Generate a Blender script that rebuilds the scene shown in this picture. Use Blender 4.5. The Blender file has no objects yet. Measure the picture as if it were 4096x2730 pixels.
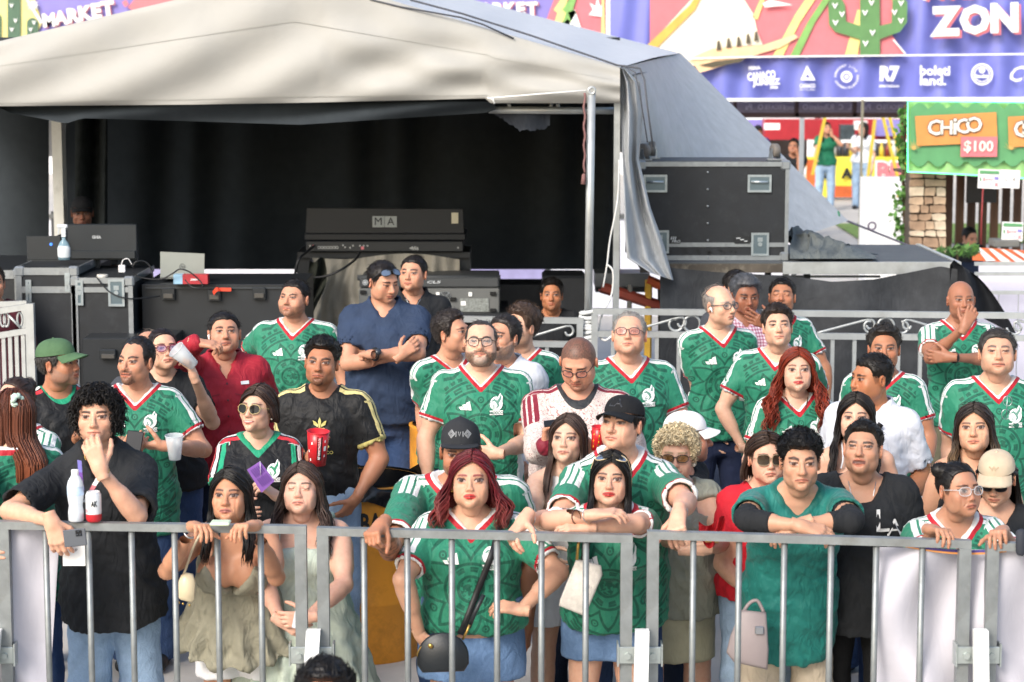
import bpy, math, random
import numpy as np
from mathutils import Vector, Matrix
from mathutils.bvhtree import BVHTree
rnd = random.Random(7)
R_ = math.radians
# ------------------------------------------------------------------ camera, sky, sun, exposure
scn = bpy.context.scene
CAMZ, FPX, HORIZ = 3.0, 8700.0, 250.0            # eye height, focal length and horizon in photo pixels
PITCH = math.atan((1365.0-HORIZ)/FPX)
cam = bpy.data.cameras.new('camera'); camo = bpy.data.objects.new('camera', cam)
scn.collection.objects.link(camo); scn.camera = camo
cam.sensor_width = 36.0; cam.lens = 36.0*FPX/4096.0
cam.clip_start = 0.3; cam.clip_end = 600
cam.dof.use_dof = True; cam.dof.focus_distance = 10.6; cam.dof.aperture_fstop = 4.0
camo.location = (0, 0, CAMZ); camo.rotation_euler = (R_(90)-PITCH, 0, 0)
SUN_EL, SUN_AZ = R_(36), R_(-146)                 # sun low behind the camera, to the left
w = bpy.data.worlds.new('World'); scn.world = w; w.use_nodes = True
_nt = w.node_tree; _bg = _nt.nodes['Background']
_sky = _nt.nodes.new('ShaderNodeTexSky'); _sky.sky_type = 'NISHITA'; _sky.sun_disc = False
_sky.sun_elevation = SUN_EL; _sky.sun_rotation = SUN_AZ; _sky.dust_density = 3.0; _sky.air_density = 1.2
_nt.links.new(_sky.outputs[0], _bg.inputs[0]); _bg.inputs[1].default_value = 0.15
sl = bpy.data.lights.new('sun', 'SUN'); sl.energy = 1.6; sl.angle = R_(20.0); sl.color = (1.0, 0.96, 0.91)
suno = bpy.data.objects.new('sun', sl); scn.collection.objects.link(suno)
_sd = Vector((math.sin(SUN_AZ)*math.cos(SUN_EL), math.cos(SUN_AZ)*math.cos(SUN_EL), math.sin(SUN_EL)))
suno.rotation_euler = _sd.to_track_quat('Z', 'Y').to_euler(); suno.location = (-10, -12, 12)
scn.view_settings.view_transform = 'Standard'; scn.view_settings.look = 'None'
scn.view_settings.exposure = 0.86; scn.view_settings.gamma = 1.0
scn.cycles.max_bounces = 6; scn.cycles.transparent_max_bounces = 8
scn.cycles.use_denoising = True

# ------------------------------------------------------------------ helpers
_cp, _spn = math.cos(PITCH), math.sin(PITCH)
def ray(px, py):
    x = (px-2048.0)/FPX; yd = (py-1365.0)/FPX
    v = np.array([x, _cp-yd*_spn, -_spn-yd*_cp])
    return v
CAM = np.array([0, 0, CAMZ])
def W(px, py, D):
    v = ray(px, py); return CAM+v*(D/v[1])
def lin(c):
    return c/12.92 if c <= 0.04045 else ((c+0.055)/1.055)**2.4
def hx(s, k=1.0):
    s = s.lstrip('#'); return tuple(min(1, lin(int(s[i:i+2], 16)/255.0)*k) for i in (0, 2, 4))
COL = scn.collection
class NT:
    def __init__(s, name):
        s.mat = bpy.data.materials.new(name); s.mat.use_nodes = True
        s.nt = s.mat.node_tree; s.b = s.nt.nodes['Principled BSDF']
    def n(s, t, **k):
        o = s.nt.nodes.new(t)
        for a, v in k.items(): setattr(o, a, v)
        return o
    def l(s, a, b): s.nt.links.new(a, b)
    def put(s, sock, v):
        if isinstance(v, (int, float)): sock.default_value = v
        elif isinstance(v, tuple): sock.default_value = v if len(v) == 4 or sock.type == 'VECTOR' else (*v, 1)
        else: s.l(v, sock)
    def m(s, op, *a):
        o = s.n('ShaderNodeMath', operation=op)
        for i, v in enumerate(a): s.put(o.inputs[i], v)
        return o.outputs[0]
    def mix(s, f, a, b):
        o = s.n('ShaderNodeMix', data_type='RGBA'); s.put(o.inputs[0], f); s.put(o.inputs[6], a); s.put(o.inputs[7], b)
        return o.outputs[2]
    def attr(s, name): return s.n('ShaderNodeAttribute', attribute_name=name).outputs
    def sep(s, v):
        o = s.n('ShaderNodeSeparateXYZ'); s.l(v, o.inputs[0]); return o.outputs
    def noise(s, scale, detail=3.0, rough=0.55, vec=None, st=None, dist=0.0):
        o = s.n('ShaderNodeTexNoise'); o.inputs['Scale'].default_value = scale
        o.inputs['Detail'].default_value = detail; o.inputs['Roughness'].default_value = rough
        o.inputs['Distortion'].default_value = dist
        if vec is None:
            tc = s.n('ShaderNodeTexCoord'); vec = tc.outputs['Object']
        if st:
            mp = s.n('ShaderNodeMapping'); mp.inputs['Scale'].default_value = st; s.l(vec, mp.inputs[0]); vec = mp.outputs[0]
        s.l(vec, o.inputs['Vector']); return o.outputs['Fac']
    def ramp(s, f, a, b):
        o = s.n('ShaderNodeMapRange'); s.put(o.inputs[0], f); o.inputs[1].default_value = a; o.inputs[2].default_value = b
        return o.outputs[0]
    def bump(s, h, strength=0.3, dist=0.01):
        o = s.n('ShaderNodeBump'); o.inputs['Strength'].default_value = strength; o.inputs['Distance'].default_value = dist
        s.l(h, o.inputs['Height']); s.l(o.outputs[0], s.b.inputs['Normal'])
    def base(s, v): s.put(s.b.inputs['Base Color'], v)
    def set(s, **k):
        for a, v in k.items(): s.put(s.b.inputs[a.replace('_', ' ')], v)
        return s
_mats = {}
def mat(name, col, rough=0.6, metal=0.0, var=0.12, vs=6.0, bs=0.0, bscale=60.0, bdist=0.004, spec=0.5, st=None, alpha=1.0, dirt=None):
    """plain painted / cloth / metal surface: base colour with noise variation, optional bump"""
    if name in _mats: return _mats[name]
    t = NT(name); c = hx(col) if isinstance(col, str) else col
    f = t.noise(vs, 4.0, st=st)
    lo = tuple(v*(1-var) for v in c); hi = tuple(min(1, v*(1+var)) for v in c)
    cc = t.mix(t.ramp(f, 0.3, 0.7), lo, hi)
    if dirt:
        g = t.noise(dirt[1], 6.0, 0.7); cc = t.mix(t.m('MULTIPLY', t.ramp(g, 0.52, 0.75), dirt[2]), cc, hx(dirt[0]))
    t.base(cc); t.set(Roughness=rough, Metallic=metal, Specular_IOR_Level=spec)
    if bs: t.bump(t.noise(bscale, 3.0, st=st), bs, bdist)
    if alpha < 1: t.set(Alpha=alpha)
    _mats[name] = t.mat; return t.mat

def link(o, parent=None, **props):
    COL.objects.link(o)
    if parent is not None: o.parent = parent
    for k, v in props.items():
        if v is not None: o[k] = v
    return o
def root(name, loc, label, cat, group=None):
    o = bpy.data.objects.new(name, None); o.location = tuple(loc); o.empty_display_size = 0.1
    return link(o, None, label=label, category=cat, group=group)
def npmesh(name, V, F, mats, smooth=True, attrs=None, fm=None):
    V = np.asarray(V, dtype=np.float32)
    me = bpy.data.meshes.new(name)
    if isinstance(F, np.ndarray):
        k = F.shape[1]; n = len(F)
        me.vertices.add(len(V)); me.vertices.foreach_set('co', V.ravel())
        me.loops.add(n*k); me.loops.foreach_set('vertex_index', F.astype(np.int32).ravel())
        me.polygons.add(n); me.polygons.foreach_set('loop_start', np.arange(0, n*k, k, dtype=np.int32))
        me.update(calc_edges=True)
    else:
        me.from_pydata(V.tolist(), [], [tuple(int(i) for i in f) for f in F]); me.update()
    for m_ in (mats if isinstance(mats, (list, tuple)) else [mats]): me.materials.append(m_)
    if smooth: me.polygons.foreach_set('use_smooth', np.ones(len(me.polygons), dtype=bool))
    if fm is not None: me.polygons.foreach_set('material_index', np.asarray(fm, dtype=np.int32))
    for an, av in (attrs or {}).items():
        av = np.asarray(av, dtype=np.float32)
        if av.shape[1] == 4:
            a = me.attributes.new(an, 'FLOAT_COLOR', 'POINT'); a.data.foreach_set('color', av.ravel())
        else:
            a = me.attributes.new(an, 'FLOAT_VECTOR', 'POINT'); a.data.foreach_set('vector', av.ravel())
    return me
def obj(name, V, F, m_, parent=None, smooth=False, attrs=None, fm=None, **props):
    """one mesh object from world-space vertices; origin at its base"""
    V = np.asarray(V, dtype=np.float64)
    lo, hi = V.min(0), V.max(0); loc = np.array([(lo[0]+hi[0])/2, (lo[1]+hi[1])/2, lo[2]])
    me = npmesh(name, V-loc, F, m_, smooth, attrs, fm)
    o = bpy.data.objects.new(name, me)
    if parent is not None:
        p = parent; off = np.zeros(3)
        while p is not None: off += np.array(p.location); p = p.parent
        o.location = tuple(loc-off)
    else: o.location = tuple(loc)
    return link(o, parent, **props)
class MB:
    """collects simple shapes into one mesh"""
    def __init__(s): s.V = []; s.F = []; s.fm = []; s.cur = 0
    def add(s, V, F, mi=None):
        b = len(s.V); s.V += [tuple(map(float, v)) for v in V]; s.F += [tuple(b+int(i) for i in f) for f in F]
        s.fm += [s.cur if mi is None else mi]*len(F); return s
    def box(s, lo, hi, mi=None, bev=0.0, M=None):
        x0, y0, z0 = lo; x1, y1, z1 = hi
        if bev <= 0:
            V = [(x0,y0,z0),(x1,y0,z0),(x1,y1,z0),(x0,y1,z0),(x0,y0,z1),(x1,y0,z1),(x1,y1,z1),(x0,y1,z1)]
            F = [(3,2,1,0),(4,5,6,7),(0,1,5,4),(1,2,6,5),(2,3,7,6),(3,0,4,7)]
        else:
            V = []; F = []; b = bev; L = (x0,y0,z0); H = (x1,y1,z1); idx = {}
            for c in range(8):
                s_ = [(c >> k) & 1 for k in range(3)]
                for ax in range(3):
                    p = [0,0,0]
                    for k in range(3):
                        p[k] = (H[k] if s_[k] else L[k]) if k == ax else ((H[k]-b) if s_[k] else (L[k]+b))
                    idx[(c,ax)] = len(V); V.append(tuple(p))
            def q(cs, ax): return [idx[(c,ax)] for c in cs]
            F += [q((0,2,6,4),0), q((1,5,7,3),0), q((0,4,5,1),1), q((2,3,7,6),1), q((0,1,3,2),2), q((4,6,7,5),2)]
            for c in range(8):
                for ax in range(3):
                    if not (c >> ax) & 1:
                        c2 = c | (1 << ax); o1, o2 = [k for k in range(3) if k != ax]
                        F.append((idx[(c,o1)], idx[(c2,o1)], idx[(c2,o2)], idx[(c,o2)]))
                F.append((idx[(c,0)], idx[(c,1)], idx[(c,2)]))
        if M is not None: V = [tuple(M @ Vector(v)) for v in V]
        return s.add(V, F, mi)
    def tube(s, pts, r, n=8, mi=None, closed=False, caps=True):
        P = [np.array(p, dtype=float) for p in pts]; m_ = len(P)
        rr = r if isinstance(r, (list, tuple, np.ndarray)) else [r]*m_
        V = []; F = []; ref = None
        for i in range(m_):
            a = P[(i-1) % m_] if (closed or i > 0) else P[i]; b = P[(i+1) % m_] if (closed or i < m_-1) else P[i]
            d = b-a; d = d/(np.linalg.norm(d)+1e-9)
            if ref is None:
                ref = np.array([0,0,1.0]) if abs(d[2]) < 0.9 else np.array([1.0,0,0])
            u = np.cross(d, ref); nu = np.linalg.norm(u)
            if nu < 1e-4: u = np.cross(d, np.array([0.3,0.9,0.1])); nu = np.linalg.norm(u)
            u = u/nu; v = np.cross(u, d); ref = v
            for k in range(n):
                t = 2*math.pi*(k+0.5)/n
                V.append(P[i]+rr[i]*(u*math.cos(t)+v*math.sin(t)))
        for i in range(m_ if closed else m_-1):
            j = (i+1) % m_
            for k in range(n): F.append((i*n+k, i*n+(k+1) % n, j*n+(k+1) % n, j*n+k))
        if caps and not closed:
            F.append(tuple(range(n-1, -1, -1))); F.append(tuple(range((m_-1)*n, m_*n)))
        return s.add(V, F, mi)
    def lathe(s, prof, c=(0,0,0), n=20, mi=None, sx=1.0, sy=1.0, caps=True):
        V = []; F = []; m_ = len(prof)
        for r, z in prof:
            for k in range(n):
                t = 2*math.pi*k/n; V.append((c[0]+r*sx*math.cos(t), c[1]+r*sy*math.sin(t), c[2]+z))
        for i in range(m_-1):
            for k in range(n): F.append((i*n+k, i*n+(k+1) % n, (i+1)*n+(k+1) % n, (i+1)*n+k))
        if caps: F.append(tuple(range(n-1, -1, -1))); F.append(tuple(range((m_-1)*n, m_*n)))
        return s.add(V, F, mi)
    def prism(s, poly, f, th, mi=None):
        """poly: 2-D points; f(u,v,d) -> world; extruded from d=0 to d=th"""
        n = len(poly); V = [f(u, v, 0) for u, v in poly]+[f(u, v, th) for u, v in poly]
        F = [tuple(range(n)), tuple(range(2*n-1, n-1, -1))]+[(i, i+n, (i+1) % n+n, (i+1) % n) for i in range(n)]
        return s.add(V, F, mi)
    def grid(s, fn, nu, nv, mi=None):
        V = [fn(i/nu, j/nv) for j in range(nv+1) for i in range(nu+1)]
        F = [(j*(nu+1)+i, j*(nu+1)+i+1, (j+1)*(nu+1)+i+1, (j+1)*(nu+1)+i) for j in range(nv) for i in range(nu)]
        return s.add(V, F, mi)
    def build(s, name, mats, parent=None, smooth=False, **props):
        return obj(name, s.V, s.F, mats, parent, smooth, fm=s.fm if isinstance(mats, (list, tuple)) else None, **props)
def bez(pts, n=8):
    """Catmull-Rom through points"""
    P = [np.array(p, dtype=float) for p in pts]; out = []
    for i in range(len(P)-1):
        a = P[max(i-1, 0)]; b = P[i]; c = P[i+1]; d = P[min(i+2, len(P)-1)]
        for k in range(n):
            t = k/n; out.append(0.5*((2*b)+(c-a)*t+(2*a-5*b+4*c-d)*t*t+(3*b-a-3*c+d)*t**3))
    out.append(P[-1]); return out
_gl = {}
def glyphs(text, bold=0.0, shear=0.0, spacing=1.0, res=2, align='CENTER'):
    """flat triangulated lettering, cap height about 0.7"""
    key = (text, bold, shear, spacing, res, align)
    if key not in _gl:
        cu = bpy.data.curves.new('lettering', 'FONT'); cu.body = text; cu.size = 1.0; cu.offset = bold; cu.shear = shear
        cu.space_character = spacing; cu.resolution_u = res; cu.align_x = align; cu.align_y = 'CENTER'; cu.space_line = 0.85
        ob = bpy.data.objects.new('lettering', cu); me = ob.to_mesh()
        V = np.array([v.co[:2] for v in me.vertices]); F = [tuple(p.vertices) for p in me.polygons]
        ob.to_mesh_clear(); bpy.data.objects.remove(ob); bpy.data.curves.remove(cu)
        _gl[key] = (V, F)
    return _gl[key]
def put_text(mb, text, c, size, right, up, off=0.004, mi=None, width=None, **k):
    """lettering in the plane spanned by right/up around point c"""
    V, F = glyphs(text, **k); r = np.array(right, float); u = np.array(up, float); n = np.cross(r, u)
    n = n/np.linalg.norm(n); c = np.array(c, float)
    sx = size
    if width: sx = width/(V[:,0].max()-V[:,0].min())
    mb.add([c+r*v[0]*sx+u*v[1]*size+n*off for v in V], F, mi)
def nz(P, f, seed=0.0):
    """cheap smooth noise in [-1,1] from nested sines"""
    x, y, z = P[...,0]*f, P[...,1]*f, P[...,2]*f
    a = np.sin(1.0*x+1.7*np.sin(0.8*y+seed)+seed*1.3)+np.sin(1.1*y+1.5*np.sin(0.9*z+seed*0.7)+2.0)+np.sin(0.9*z+1.6*np.sin(1.05*x+seed*2.1)+4.0)
    b = np.sin(2.3*x+1.9*z+seed)*np.sin(2.1*y-1.7*x+seed*0.6)
    return (a/3.0*0.7+b*0.3)
# ------------------------------------------------------------------ implicit surfaces -> meshes
class SDF:
    def __init__(s, lo, hi, h):
        s.h = h; s.lo = np.array(lo, float)-2.5*h; n = np.ceil((np.array(hi, float)+2.5*h-s.lo)/h).astype(int)+1
        s.n = n; s.ax = [(s.lo[i]+h*np.arange(n[i])).astype(np.float32) for i in range(3)]
        s.F = np.full(tuple(n), 1.0, np.float32)
    def loc(s, lo, hi, pad):
        sl_ = []
        for i in range(3):
            a = int(max(0, math.floor((lo[i]-pad-s.lo[i])/s.h))); b = int(min(s.n[i], math.ceil((hi[i]+pad-s.lo[i])/s.h)+1))
            if b-a < 1: return None, None
            sl_.append(slice(a, b))
        X = s.ax[0][sl_[0]][:,None,None]; Y = s.ax[1][sl_[1]][None,:,None]; Z = s.ax[2][sl_[2]][None,None,:]
        return tuple(sl_), (X, Y, Z)
    def _un(s, sl_, d, k):
        a = s.F[sl_]
        if k > 0:
            hh = np.maximum(k-np.abs(a-d), 0)/k; s.F[sl_] = np.minimum(a, d)-hh*hh*k*0.25
        else: s.F[sl_] = np.minimum(a, d)
    def _sub(s, sl_, d, k):
        a = s.F[sl_]; d = -d
        if k > 0:
            hh = np.maximum(k-np.abs(a-d), 0)/k; s.F[sl_] = np.maximum(a, d)+hh*hh*k*0.25
        else: s.F[sl_] = np.maximum(a, d)
    def cone(s, a, b, ra, rb, k=0.0, sub=False):
        a = np.asarray(a, np.float32); b = np.asarray(b, np.float32); r = max(ra, rb)
        sl_, g = s.loc(np.minimum(a, b)-r, np.maximum(a, b)+r, k+2*s.h)
        if sl_ is None: return
        X, Y, Z = g; ba = b-a; L2 = float(ba@ba)+1e-9
        px, py, pz = X-a[0], Y-a[1], Z-a[2]
        t = np.clip((px*ba[0]+py*ba[1]+pz*ba[2])/L2, 0, 1)
        d = np.sqrt((px-t*ba[0])**2+(py-t*ba[1])**2+(pz-t*ba[2])**2)-(ra+(rb-ra)*t)
        (s._sub if sub else s._un)(sl_, d, k)
    def ell(s, c, r, k=0.0, sub=False, rot=None):
        c = np.asarray(c, np.float32); r = np.asarray(r, np.float32); m = float(r.max()) if rot is not None else r
        sl_, g = s.loc(c-m, c+m, k+2*s.h)
        if sl_ is None: return
        X, Y, Z = g; px, py, pz = X-c[0], Y-c[1], Z-c[2]
        if rot is not None:
            q = np.asarray(rot, np.float32)
            px, py, pz = (px*q[0,0]+py*q[1,0]+pz*q[2,0]), (px*q[0,1]+py*q[1,1]+pz*q[2,1]), (px*q[0,2]+py*q[1,2]+pz*q[2,2])
        k0 = np.sqrt((px/r[0])**2+(py/r[1])**2+(pz/r[2])**2); k1 = np.sqrt((px/r[0]**2)**2+(py/r[1]**2)**2+(pz/r[2]**2)**2)+1e-6
        (s._sub if sub else s._un)(sl_, k0*(k0-1)/k1, k)
    def gen(s, zs, ax, ay, cy, k=0.0, cx=None, ex=2.4, e=0.0):
        """generalised cylinder along z with superelliptic sections"""
        zs = np.asarray(zs, float); m = max(max(ax), max(ay))+e+0.05
        lo = (-m, -m, zs[0]); hi = (m, m, zs[-1])
        sl_, g = s.loc(lo, hi, k+2*s.h)
        if sl_ is None: return
        X, Y, Z = g; zz = Z.ravel()
        A = (np.interp(zz, zs, ax)+e).astype(np.float32)[None,None,:]; B = (np.interp(zz, zs, ay)+e).astype(np.float32)[None,None,:]
        C = np.interp(zz, zs, cy).astype(np.float32)[None,None,:]
        CX = 0 if cx is None else np.interp(zz, zs, cx).astype(np.float32)[None,None,:]
        q = ((np.abs(X-CX)/A)**ex+(np.abs(Y-C)/B)**ex)**(1.0/ex)
        d = (q-1)*np.minimum(A, B)
        dz = np.maximum(zs[0]-Z, Z-zs[-1])
        s._un(sl_, np.maximum(d, dz).astype(np.float32), k)
    def cut(s, fn, k=0.0):
        """keep where fn(X,Y,Z) < 0"""
        X = s.ax[0][:,None,None]; Y = s.ax[1][None,:,None]; Z = s.ax[2][None,None,:]
        d = fn(X, Y, Z)
        if k > 0:
            hh = np.maximum(k-np.abs(s.F-d), 0)/k; s.F = (np.maximum(s.F, d)+hh*hh*k*0.25).astype(np.float32)
        else: s.F = np.maximum(s.F, d).astype(np.float32)
    def mesh(s):
        F = s.F; S = F < 0
        c = S[:-1,:-1,:-1].astype(np.int8)
        cnt = c.copy()
        for dx in (0, 1):
            for dy in (0, 1):
                for dz in (0, 1):
                    if dx+dy+dz: cnt += S[dx:S.shape[0]-1+dx, dy:S.shape[1]-1+dy, dz:S.shape[2]-1+dz]
        act = (cnt > 0) & (cnt < 8)
        I = np.argwhere(act)
        if len(I) == 0: return np.zeros((0,3)), np.zeros((0,4), int)
        idx = np.full(act.shape, -1, np.int32); idx[act] = np.arange(len(I))
        cor = [(0,0,0),(1,0,0),(0,1,0),(1,1,0),(0,0,1),(1,0,1),(0,1,1),(1,1,1)]
        vals = np.stack([F[I[:,0]+a, I[:,1]+b, I[:,2]+c_] for a, b, c_ in cor], 1)
        acc = np.zeros((len(I), 3), np.float32); num = np.zeros(len(I), np.float32)
        for i, j in ((0,1),(2,3),(4,5),(6,7),(0,2),(1,3),(4,6),(5,7),(0,4),(1,5),(2,6),(3,7)):
            a, b = vals[:,i], vals[:,j]; m = (a < 0) != (b < 0)
            t = np.where(m, a/np.where(m, a-b, 1), 0)
            ci = np.array(cor[i], np.float32); cj = np.array(cor[j], np.float32)
            acc += np.where(m[:,None], ci+t[:,None]*(cj-ci), 0); num += m
        V = (I+acc/num[:,None])*s.h+s.lo
        Q = []
        for axis in range(3):
            o = [a for a in range(3) if a != axis]
            A = np.moveaxis(S, [axis, o[0], o[1]], [0,1,2]); ID = np.moveaxis(idx, [axis, o[0], o[1]], [0,1,2])
            ch = A[:-1,1:-1,1:-1] != A[1:,1:-1,1:-1]
            E = np.argwhere(ch)
            if len(E) == 0: continue
            i, j, k = E[:,0], E[:,1]+1, E[:,2]+1
            q = np.stack([ID[i,j-1,k-1], ID[i,j,k-1], ID[i,j,k], ID[i,j-1,k]], 1)
            ins = A[i,j,k]
            flip = ins if axis != 1 else ~ins
            q[~flip] = q[~flip][:, ::-1]
            Q.append(q)
        Q = np.concatenate(Q); Q = Q[(Q >= 0).all(1)]
        return V, Q
def vnorm(V, Q):
    n = np.cross(V[Q[:,2]]-V[Q[:,0]], V[Q[:,3]]-V[Q[:,1]])
    N = np.zeros_like(V)
    for k in range(4): np.add.at(N, Q[:,k], n)
    return N/(np.linalg.norm(N, axis=1, keepdims=True)+1e-12)
def ss(a, b, x):
    t = np.clip((x-a)/(b-a), 0, 1); return t*t*(3-2*t)
def nrm(v):
    v = np.asarray(v, float); return v/(np.linalg.norm(v)+1e-12)
def rotm(yaw=0, pitch=0, roll=0):
    """columns = right, back, up of a thing facing -Y; yaw>0 turns the face to picture right, pitch>0 looks down, roll>0 tips head to picture right"""
    M = Matrix.Rotation(R_(yaw), 3, 'Z') @ Matrix.Rotation(R_(pitch), 3, 'X') @ Matrix.Rotation(R_(roll), 3, 'Y')
    return np.array(M)

# ------------------------------------------------------------------ shared materials for people
def _skinmat():
    t = NT('skin'); a = t.attr('col')
    n1 = t.noise(55.0, 3.0); c = t.mix(t.m('MULTIPLY', t.ramp(n1, 0.4, 0.7), 0.16), a[0], (0.42, 0.13, 0.08))
    t.base(c); t.set(Roughness=t.m('ADD', 0.40, t.m('MULTIPLY', t.noise(30.0, 2.0), 0.22)), Specular_IOR_Level=0.42)
    t.set(Subsurface_Weight=0.12, Subsurface_Scale=0.012)
    t.b.inputs['Subsurface Radius'].default_value = (1.0, 0.35, 0.2)
    t.bump(t.noise(260.0, 2.0), 0.12, 0.002)
    return t.mat
SKIN = _skinmat()
def _hairmat():
    t = NT('hair'); a = t.attr('col'); n = t.noise(180.0, 2.0, st=(1, 1, 0.12))
    c = t.mix(t.m('MULTIPLY', t.ramp(n, 0.3, 0.75), 0.35), a[0], (0.0, 0.0, 0.0))
    t.base(c); t.set(Roughness=0.50, Specular_IOR_Level=0.35); t.bump(n, 0.25, 0.003); return t.mat
HAIR = _hairmat()
def clothmat(name, col, rough=0.8, var=0.14, fold=0.35, grain=0.15, spec=0.3, sheen=0.0):
    if name in _mats: return _mats[name]
    t = NT(name); c = hx(col) if isinstance(col, str) else col
    n = t.noise(9.0, 4.0); cc = t.mix(t.ramp(n, 0.3, 0.7), tuple(v*(1-var) for v in c), tuple(min(1, v*(1+var)) for v in c))
    t.base(cc); t.set(Roughness=rough, Specular_IOR_Level=spec, Sheen_Weight=sheen)
    f = t.noise(15.0, 2.0, st=(1.0, 1.0, 0.45), dist=1.2); g = t.noise(500.0, 1.0)
    t.bump(t.m('ADD', t.m('MULTIPLY', f, 1.0), t.m('MULTIPLY', g, 0.02*grain)), fold, 0.03)
    _mats[name] = t.mat; return t.mat
def denim(name, col, worn=0.35):
    if name in _mats: return _mats[name]
    t = NT(name); c = hx(col); n = t.noise(6.0, 5.0, 0.6); f = t.noise(900.0, 1.0, st=(1, 1, 0.2))
    cc = t.mix(t.m('MULTIPLY', t.ramp(n, 0.42, 0.72), worn), c, tuple(min(1, v*1.9+0.05) for v in c))
    cc = t.mix(t.m('MULTIPLY', t.ramp(f, 0.4, 0.6), 0.18), cc, tuple(v*0.5 for v in c))
    t.base(cc); t.set(Roughness=0.85, Specular_IOR_Level=0.2)
    g = t.noise(18.0, 3.0, st=(1, 1, 0.7), dist=1.6); t.bump(g, 0.4, 0.025)
    _mats[name] = t.mat; return t.mat
def jersey(name, base, dark, stripes, collar, cuff, pat=1.0, patscale=1.0, swirl=False, stripe_alt=None):
    """football shirt: calendar-stone pattern on the front, three shoulder stripes, two-tone collar and cuffs"""
    if name in _mats: return _mats[name]
    t = NT(name); m = t.m
    X, Y, Z = t.sep(t.attr('tc')[1]); v, u, arm = t.sep(t.attr('sl')[1]); ec, ek, eh = t.sep(t.attr('ed')[1])
    base, dark = hx(base), hx(dark)
    def band(val, c, w_): return m('LESS_THAN', m('ABSOLUTE', m('SUBTRACT', val, c)), w_)
    def either(*a):
        o = a[0]
        for b in a[1:]: o = m('MAXIMUM', o, b)
        return o
    n = t.noise(7.0, 3.0); col = t.mix(t.ramp(n, 0.3, 0.7), tuple(k*0.93 for k in base), tuple(min(1, k*1.06) for k in base))
    if pat > 0 and not swirl:
        r = m('SQRT', m('ADD', m('MULTIPLY', X, X), m('MULTIPLY', Z, Z))); a = m('ARCTAN2', X, Z)
        r = m('DIVIDE', r, patscale)
        def dash(c, w_, k, duty=0.0, ph=0.0): return m('MULTIPLY', band(r, c, w_), m('GREATER_THAN', m('SINE', m('ADD', m('MULTIPLY', a, k), ph)), duty))
        tri = m('PINGPONG', m('ADD', m('MULTIPLY', a, 9/6.28318), 10.0), 0.5)
        zig = band(r, m('ADD', 0.118, m('MULTIPLY', tri, 0.15)), 0.0095)
        zig2 = m('MULTIPLY', band(r, m('ADD', 0.30, m('MULTIPLY', m('PINGPONG', m('ADD', m('MULTIPLY', a, 13/6.28318), 10.0), 0.5), 0.06)), 0.008), 1.0)
        fr = m('SUBTRACT', m('FRACT', m('ADD', m('MULTIPLY', a, 9/6.28318), 10.5)), 0.5)
        sx = m('MULTIPLY', fr, 0.115); dr = m('SUBTRACT', r, 0.172)
        q = m('SQRT', m('ADD', m('MULTIPLY', sx, sx), m('MULTIPLY', dr, dr)))
        dots = either(band(q, 0.0125, 0.0035), m('LESS_THAN', q, 0.004))
        emb = m('MULTIPLY', m('LESS_THAN', r, 0.042), m('GREATER_THAN', t.noise(48.0, 2.0), 0.5))
        P = either(band(r, 0.050, 0.006), band(r, 0.102, 0.006), dash(0.076, 0.0055, 9, -0.2), dash(0.087, 0.0045, 9, -0.2), zig, dots, emb,
                   band(r, 0.213, 0.0055), dash(0.230, 0.0045, 22, -0.1), dash(0.243, 0.0045, 22, -0.1), dash(0.2365, 0.011, 22, 0.93, 1.9), band(r, 0.260, 0.0055),
                   dash(0.278, 0.008, 44, -0.3), zig2, band(r, 0.345, 0.006), dash(0.365, 0.010, 40, 0.0), band(r, 0.385, 0.006), dash(0.41, 0.012, 30, 0.0))
        hatch = m('ADD', 0.72, m('MULTIPLY', m('GREATER_THAN', m('SINE', m('MULTIPLY', m('ADD', X, Z), 900.0)), 0.0), 0.28))
        front = m('MULTIPLY', m('LESS_THAN', m('ABSOLUTE', X), 0.19), m('LESS_THAN', arm, 0.02))
        edge = m('GREATER_THAN', ec, 0.03)
        col = t.mix(m('MULTIPLY', m('MULTIPLY', m('MULTIPLY', P, front), m('MULTIPLY', hatch, edge)), pat), col, dark)
    if swirl:
        w1 = t.noise(11.0, 2.0, dist=2.2); w2 = m('ABSOLUTE', m('SUBTRACT', m('FRACT', m('MULTIPLY', w1, 9.0)), 0.5))
        col = t.mix(m('MULTIPLY', m('LESS_THAN', w2, 0.10), 0.8), col, dark)
    un = m('MULTIPLY', m('LESS_THAN', u, 0.305), m('GREATER_THAN', u, 0.012))
    for k, sc in zip((-0.031, 0.0, 0.031), stripes):
        col = t.mix(m('MULTIPLY', band(v, k, 0.0105), un), col, hx(sc))
    for val, lst in ((ec, collar), (ek, cuff)):
        for wdt, cc in lst: col = t.mix(m('LESS_THAN', val, wdt), col, hx(cc))
    t.base(col); t.set(Roughness=0.62, Specular_IOR_Level=0.3, Sheen_Weight=0.08)
    f = t.noise(16.0, 2.0, st=(1.0, 1.0, 0.5), dist=1.3); t.bump(f, 0.5, 0.03)
    _mats[name] = t.mat; return t.mat
WHT, RED = '#dcdcda', '#a81b2a'
J_GREEN = lambda: jersey('green_football_shirt', '#287a5f', '#134c3c', (WHT,)*3, ((0.021, RED), (0.006, WHT)), ((0.023, RED), (0.009, WHT)))
J_BLACKT = lambda: jersey('black_football_shirt', '#15171a', '#0c0d0f', ('#c8323c', WHT, '#1f9a72'), ((0.016, '#1f8f6b'),), ((0.012, '#1f8f6b'),), pat=0.0)
J_GOLD = lambda: jersey('black_gold_shirt', '#131416', '#0c0d0f', ('#cdbf83',)*3, ((0.012, '#131416'),), ((0.022, '#b9ad6a'),), pat=0.0)
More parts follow.
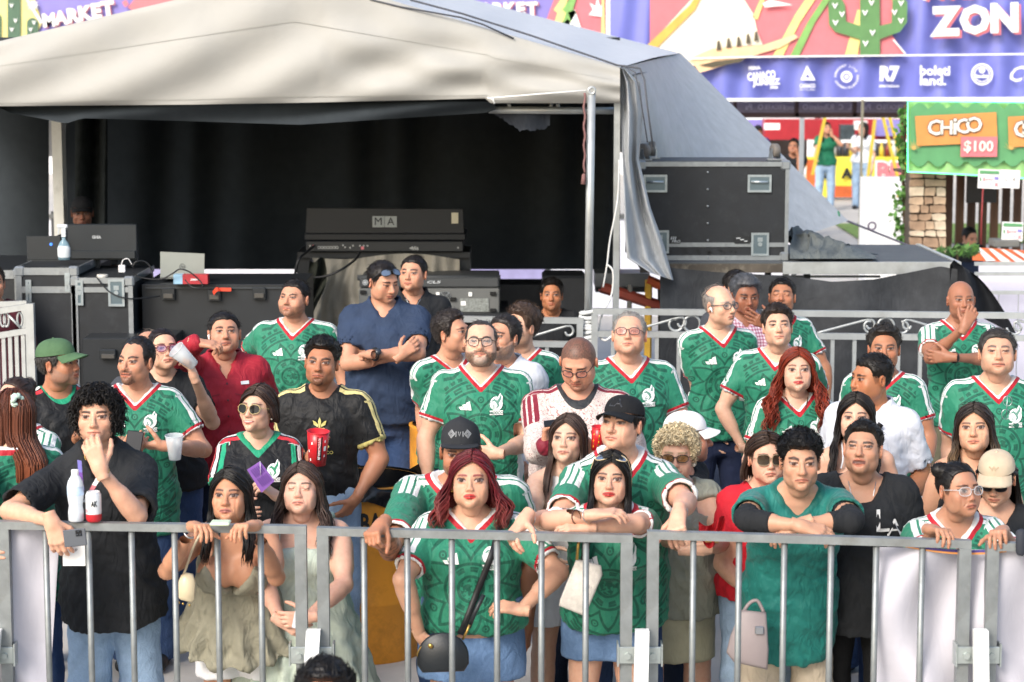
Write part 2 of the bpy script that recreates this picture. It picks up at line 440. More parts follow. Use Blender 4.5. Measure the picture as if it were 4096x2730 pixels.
J_CREAM = lambda: jersey('cream_patterned_shirt', '#cfc2bb', '#8f5a5a', ('#7a1f30',)*3, ((0.03, '#2c2f33'),), ((0.02, '#7a1f30'),), swirl=True)
J_TEAL = lambda: jersey('teal_shirt', '#1d7068', '#145a4f', ('#1d7068',)*3, ((0.014, '#18625a'),), ((0.006, '#18625a'),), pat=0.0)
# ------------------------------------------------------------------ heads
HL_Y = [-0.13, -0.055, -0.042, -0.034, -0.024, -0.006, 0.000, 0.030, 0.046, 0.13]
def hairline(Y, f):
    hl = f.get('hl', 0.076); sb = f.get('sb', -0.022)
    return np.interp(Y, HL_Y, [hl, hl, hl-0.016, 0.004, sb, sb+0.004, 0.016, 0.016, -0.045, f.get('nape', -0.078)])
def hregion(P, f):
    """>0 where scalp hair grows"""
    r = P[...,2]-hairline(P[...,1], f)
    if f.get('recede'):      # bald crown: only a rim of hair is left
        r = np.minimum(r, 0.042+0.02*ss(-0.02, 0.08, P[...,1])-P[...,2]+0.01)
        r = np.minimum(r, P[...,1]+0.025)
    if f.get('thin'):        # receding temples
        r = np.minimum(r, P[...,1]+0.052-f['thin']*np.clip(np.abs(P[...,0])/0.05, 0, 1.2)+0.6*np.clip(0.07-P[...,2], 0, 1))
    return r
def make_head(f, h):
    """returns verts, quads, colours in head space (origin between the eyes' depth centre, face to -y)"""
    g = f.get('g', 'm'); fem = g == 'f'
    w = f.get('w', 1.0); jw = f.get('jaw', 0.95 if fem else 1.02); fat = f.get('fat', 0.0); nz_ = f.get('nose', 0.9 if fem else 1.0)
    es = f.get('es', 0.0340)
    G = SDF((-0.105, -0.13, -0.175), (0.105, 0.12, 0.12), h)
    G.ell((0, 0.018, 0.024), (0.0745*w, 0.094, 0.091))
    G.ell((0, -0.022, -0.032), (0.0625*w*jw**0.5, 0.066, 0.084), 0.035)
    for s in (-1, 1):
        G.ell((s*(0.040 if fem else 0.0435)*w*jw, -0.008, -0.067), (0.019+0.010*fat, 0.030, 0.025), 0.035)
        G.ell((s*0.043*w, -0.055, -0.030), (0.020+0.006*fat, 0.020, 0.019+0.008*fat), 0.022)
        if fat > 0: G.ell((s*0.043*w, -0.046, -0.060), (0.024*fat**0.5, 0.024, 0.026), 0.03)
    G.ell((0, -0.070, -0.099), (0.021*jw*f.get('chin', 1), 0.020, 0.017), 0.032)
    if fat > 0.3: G.ell((0, -0.030, -0.112), (0.045, 0.04, 0.022*fat+0.008), 0.03)
    G.cone((-0.036, -0.074, 0.019), (0.036, -0.074, 0.019), 0.009, 0.009, 0.022)
    if not fem: G.cone((-0.030, -0.079, 0.017), (0.030, -0.079, 0.017), 0.006, 0.006, 0.012)
    for s in (-1, 1):
        G.ell((s*es, -0.097, -0.001), (0.0185, 0.0175, 0.0130), 0.013, sub=True)
        G.ell((s*es, -0.0745, -0.001), (0.0132, 0.0132, 0.0125), 0.003)
        if f.get('eyes') in ('closed', 'squint', 'down') or not fem:
            G.cone((s*0.020, -0.0850, 0.0075), (s*0.043, -0.0800, 0.0065), 0.0042, 0.0042, 0.004)
        G.cone((s*0.021, -0.0845, -0.0090), (s*0.042, -0.0790, -0.0080), 0.0036, 0.0036, 0.004)
    # nose
    G.cone((0, -0.082, 0.010), (0, -0.1035*(0.5+0.5*nz_), -0.034), 0.0078, 0.0115*nz_, 0.011)
    G.ell((0, -0.102*(0.5+0.5*nz_), -0.036), (0.0125*nz_, 0.0115*nz_, 0.0100*nz_), 0.008)
    for s in (-1, 1): G.ell((s*0.0125*nz_, -0.0925, -0.0395), (0.0082*nz_, 0.0100, 0.0072*nz_), 0.006)
    for s in (-1, 1): G.ell((s*0.0065*nz_, -0.1010, -0.0475), (0.0035, 0.0045, 0.0035), 0.003, sub=True)
    # mouth
    lp = f.get('lips', 1.0 if fem else 0.88)*0.92; mo = f.get('mouth', 'neutral'); mw = f.get('mw', 0.0300 if fem else 0.0265)
    zo = 0.010 if mo == 'open' else (0.004 if mo == 'part' else 0.0); cz = 0.004 if mo == 'smile' else (-0.003 if mo == 'sad' else 0.0)
    G.ell((0, -0.071, -0.068), (0.032, 0.018, 0.024), 0.022)
    for s in (-1, 1):
        G.cone((s*0.003, -0.0925, -0.0615+zo*0.3), (s*mw, -0.0815, -0.0655+cz), 0.0052*lp, 0.0020, 0.004)
        G.cone((s*0.000, -0.0915, -0.0735-zo), (s*mw*0.85, -0.0815, -0.0675+cz-zo*0.5), 0.0064*lp, 0.0022, 0.004)
    G.cone((-mw*0.95, -0.0895, -0.0668+cz), (0, -0.0990, -0.0668-zo*0.3), 0.0014+zo*0.35, 0.0016+zo*0.55, 0.002, sub=True)
    G.cone((mw*0.95, -0.0895, -0.0668+cz), (0, -0.0990, -0.0668-zo*0.3), 0.0014+zo*0.35, 0.0016+zo*0.55, 0.002, sub=True)
    G.ell((0, -0.092, -0.084), (0.016, 0.008, 0.005), 0.008, sub=True)
    age = f.get('age', 0.25)
    for s in (-1, 1):
        G.cone((s*0.0175, -0.0960, -0.0400), (s*0.0330, -0.0800, -0.0690), 0.0012+0.0012*age, 0.0010+0.0012*age, 0.005, sub=True)
        if age > 0.4: G.cone((s*0.022, -0.0865, -0.0165), (s*0.043, -0.0745, -0.0185), 0.0012, 0.0008, 0.004, sub=True)
    if age > 0.4 or f.get('frown', 0) > 0.5:
        for zz in (0.043, 0.054): G.cone((-0.028, -0.0850, zz), (0.028, -0.0850, zz+0.001), 0.0007+0.0006*age, 0.0007+0.0006*age, 0.004, sub=True)
        G.cone((-0.005, -0.0905, 0.015), (-0.006, -0.0895, 0.030), 0.001, 0.001, 0.004, sub=True); G.cone((0.005, -0.0905, 0.015), (0.006, -0.0895, 0.030), 0.001, 0.001, 0.004, sub=True)
    # ears
    for s in (-1, 1):
        er = np.array(Matrix.Rotation(s*0.45, 3, 'Z') @ Matrix.Rotation(0.2, 3, 'X'))
        G.ell((s*0.0785*w, 0.014, -0.008), (0.0085, 0.0195, 0.0315), 0.008, rot=er)
        G.ell((s*0.0865*w, 0.008, -0.006), (0.0075, 0.0110, 0.0195), 0.004, sub=True, rot=er)
    # short neck stub that ends inside the body's neck
    G.cone((0, 0.020, -0.06), (0, 0.028, -0.108), 0.046 if fem else 0.050, 0.044 if fem else 0.049, 0.022)
    V, Q = G.mesh()
    # ---- colours
    x, y, z = V[:,0], V[:,1], V[:,2]; ax = np.abs(x)
    sk = np.array(hx(f.get('skin', '#c58f70'))); C = np.tile(sk, (len(V), 1))
    def blend(mask, col): 
        nonlocal C
        C = C*(1-mask[:,None])+np.array(col)*mask[:,None]
    fr = ss(-0.035, -0.055, y)
    red = sk*np.array([1.05, 0.72, 0.66])
    blend(0.55*f.get('rosy', 0.6)*fr*np.exp(-((ax-0.042)/0.02)**2-((z+0.030)/0.018)**2), red)
    blend(0.40*fr*np.exp(-(x/0.014)**2-((z+0.036)/0.014)**2), red)
    blend(0.5*ss(0.076*w, 0.083*w, ax), sk*np.array([1.05, 0.70, 0.62]))
    hcol = np.array(hx(f.get('hair', '#1a1412'))); bcol = np.array(hx(f.get('brow', f.get('hair', '#1a1412'))))
    # lips
    lm = ss(1.0, 0.72, (ax/mw)**2+((z+0.0675+zo*0.4-cz*(ax/mw)**2)/(0.0112*lp+zo*0.8))**2)*fr
    lcol = np.array(hx(f['lip'])) if f.get('lip') else sk*np.array([0.92, 0.52, 0.52])
    blend(lm*(0.95 if f.get('lip') else 0.75), lcol)
    inner = ss(0.003+zo*0.6, 0.0012+zo*0.35, np.abs(z+0.0668-cz*(ax/mw)**2+zo*0.3))*ss(mw*1.0, mw*0.8, ax)*fr
    blend(inner*0.85, (0.03, 0.012, 0.012))
    if mo == 'smile' or f.get('teeth'):
        blend(ss(0.0036, 0.002, np.abs(z+0.066-cz*(ax/mw)**2))*ss(mw*0.8, mw*0.55, ax)*fr, (0.62, 0.58, 0.52))
    # beard
    bd = f.get('beard')
    if not fem and f.get('shave', 0.22) > 0 and not (bd and bd[0] == 'full'):
        ch = np.interp(y, [-0.11, -0.085, -0.06, -0.03, -0.005, 0.02], [-0.050, -0.048, -0.046, -0.034, -0.02, -0.03])
        blend(f.get('shave', 0.22)*ss(0.006, -0.012, z-ch)*ss(0.02, 0.0, y)*(1-lm)*(0.8+0.2*nz(V, 400.0, 8.0)), sk*np.array([0.45, 0.42, 0.45]))
    if bd:
        kind, am = bd[0], bd[1]; bc = np.array(hx(bd[2])) if len(bd) > 2 else hcol
        cheek = np.interp(y, [-0.11, -0.085, -0.06, -0.03, -0.005, 0.02], [-0.052, -0.050, -0.048, -0.030, -0.012, -0.02])
        full = ss(0.004, -0.012, z-cheek)*ss(-0.135, -0.122, z-0.25*np.clip(y+0.03, 0, 1))*ss(0.03, 0.005, y)
        stache = ss(0.036, 0.029, ax)*ss(-0.0440, -0.0475, z)*ss(-0.0660, -0.0610, z)*fr
        chinp = ss(0.034, 0.022, ax)*ss(-0.0755, -0.082, z)*ss(-0.05, -0.06, y)
        side = ss(0.037, 0.031, ax)*ss(0.022, 0.027, ax)*ss(-0.05, -0.056, z)*fr*ss(-0.125, -0.10, z)
        low = full*ss(-0.074, -0.082, z+0.5*np.clip(ax-0.028, 0, 1))
        soul = ss(0.008, 0.005, ax)*ss(-0.074, -0.079, z)*fr
        if kind == 'full': mk = np.maximum(np.maximum(full*ss(0.022, 0.03, ax+0.9*np.clip(-0.076-z, 0, 1)), stache), np.maximum(low, side))
        elif kind == 'goatee': mk = np.maximum(np.maximum(stache, chinp), side*0.9)
        elif kind == 'chin': mk = np.maximum(chinp, stache*0.35)
        else: mk = np.maximum(stache, 0)*0.9
        mk = mk*(1-lm)*(1-inner)
        pat_ = 0.75+0.25*nz(V, 420.0, 1.0)
        cb = bc[None,:]*(0.8+0.5*(nz(V, 300.0, 2.0)[:,None]*0.5+0.5))
        if len(bd) > 3: cb = cb*(1-np.clip(chinp+0.3*low, 0, 1)[:,None])+np.array(hx(bd[3]))*np.clip(chinp+0.3*low, 0, 1)[:,None]
        mm = (mk*am*pat_)[:,None]; C = C*(1-mm)+cb*mm
        if kind in ('full', 'goatee') and am > 0.7:
            N = vnorm(V, Q); V = V+N*((mk*(0.006 if kind == 'full' else 0.003)+mk*0.0016*nz(V, 500.0, 3.0))[:,None])
    # eyes
    st = f.get('eyes', 'open'); oh = {'open': 0.0066, 'squint': 0.0050, 'down': 0.0032, 'closed': 0.0}[st]
    if fem: oh *= 1.12
    gx = f.get('gaze', 0.0)
    ex = ax-es
    if f.get('shadow'): blend(0.55*fr*np.exp(-(ex/0.016)**2-((z-0.0085)/0.006)**2), hx(f['shadow']))
    blend(0.25*fr*np.exp(-(ex/0.018)**2-((z+0.010)/0.006)**2), sk*np.array([0.72, 0.58, 0.55]))
    if oh > 0:
        zc = z+0.001-0.0015*(ex/0.014)
        op = ss(1.15, 0.85, (ex/0.0178)**2+(zc/oh)**2)*ss(-0.05, -0.06, y)
        blend(op, sk*0.25+np.array((0.22, 0.20, 0.19)))
        ir = ss(0.0096, 0.0074, np.sqrt((x-np.sign(x)*es-gx*0.006)**2+(zc-0.0004)**2))*op
        blend(ir, hx(f.get('iris', '#170d09')))
        lash = ss(0.0040 if fem else 0.0036, 0.0014, np.abs(zc-oh*np.sqrt(np.clip(1-(ex/0.0195)**2, 0, 1))-0.0006))*ss(0.0225 if fem else 0.0195, 0.017, np.abs(ex))*ss(-0.05, -0.06, y)*(zc > -0.001)
        blend(lash*(1.0 if fem else 0.85), (0.012, 0.008, 0.007))
        low_ = ss(0.0024, 0.001, np.abs(zc+oh*np.sqrt(np.clip(1-(ex/0.0175)**2, 0, 1))))*ss(0.0175, 0.0155, np.abs(ex))*fr*(zc < 0)
        blend(low_*0.35, sk*0.35)
    else:
        ln = ss(0.0030, 0.0010, np.abs(z+0.0055-0.35*ex**2/0.0165))*ss(0.0165, 0.013, np.abs(ex))*fr
        blend(ln*0.9, (0.02, 0.012, 0.01))
    # brows
    bt = f.get('browt', 0.0046 if fem else 0.0060)*1.1; bz = f.get('browz', 0.0195 if fem else 0.0175)
    arch = bz+0.0035*np.sin(np.clip((ax-0.012)/0.038, 0, 1)*math.pi*0.85)-f.get('frown', 0.0)*np.clip((0.03-ax)/0.02, 0, 1)*0.006
    bm = ss(bt*1.25, bt*0.55, np.abs(z-arch)+np.clip((ax-0.036)/0.02, 0, 1)*bt*0.6)*ss(0.010, 0.0135, ax)*ss(0.058, 0.051, ax)*fr
    blend(bm*f.get('browa', 0.95), bcol)
    # scalp under the hair
    if f.get('style') != 'bald':
        hm = ss(-0.004, 0.006, hregion(V, f)+0.002*nz(V, 260.0, 5.0))
        sidea = f.get('fade', 0.92); zf = ss(-0.05, 0.055, z); al = sidea+(0.97-sidea)*zf
        hm = hm*al*(1-ss(0.078*w, 0.081*w, ax)*ss(-0.03, 0.0, -np.abs(z+0.005)+0.03))
        hm = hm*(0.85+0.15*nz(V, 500.0, 7.0))
        C = C*(1-hm[:,None])+hcol[None,:]*hm[:,None]
    C = C*(1.0+0.05*nz(V, 90.0, 4.0)+0.05*nz(V, 38.0, f.get('seed', 1.0)))[:,None]; C[:,1:3] *= (1.0-0.05*np.clip(nz(V, 60.0, f.get('seed', 1.0)+2), 0, 1))[:,None]
    return V, Q, np.concatenate([np.clip(C, 0, 1), np.ones((len(C), 1))], 1)

# ------------------------------------------------------------------ hair
def locks(paths, rad, ref, col, sides=3):
    """batch of tapered strands: paths (N,m,3), rad (N,m), ref (N,3), col (N,m,3)"""
    N, m, _ = paths.shape
    T = np.gradient(paths, axis=1); T /= np.linalg.norm(T, axis=2, keepdims=True)+1e-9
    U = np.cross(T, ref[:,None,:]); U /= np.linalg.norm(U, axis=2, keepdims=True)+1e-9
    B = np.cross(U, T)
    V = []
    for k in range(sides):
        t = 2*math.pi*k/sides+0.5
        V.append(paths+rad[:,:,None]*(U*math.cos(t)*1.5+B*math.sin(t)))
    V = np.stack(V, 2)
    base = (np.arange(N)[:,None,None]*m+np.arange(m-1)[None,:,None])*sides; k = np.arange(sides)[None,None,:]; k2 = (k+1) % sides
    Q = np.stack([base+k, base+k2, base+sides+k2, base+sides+k], 3).reshape(-1, 4)
    C = np.repeat(col[:,:,None,:], sides, 2).reshape(-1, 3)
    return V.reshape(-1, 3), Q, np.concatenate([C, np.ones((len(C), 1))], 1)
def merge(parts):
    V, Q, C, b = [], [], [], 0
    for v, q, c in parts:
        if len(v) == 0: continue
        V.append(v); Q.append(q+b); C.append(c); b += len(v)
    return np.concatenate(V), np.concatenate(Q), np.concatenate(C)
def make_hair(f, rs):
    """scalp hair in head space, or None"""
    st = f.get('style', 'short'); hc = np.array(hx(f.get('hair', '#1a1412'))); w = f.get('w', 1.0); out = []
    def shade(n, m, v=0.35):
        k = 1+v*(rs.rand(n, 1, 1)*2-1); return np.clip(hc[None,None,:]*k*np.ones((n, m, 1)), 0, 1)
    if st in ('bald', 'buzz'): return None
    if st in ('short', 'curly', 'rim'):
        top = f.get('top', 0.016); sd = f.get('side', 0.004)
        G = SDF((-0.11, -0.12, -0.09), (0.11, 0.14, 0.16), 0.0055)
        fw = f.get('fwd', 0.0)
        X, Y, Z = G.ax[0][:,None,None], G.ax[1][None,:,None], G.ax[2][None,None,:]
        PP = np.stack(np.broadcast_arrays(X, Y, Z), -1); hr = hregion(PP, f)+0.003*nz(PP, 150.0, rs.rand()*9)
        tz = ss(0.0, 0.075, PP[...,2]); th = (sd+(top-sd)*tz)*(0.18+0.82*ss(0.0, 0.020, hr))
        if top > 0.012: th = th+(top*0.55)*np.exp(-((PP[...,1]+0.045+fw)/0.045)**2-((PP[...,0]-f.get('sweep', 0.0))/0.05)**2)*ss(0.0, 0.016, hr)*tz
        r_ = np.array([0.0748*w, 0.0945, 0.0912]); q_ = (PP-np.array([0, 0.018, 0.024])); k0 = np.sqrt(((q_/r_)**2).sum(-1)); k1 = np.sqrt(((q_/r_**2)**2).sum(-1))+1e-6
        G.F = (k0*(k0-1)/k1-th-0.0015+0.016*ss(0.002, -0.010, hr)).astype(np.float32)
        V, Q = G.mesh()
        if len(V):
            N = vnorm(V, Q); V = V+N*(f.get('messy', 0.5)*0.005*nz(V, 130.0, rs.rand()*9))[:,None]
            c = hc[None,:]*(0.75+0.35*(nz(V, 200.0, 3.3)[:,None]*0.5+0.5))
            out.append((V, Q, np.concatenate([np.clip(c, 0, 1), np.ones((len(c), 1))], 1)))
            n = int(f.get('n', 420)*1.5); ok = np.where(hregion(V, f) > 0.004)[0]
            if st != 'curly' and len(ok):
                i = rs.choice(ok, n); p, nn = V[i], N[i]
                cd = np.array({'fwd': (0.15, -1, 0.25), 'back': (0.1, 1, 0.15), 'up': (0.1, -0.25, 1), 'side': (0.9, -0.25, 0.1), 'down': (0, 0, -1)}[f.get('comb', 'fwd')], float)
                d = cd[None,:]+0.45*rs.randn(n, 3); d -= nn*(d*nn).sum(1, keepdims=True); d /= np.linalg.norm(d, axis=1, keepdims=True)+1e-9
                L = (0.014+f.get('len', 0.022)*rs.rand(n)*np.clip((p[:,2]+0.03)/0.1, 0.25, 1))
                s = np.linspace(0, 1, 4)[None,:,None]; lift = f.get('lift', 0.35)
                P = p[:,None,:]-nn[:,None,:]*0.002+(d[:,None,:]*s+nn[:,None,:]*lift*s*(1-0.35*s))*L[:,None,None]
                rad = np.linspace(1, 0.12, 4)[None,:]*(0.0016+0.0010*rs.rand(n, 1))
                out.append(locks(P, rad, nn, shade(n, 4)))
            if st == 'curly':
                n = int(f.get('n', 520)*1.6); i = rs.choice(ok, n); p, nn = V[i], N[i]
                L = f.get('len', 0.05)*(0.7+0.6*rs.rand(n)); m = 13; s = np.linspace(0, 1, m)[None,:]
                dn = np.array((0, 0, -1.0))*f.get('drop', 0.5); d = nn*0.9+dn+0.35*rs.randn(n, 3); d /= np.linalg.norm(d, axis=1, keepdims=True)
                e1 = np.cross(d, rs.randn(n, 3)); e1 /= np.linalg.norm(e1, axis=1, keepdims=True); e2 = np.cross(d, e1)
                ph = rs.rand(n, 1)*6.28+s*(9.0+4*rs.rand(n, 1)); am = f.get('curl', 0.010)*(0.4+0.6*s)
                P = p[:,None,:]+d[:,None,:]*(s*L[:,None])[:,:,None]+(e1[:,None,:]*np.cos(ph)[:,:,None]+e2[:,None,:]*np.sin(ph)[:,:,None])*am[:,:,None]+np.array([0, 0, -1.0])[None,None,:]*(s**2*L[:,None]*f.get('sag', 0.35))[:,:,None]
                P[:,:,1] = np.where((np.abs(P[:,:,0]) < 0.058) & (P[:,:,2] < f.get('fringe', 0.03)) & (P[:,:,1] < 0), np.maximum(P[:,:,1], -0.03), P[:,:,1])
                rad = (0.0022+0.0012*rs.rand(n, 1))*(1-0.75*s**3)
                out.append(locks(P, rad, e1, shade(n, m, 0.4)))
    if st == 'long' or st == 'tied':
        ln = f.get('len', 0.36); n = int(f.get('n', 330)*1.55); m = 16; op = R_(f.get('open', 58)); px = f.get('part', 0.0)
        sgn = np.where(rs.rand(n) < f.get('bal', 0.5), -1, 1); ph = op+(math.pi-op)*rs.rand(n)**f.get('front', 1.0); ph *= sgn
        lay = rs.rand(n)*0.010; rx, ry, rz = 0.077*w+0.004+lay, 0.097+0.004+lay, 0.091+0.006+lay*0.6+f.get('top', 0.0)
        s = np.linspace(0, 1, m); qk = 6                                   # first qk points follow the skull
        L = ln*(0.80+0.28*rs.rand(n)); P = np.zeros((n, m, 3))
        fb = np.clip(np.cos(ph), -1, 1)
        al = R_(33)+(R_(112)-R_(33))*np.clip((np.abs(ph)-op)/(math.pi-op)*1.25+0.10*rs.randn(n), 0, 1)
        d0 = np.stack([px/0.08+0.05*sgn, -np.cos(al), np.sin(al)], 1); d0 /= np.linalg.norm(d0, axis=1, keepdims=True)
        d1 = np.stack([np.sin(ph), -fb, -0.12+0*ph], 1)
        for j in range(m):
            q = min(j/(qk-1), 1.0)
            dd = d0*(1-q)+d1*q; dd /= np.linalg.norm(dd, axis=1, keepdims=True)
            bx, by, bz = rx*dd[:,0], 0.018+ry*dd[:,1], 0.024+rz*dd[:,2]
            if j >= qk:
                u = (j-qk+1)/(m-qk); dr = u*L
                bz = bz-dr
                tuck = f.get('tuck', 0.0)
                frontness = np.clip((fb+0.35)*2, 0, 1)
                bx = bx*(1+f.get('flare', 0.25)*np.minimum(u*1.5, 1)*(0.5+lay*50))
                by = by+np.where(fb > -0.35, -f.get('fdrop', 0.035)*ss(0.10, 0.26, dr), f.get('bdrop', 0.05)*ss(0.08, 0.22, dr))
                by = by+frontness*0.030*ss(0, 0.08, dr)*(1-ss(0.10, 0.2, dr))
                wv = f.get('wave', 0.0); pp = rs.rand(1)*0
                bx = bx+wv*np.sin(dr*f.get('wf', 55.0)+lay*900)*ss(0.0, 0.12, dr); by = by+wv*0.8*np.cos(dr*f.get('wf', 55.0)+lay*700)*ss(0.0, 0.12, dr)
            P[:,j] = np.stack([bx, by, bz*np.ones(n)], 1)
        P += 0.0022*rs.randn(n, 1, 3)
        rad = np.where(s[None,:] < 0.85, 1.0, 1-(s[None,:]-0.85)/0.17)*(0.0026+0.0014*rs.rand(n, 1))
        col = shade(n, m, 0.4)
        if f.get('tip'):
            tm = ss(f.get('tip0', 0.45), 0.95, s)[None,:,None]*(0.5+0.5*rs.rand(n, 1, 1)); col = col*(1-tm)+np.array(hx(f['tip']))*tm
        ref = np.stack([np.sin(ph), -np.cos(ph), 0*ph+0.1], 1)
        out.append(locks(P, rad, ref, col))
        # inner cap so no scalp shows
        G = SDF((-0.1, -0.1, -0.09), (0.1, 0.13, 0.13), 0.006); G.ell((0, 0.018, 0.025), (0.0770*w, 0.0965, 0.0925+f.get('top', 0.0)*0.7))
        ff = dict(f); ff['hl'] = f.get('hl', 0.078)
        G.cut(lambda X, Y, Z: (-hregion(np.stack(np.broadcast_arrays(X, Y, Z), -1), ff)).astype(np.float32)*0.8, 0.004); V, Q = G.mesh()
        if len(V): out.append((V, Q, np.concatenate([np.tile(hc*0.8, (len(V), 1)), np.ones((len(V), 1))], 1)))
    if st == 'bun' or st == 'tied':
        G = SDF((-0.11, -0.12, -0.09), (0.11, 0.2, 0.2), 0.006); G.ell((0, 0.018, 0.026), (0.079*w, 0.099, 0.095))
        G.cut(lambda X, Y, Z: (-hregion(np.stack(np.broadcast_arrays(X, Y, Z), -1), f)).astype(np.float32)*0.8, 0.004)
        if st == 'bun': b = f.get('bun', (0, 0.09, 0.085)); G.ell(b, (0.040, 0.036, 0.034), 0.012)
        V, Q = G.mesh(); N = vnorm(V, Q); V = V+N*(0.0018*nz(V*np.array([1, 0.3, 1]), 300.0, 1.0))[:,None]
        out.append((V, Q, np.concatenate([hc[None,:]*(0.8+0.3*nz(V, 220.0, 2.0)[:,None]), np.ones((len(V), 1))], 1)))
        n = 200; ok = np.where(V[:,2] > 0.0)[0]; i = rs.choice(ok, n); p, nn = V[i], N[i]
        b = np.array(f.get('bun', (0, 0.09, 0.085))); d = b[None,:]-p; d -= nn*(d*nn).sum(1, keepdims=True); d /= np.linalg.norm(d, axis=1, keepdims=True)+1e-9
        s = np.linspace(0, 1, 4)[None,:,None]; P = p[:,None,:]+d[:,None,:]*s*0.03+nn[:,None,:]*0.0016
        out.append(locks(P, np.linspace(1, 0.2, 4)[None,:]*np.full((n, 1), 0.0016), nn, shade(n, 4)))
    if not out: return None
    if st in ('short', 'long', 'curly') and not f.get('capped'):      # flyaways
        n = 90; a = rs.rand(n)*6.2832; e_ = rs.rand(n)*1.3+0.15; nn = np.stack([np.cos(e_)*np.sin(a), np.cos(e_)*np.abs(np.cos(a)), np.sin(e_)], 1); tp = 0.6*f.get('top', 0.016)+0.003
        p = nn*np.array([0.077*w+tp*0.6, 0.096+tp*0.6, 0.093+tp])+np.array([0, 0.018, 0.024]); d = np.cross(nn, rs.randn(n, 3)); d[:,2] -= 0.3; d /= np.linalg.norm(d, axis=1, keepdims=True); s = np.linspace(0, 1, 6)[None,:,None]; L = (0.02+0.035*rs.rand(n))[:,None,None]
        out.append(locks(p[:,None,:]+d[:,None,:]*s*L+nn[:,None,:]*(0.010+0.4*L)*s*(1-0.6*s), np.linspace(0.0011, 0.0004, 6)[None,:]*np.ones((n, 1)), nn, shade(n, 6)))
    V, Q, C = merge(out)
    if f.get('capped'):
        k = ss(0.035, 0.05, V[:,2]); V[:,0] *= 1-0.10*k; V[:,1] = 0.016+(V[:,1]-0.016)*(1-0.10*k); V[:,2] = np.where(V[:,2] > 0.04, 0.04+(V[:,2]-0.04)*0.62, V[:,2])
    return V, Q, C

# ------------------------------------------------------------------ hands
HP = {'relaxed': ((0.35, 0.55, 0.35), 0.06, (0.62, 0.62, 0.35)), 'rail': ((0.75, 0.65, 0.35), 0.10, (0.75, 0.45, 0.35)), 'grip': ((1.05, 1.15, 0.7), 0.03, (0.25, 0.6, 0.75)),
      'fist': ((1.35, 1.5, 1.0), 0.02, (0.25, 0.6, 0.75)), 'flat': ((0.12, 0.12, 0.08), 0.08, (0.8, 0.55, 0.15)), 'hold': ((0.65, 0.75, 0.45), 0.05, (0.45, 0.55, 0.7)), 'bent': ((0.25, 0.95, 0.5), 0.05, (0.6, 0.6, 0.35))}
def make_hand(wr, Fd, Pn, side, sc, pose, skin, h=0.0042, nail=None):
    Fd = nrm(Fd); Pn = np.asarray(Pn, float); Pn = nrm(Pn-Fd*(Pn@Fd)); Td = np.cross(Fd, Pn)*(-side)    # side -1: person's right hand
    curl, splay, th = HP[pose]; B = np.stack([Td, Pn, Fd], 1)           # local x=thumb side, y=palm side, z=fingers
    G = SDF((-0.075, -0.05, -0.03), (0.10, 0.13, 0.20), h/sc)
    for xx, ln_ in ((0.027, 0.086), (0.009, 0.090), (-0.009, 0.087), (-0.026, 0.080)): G.cone((xx*0.55, 0, 0.005), (xx, -0.002, ln_), 0.016, 0.0115, 0.012)
    G.ell((0.018, 0.010, 0.035), (0.016, 0.012, 0.028), 0.012)
    G.cone((0, 0, -0.03), (0, 0, 0.012), 0.0265, 0.023, 0.02)
    tips = []
    for i, (xx, z0, L) in enumerate(((0.029, 0.086, 0.074), (0.0095, 0.090, 0.082), (-0.0100, 0.087, 0.076), (-0.029, 0.079, 0.060))):
        p = np.array([xx, -0.001, z0]); a = 0.0; sp = splay*(1.5-i)
        for j, (fr_, r0, r1) in enumerate(((0.44, 0.0098, 0.0090), (0.31, 0.0090, 0.0083), (0.25, 0.0083, 0.0066))):
            a += curl[j]*(1+0.08*(i-1)); d = np.array([math.sin(sp)*math.cos(a), math.sin(a), math.cos(a)*math.cos(sp)])
            q = p+d*L*fr_; G.cone(p, q, r0, r1, 0.0035); p = q
        tips.append(p)
    for xx, z0 in ((0.029, 0.086), (0.0095, 0.090), (-0.0100, 0.087), (-0.029, 0.079)): G.ell((xx, -0.006, z0), (0.0095, 0.0075, 0.0095), 0.004)
    p = np.array([0.026, 0.006, 0.022]); d = nrm((th[0], th[2], th[1]))
    for L, r0, r1 in ((0.042, 0.0135, 0.0108), (0.032, 0.0108, 0.0096), (0.026, 0.0096, 0.0072)):
        q = p+d*L; G.cone(p, q, r0, r1, 0.006); p = q; d = nrm(d+np.array([-0.18, 0.12, 0.22]))
    tips.append(p)
    V, Q = G.mesh(); sk = np.array(hx(skin)); C = np.tile(sk, (len(V), 1))
    tp = np.stack(tips); dm = np.min(np.linalg.norm(V[:,None,:]-tp[None], axis=2), 1)
    k = 0.5*ss(0.016, 0.004, dm)[:,None]; C = C*(1-k)+sk*np.array([1.1, 0.78, 0.72])*k
    if nail: k = ss(0.0085, 0.006, dm)[:,None]*(V[:,1:2] < tp.mean(0)[1]+9); C = C*(1-k)+np.array(hx(nail))*k
    return (V*sc)@B.T+wr, (Q if side > 0 else Q[:, ::-1]), np.concatenate([C, np.ones((len(C), 1))], 1)
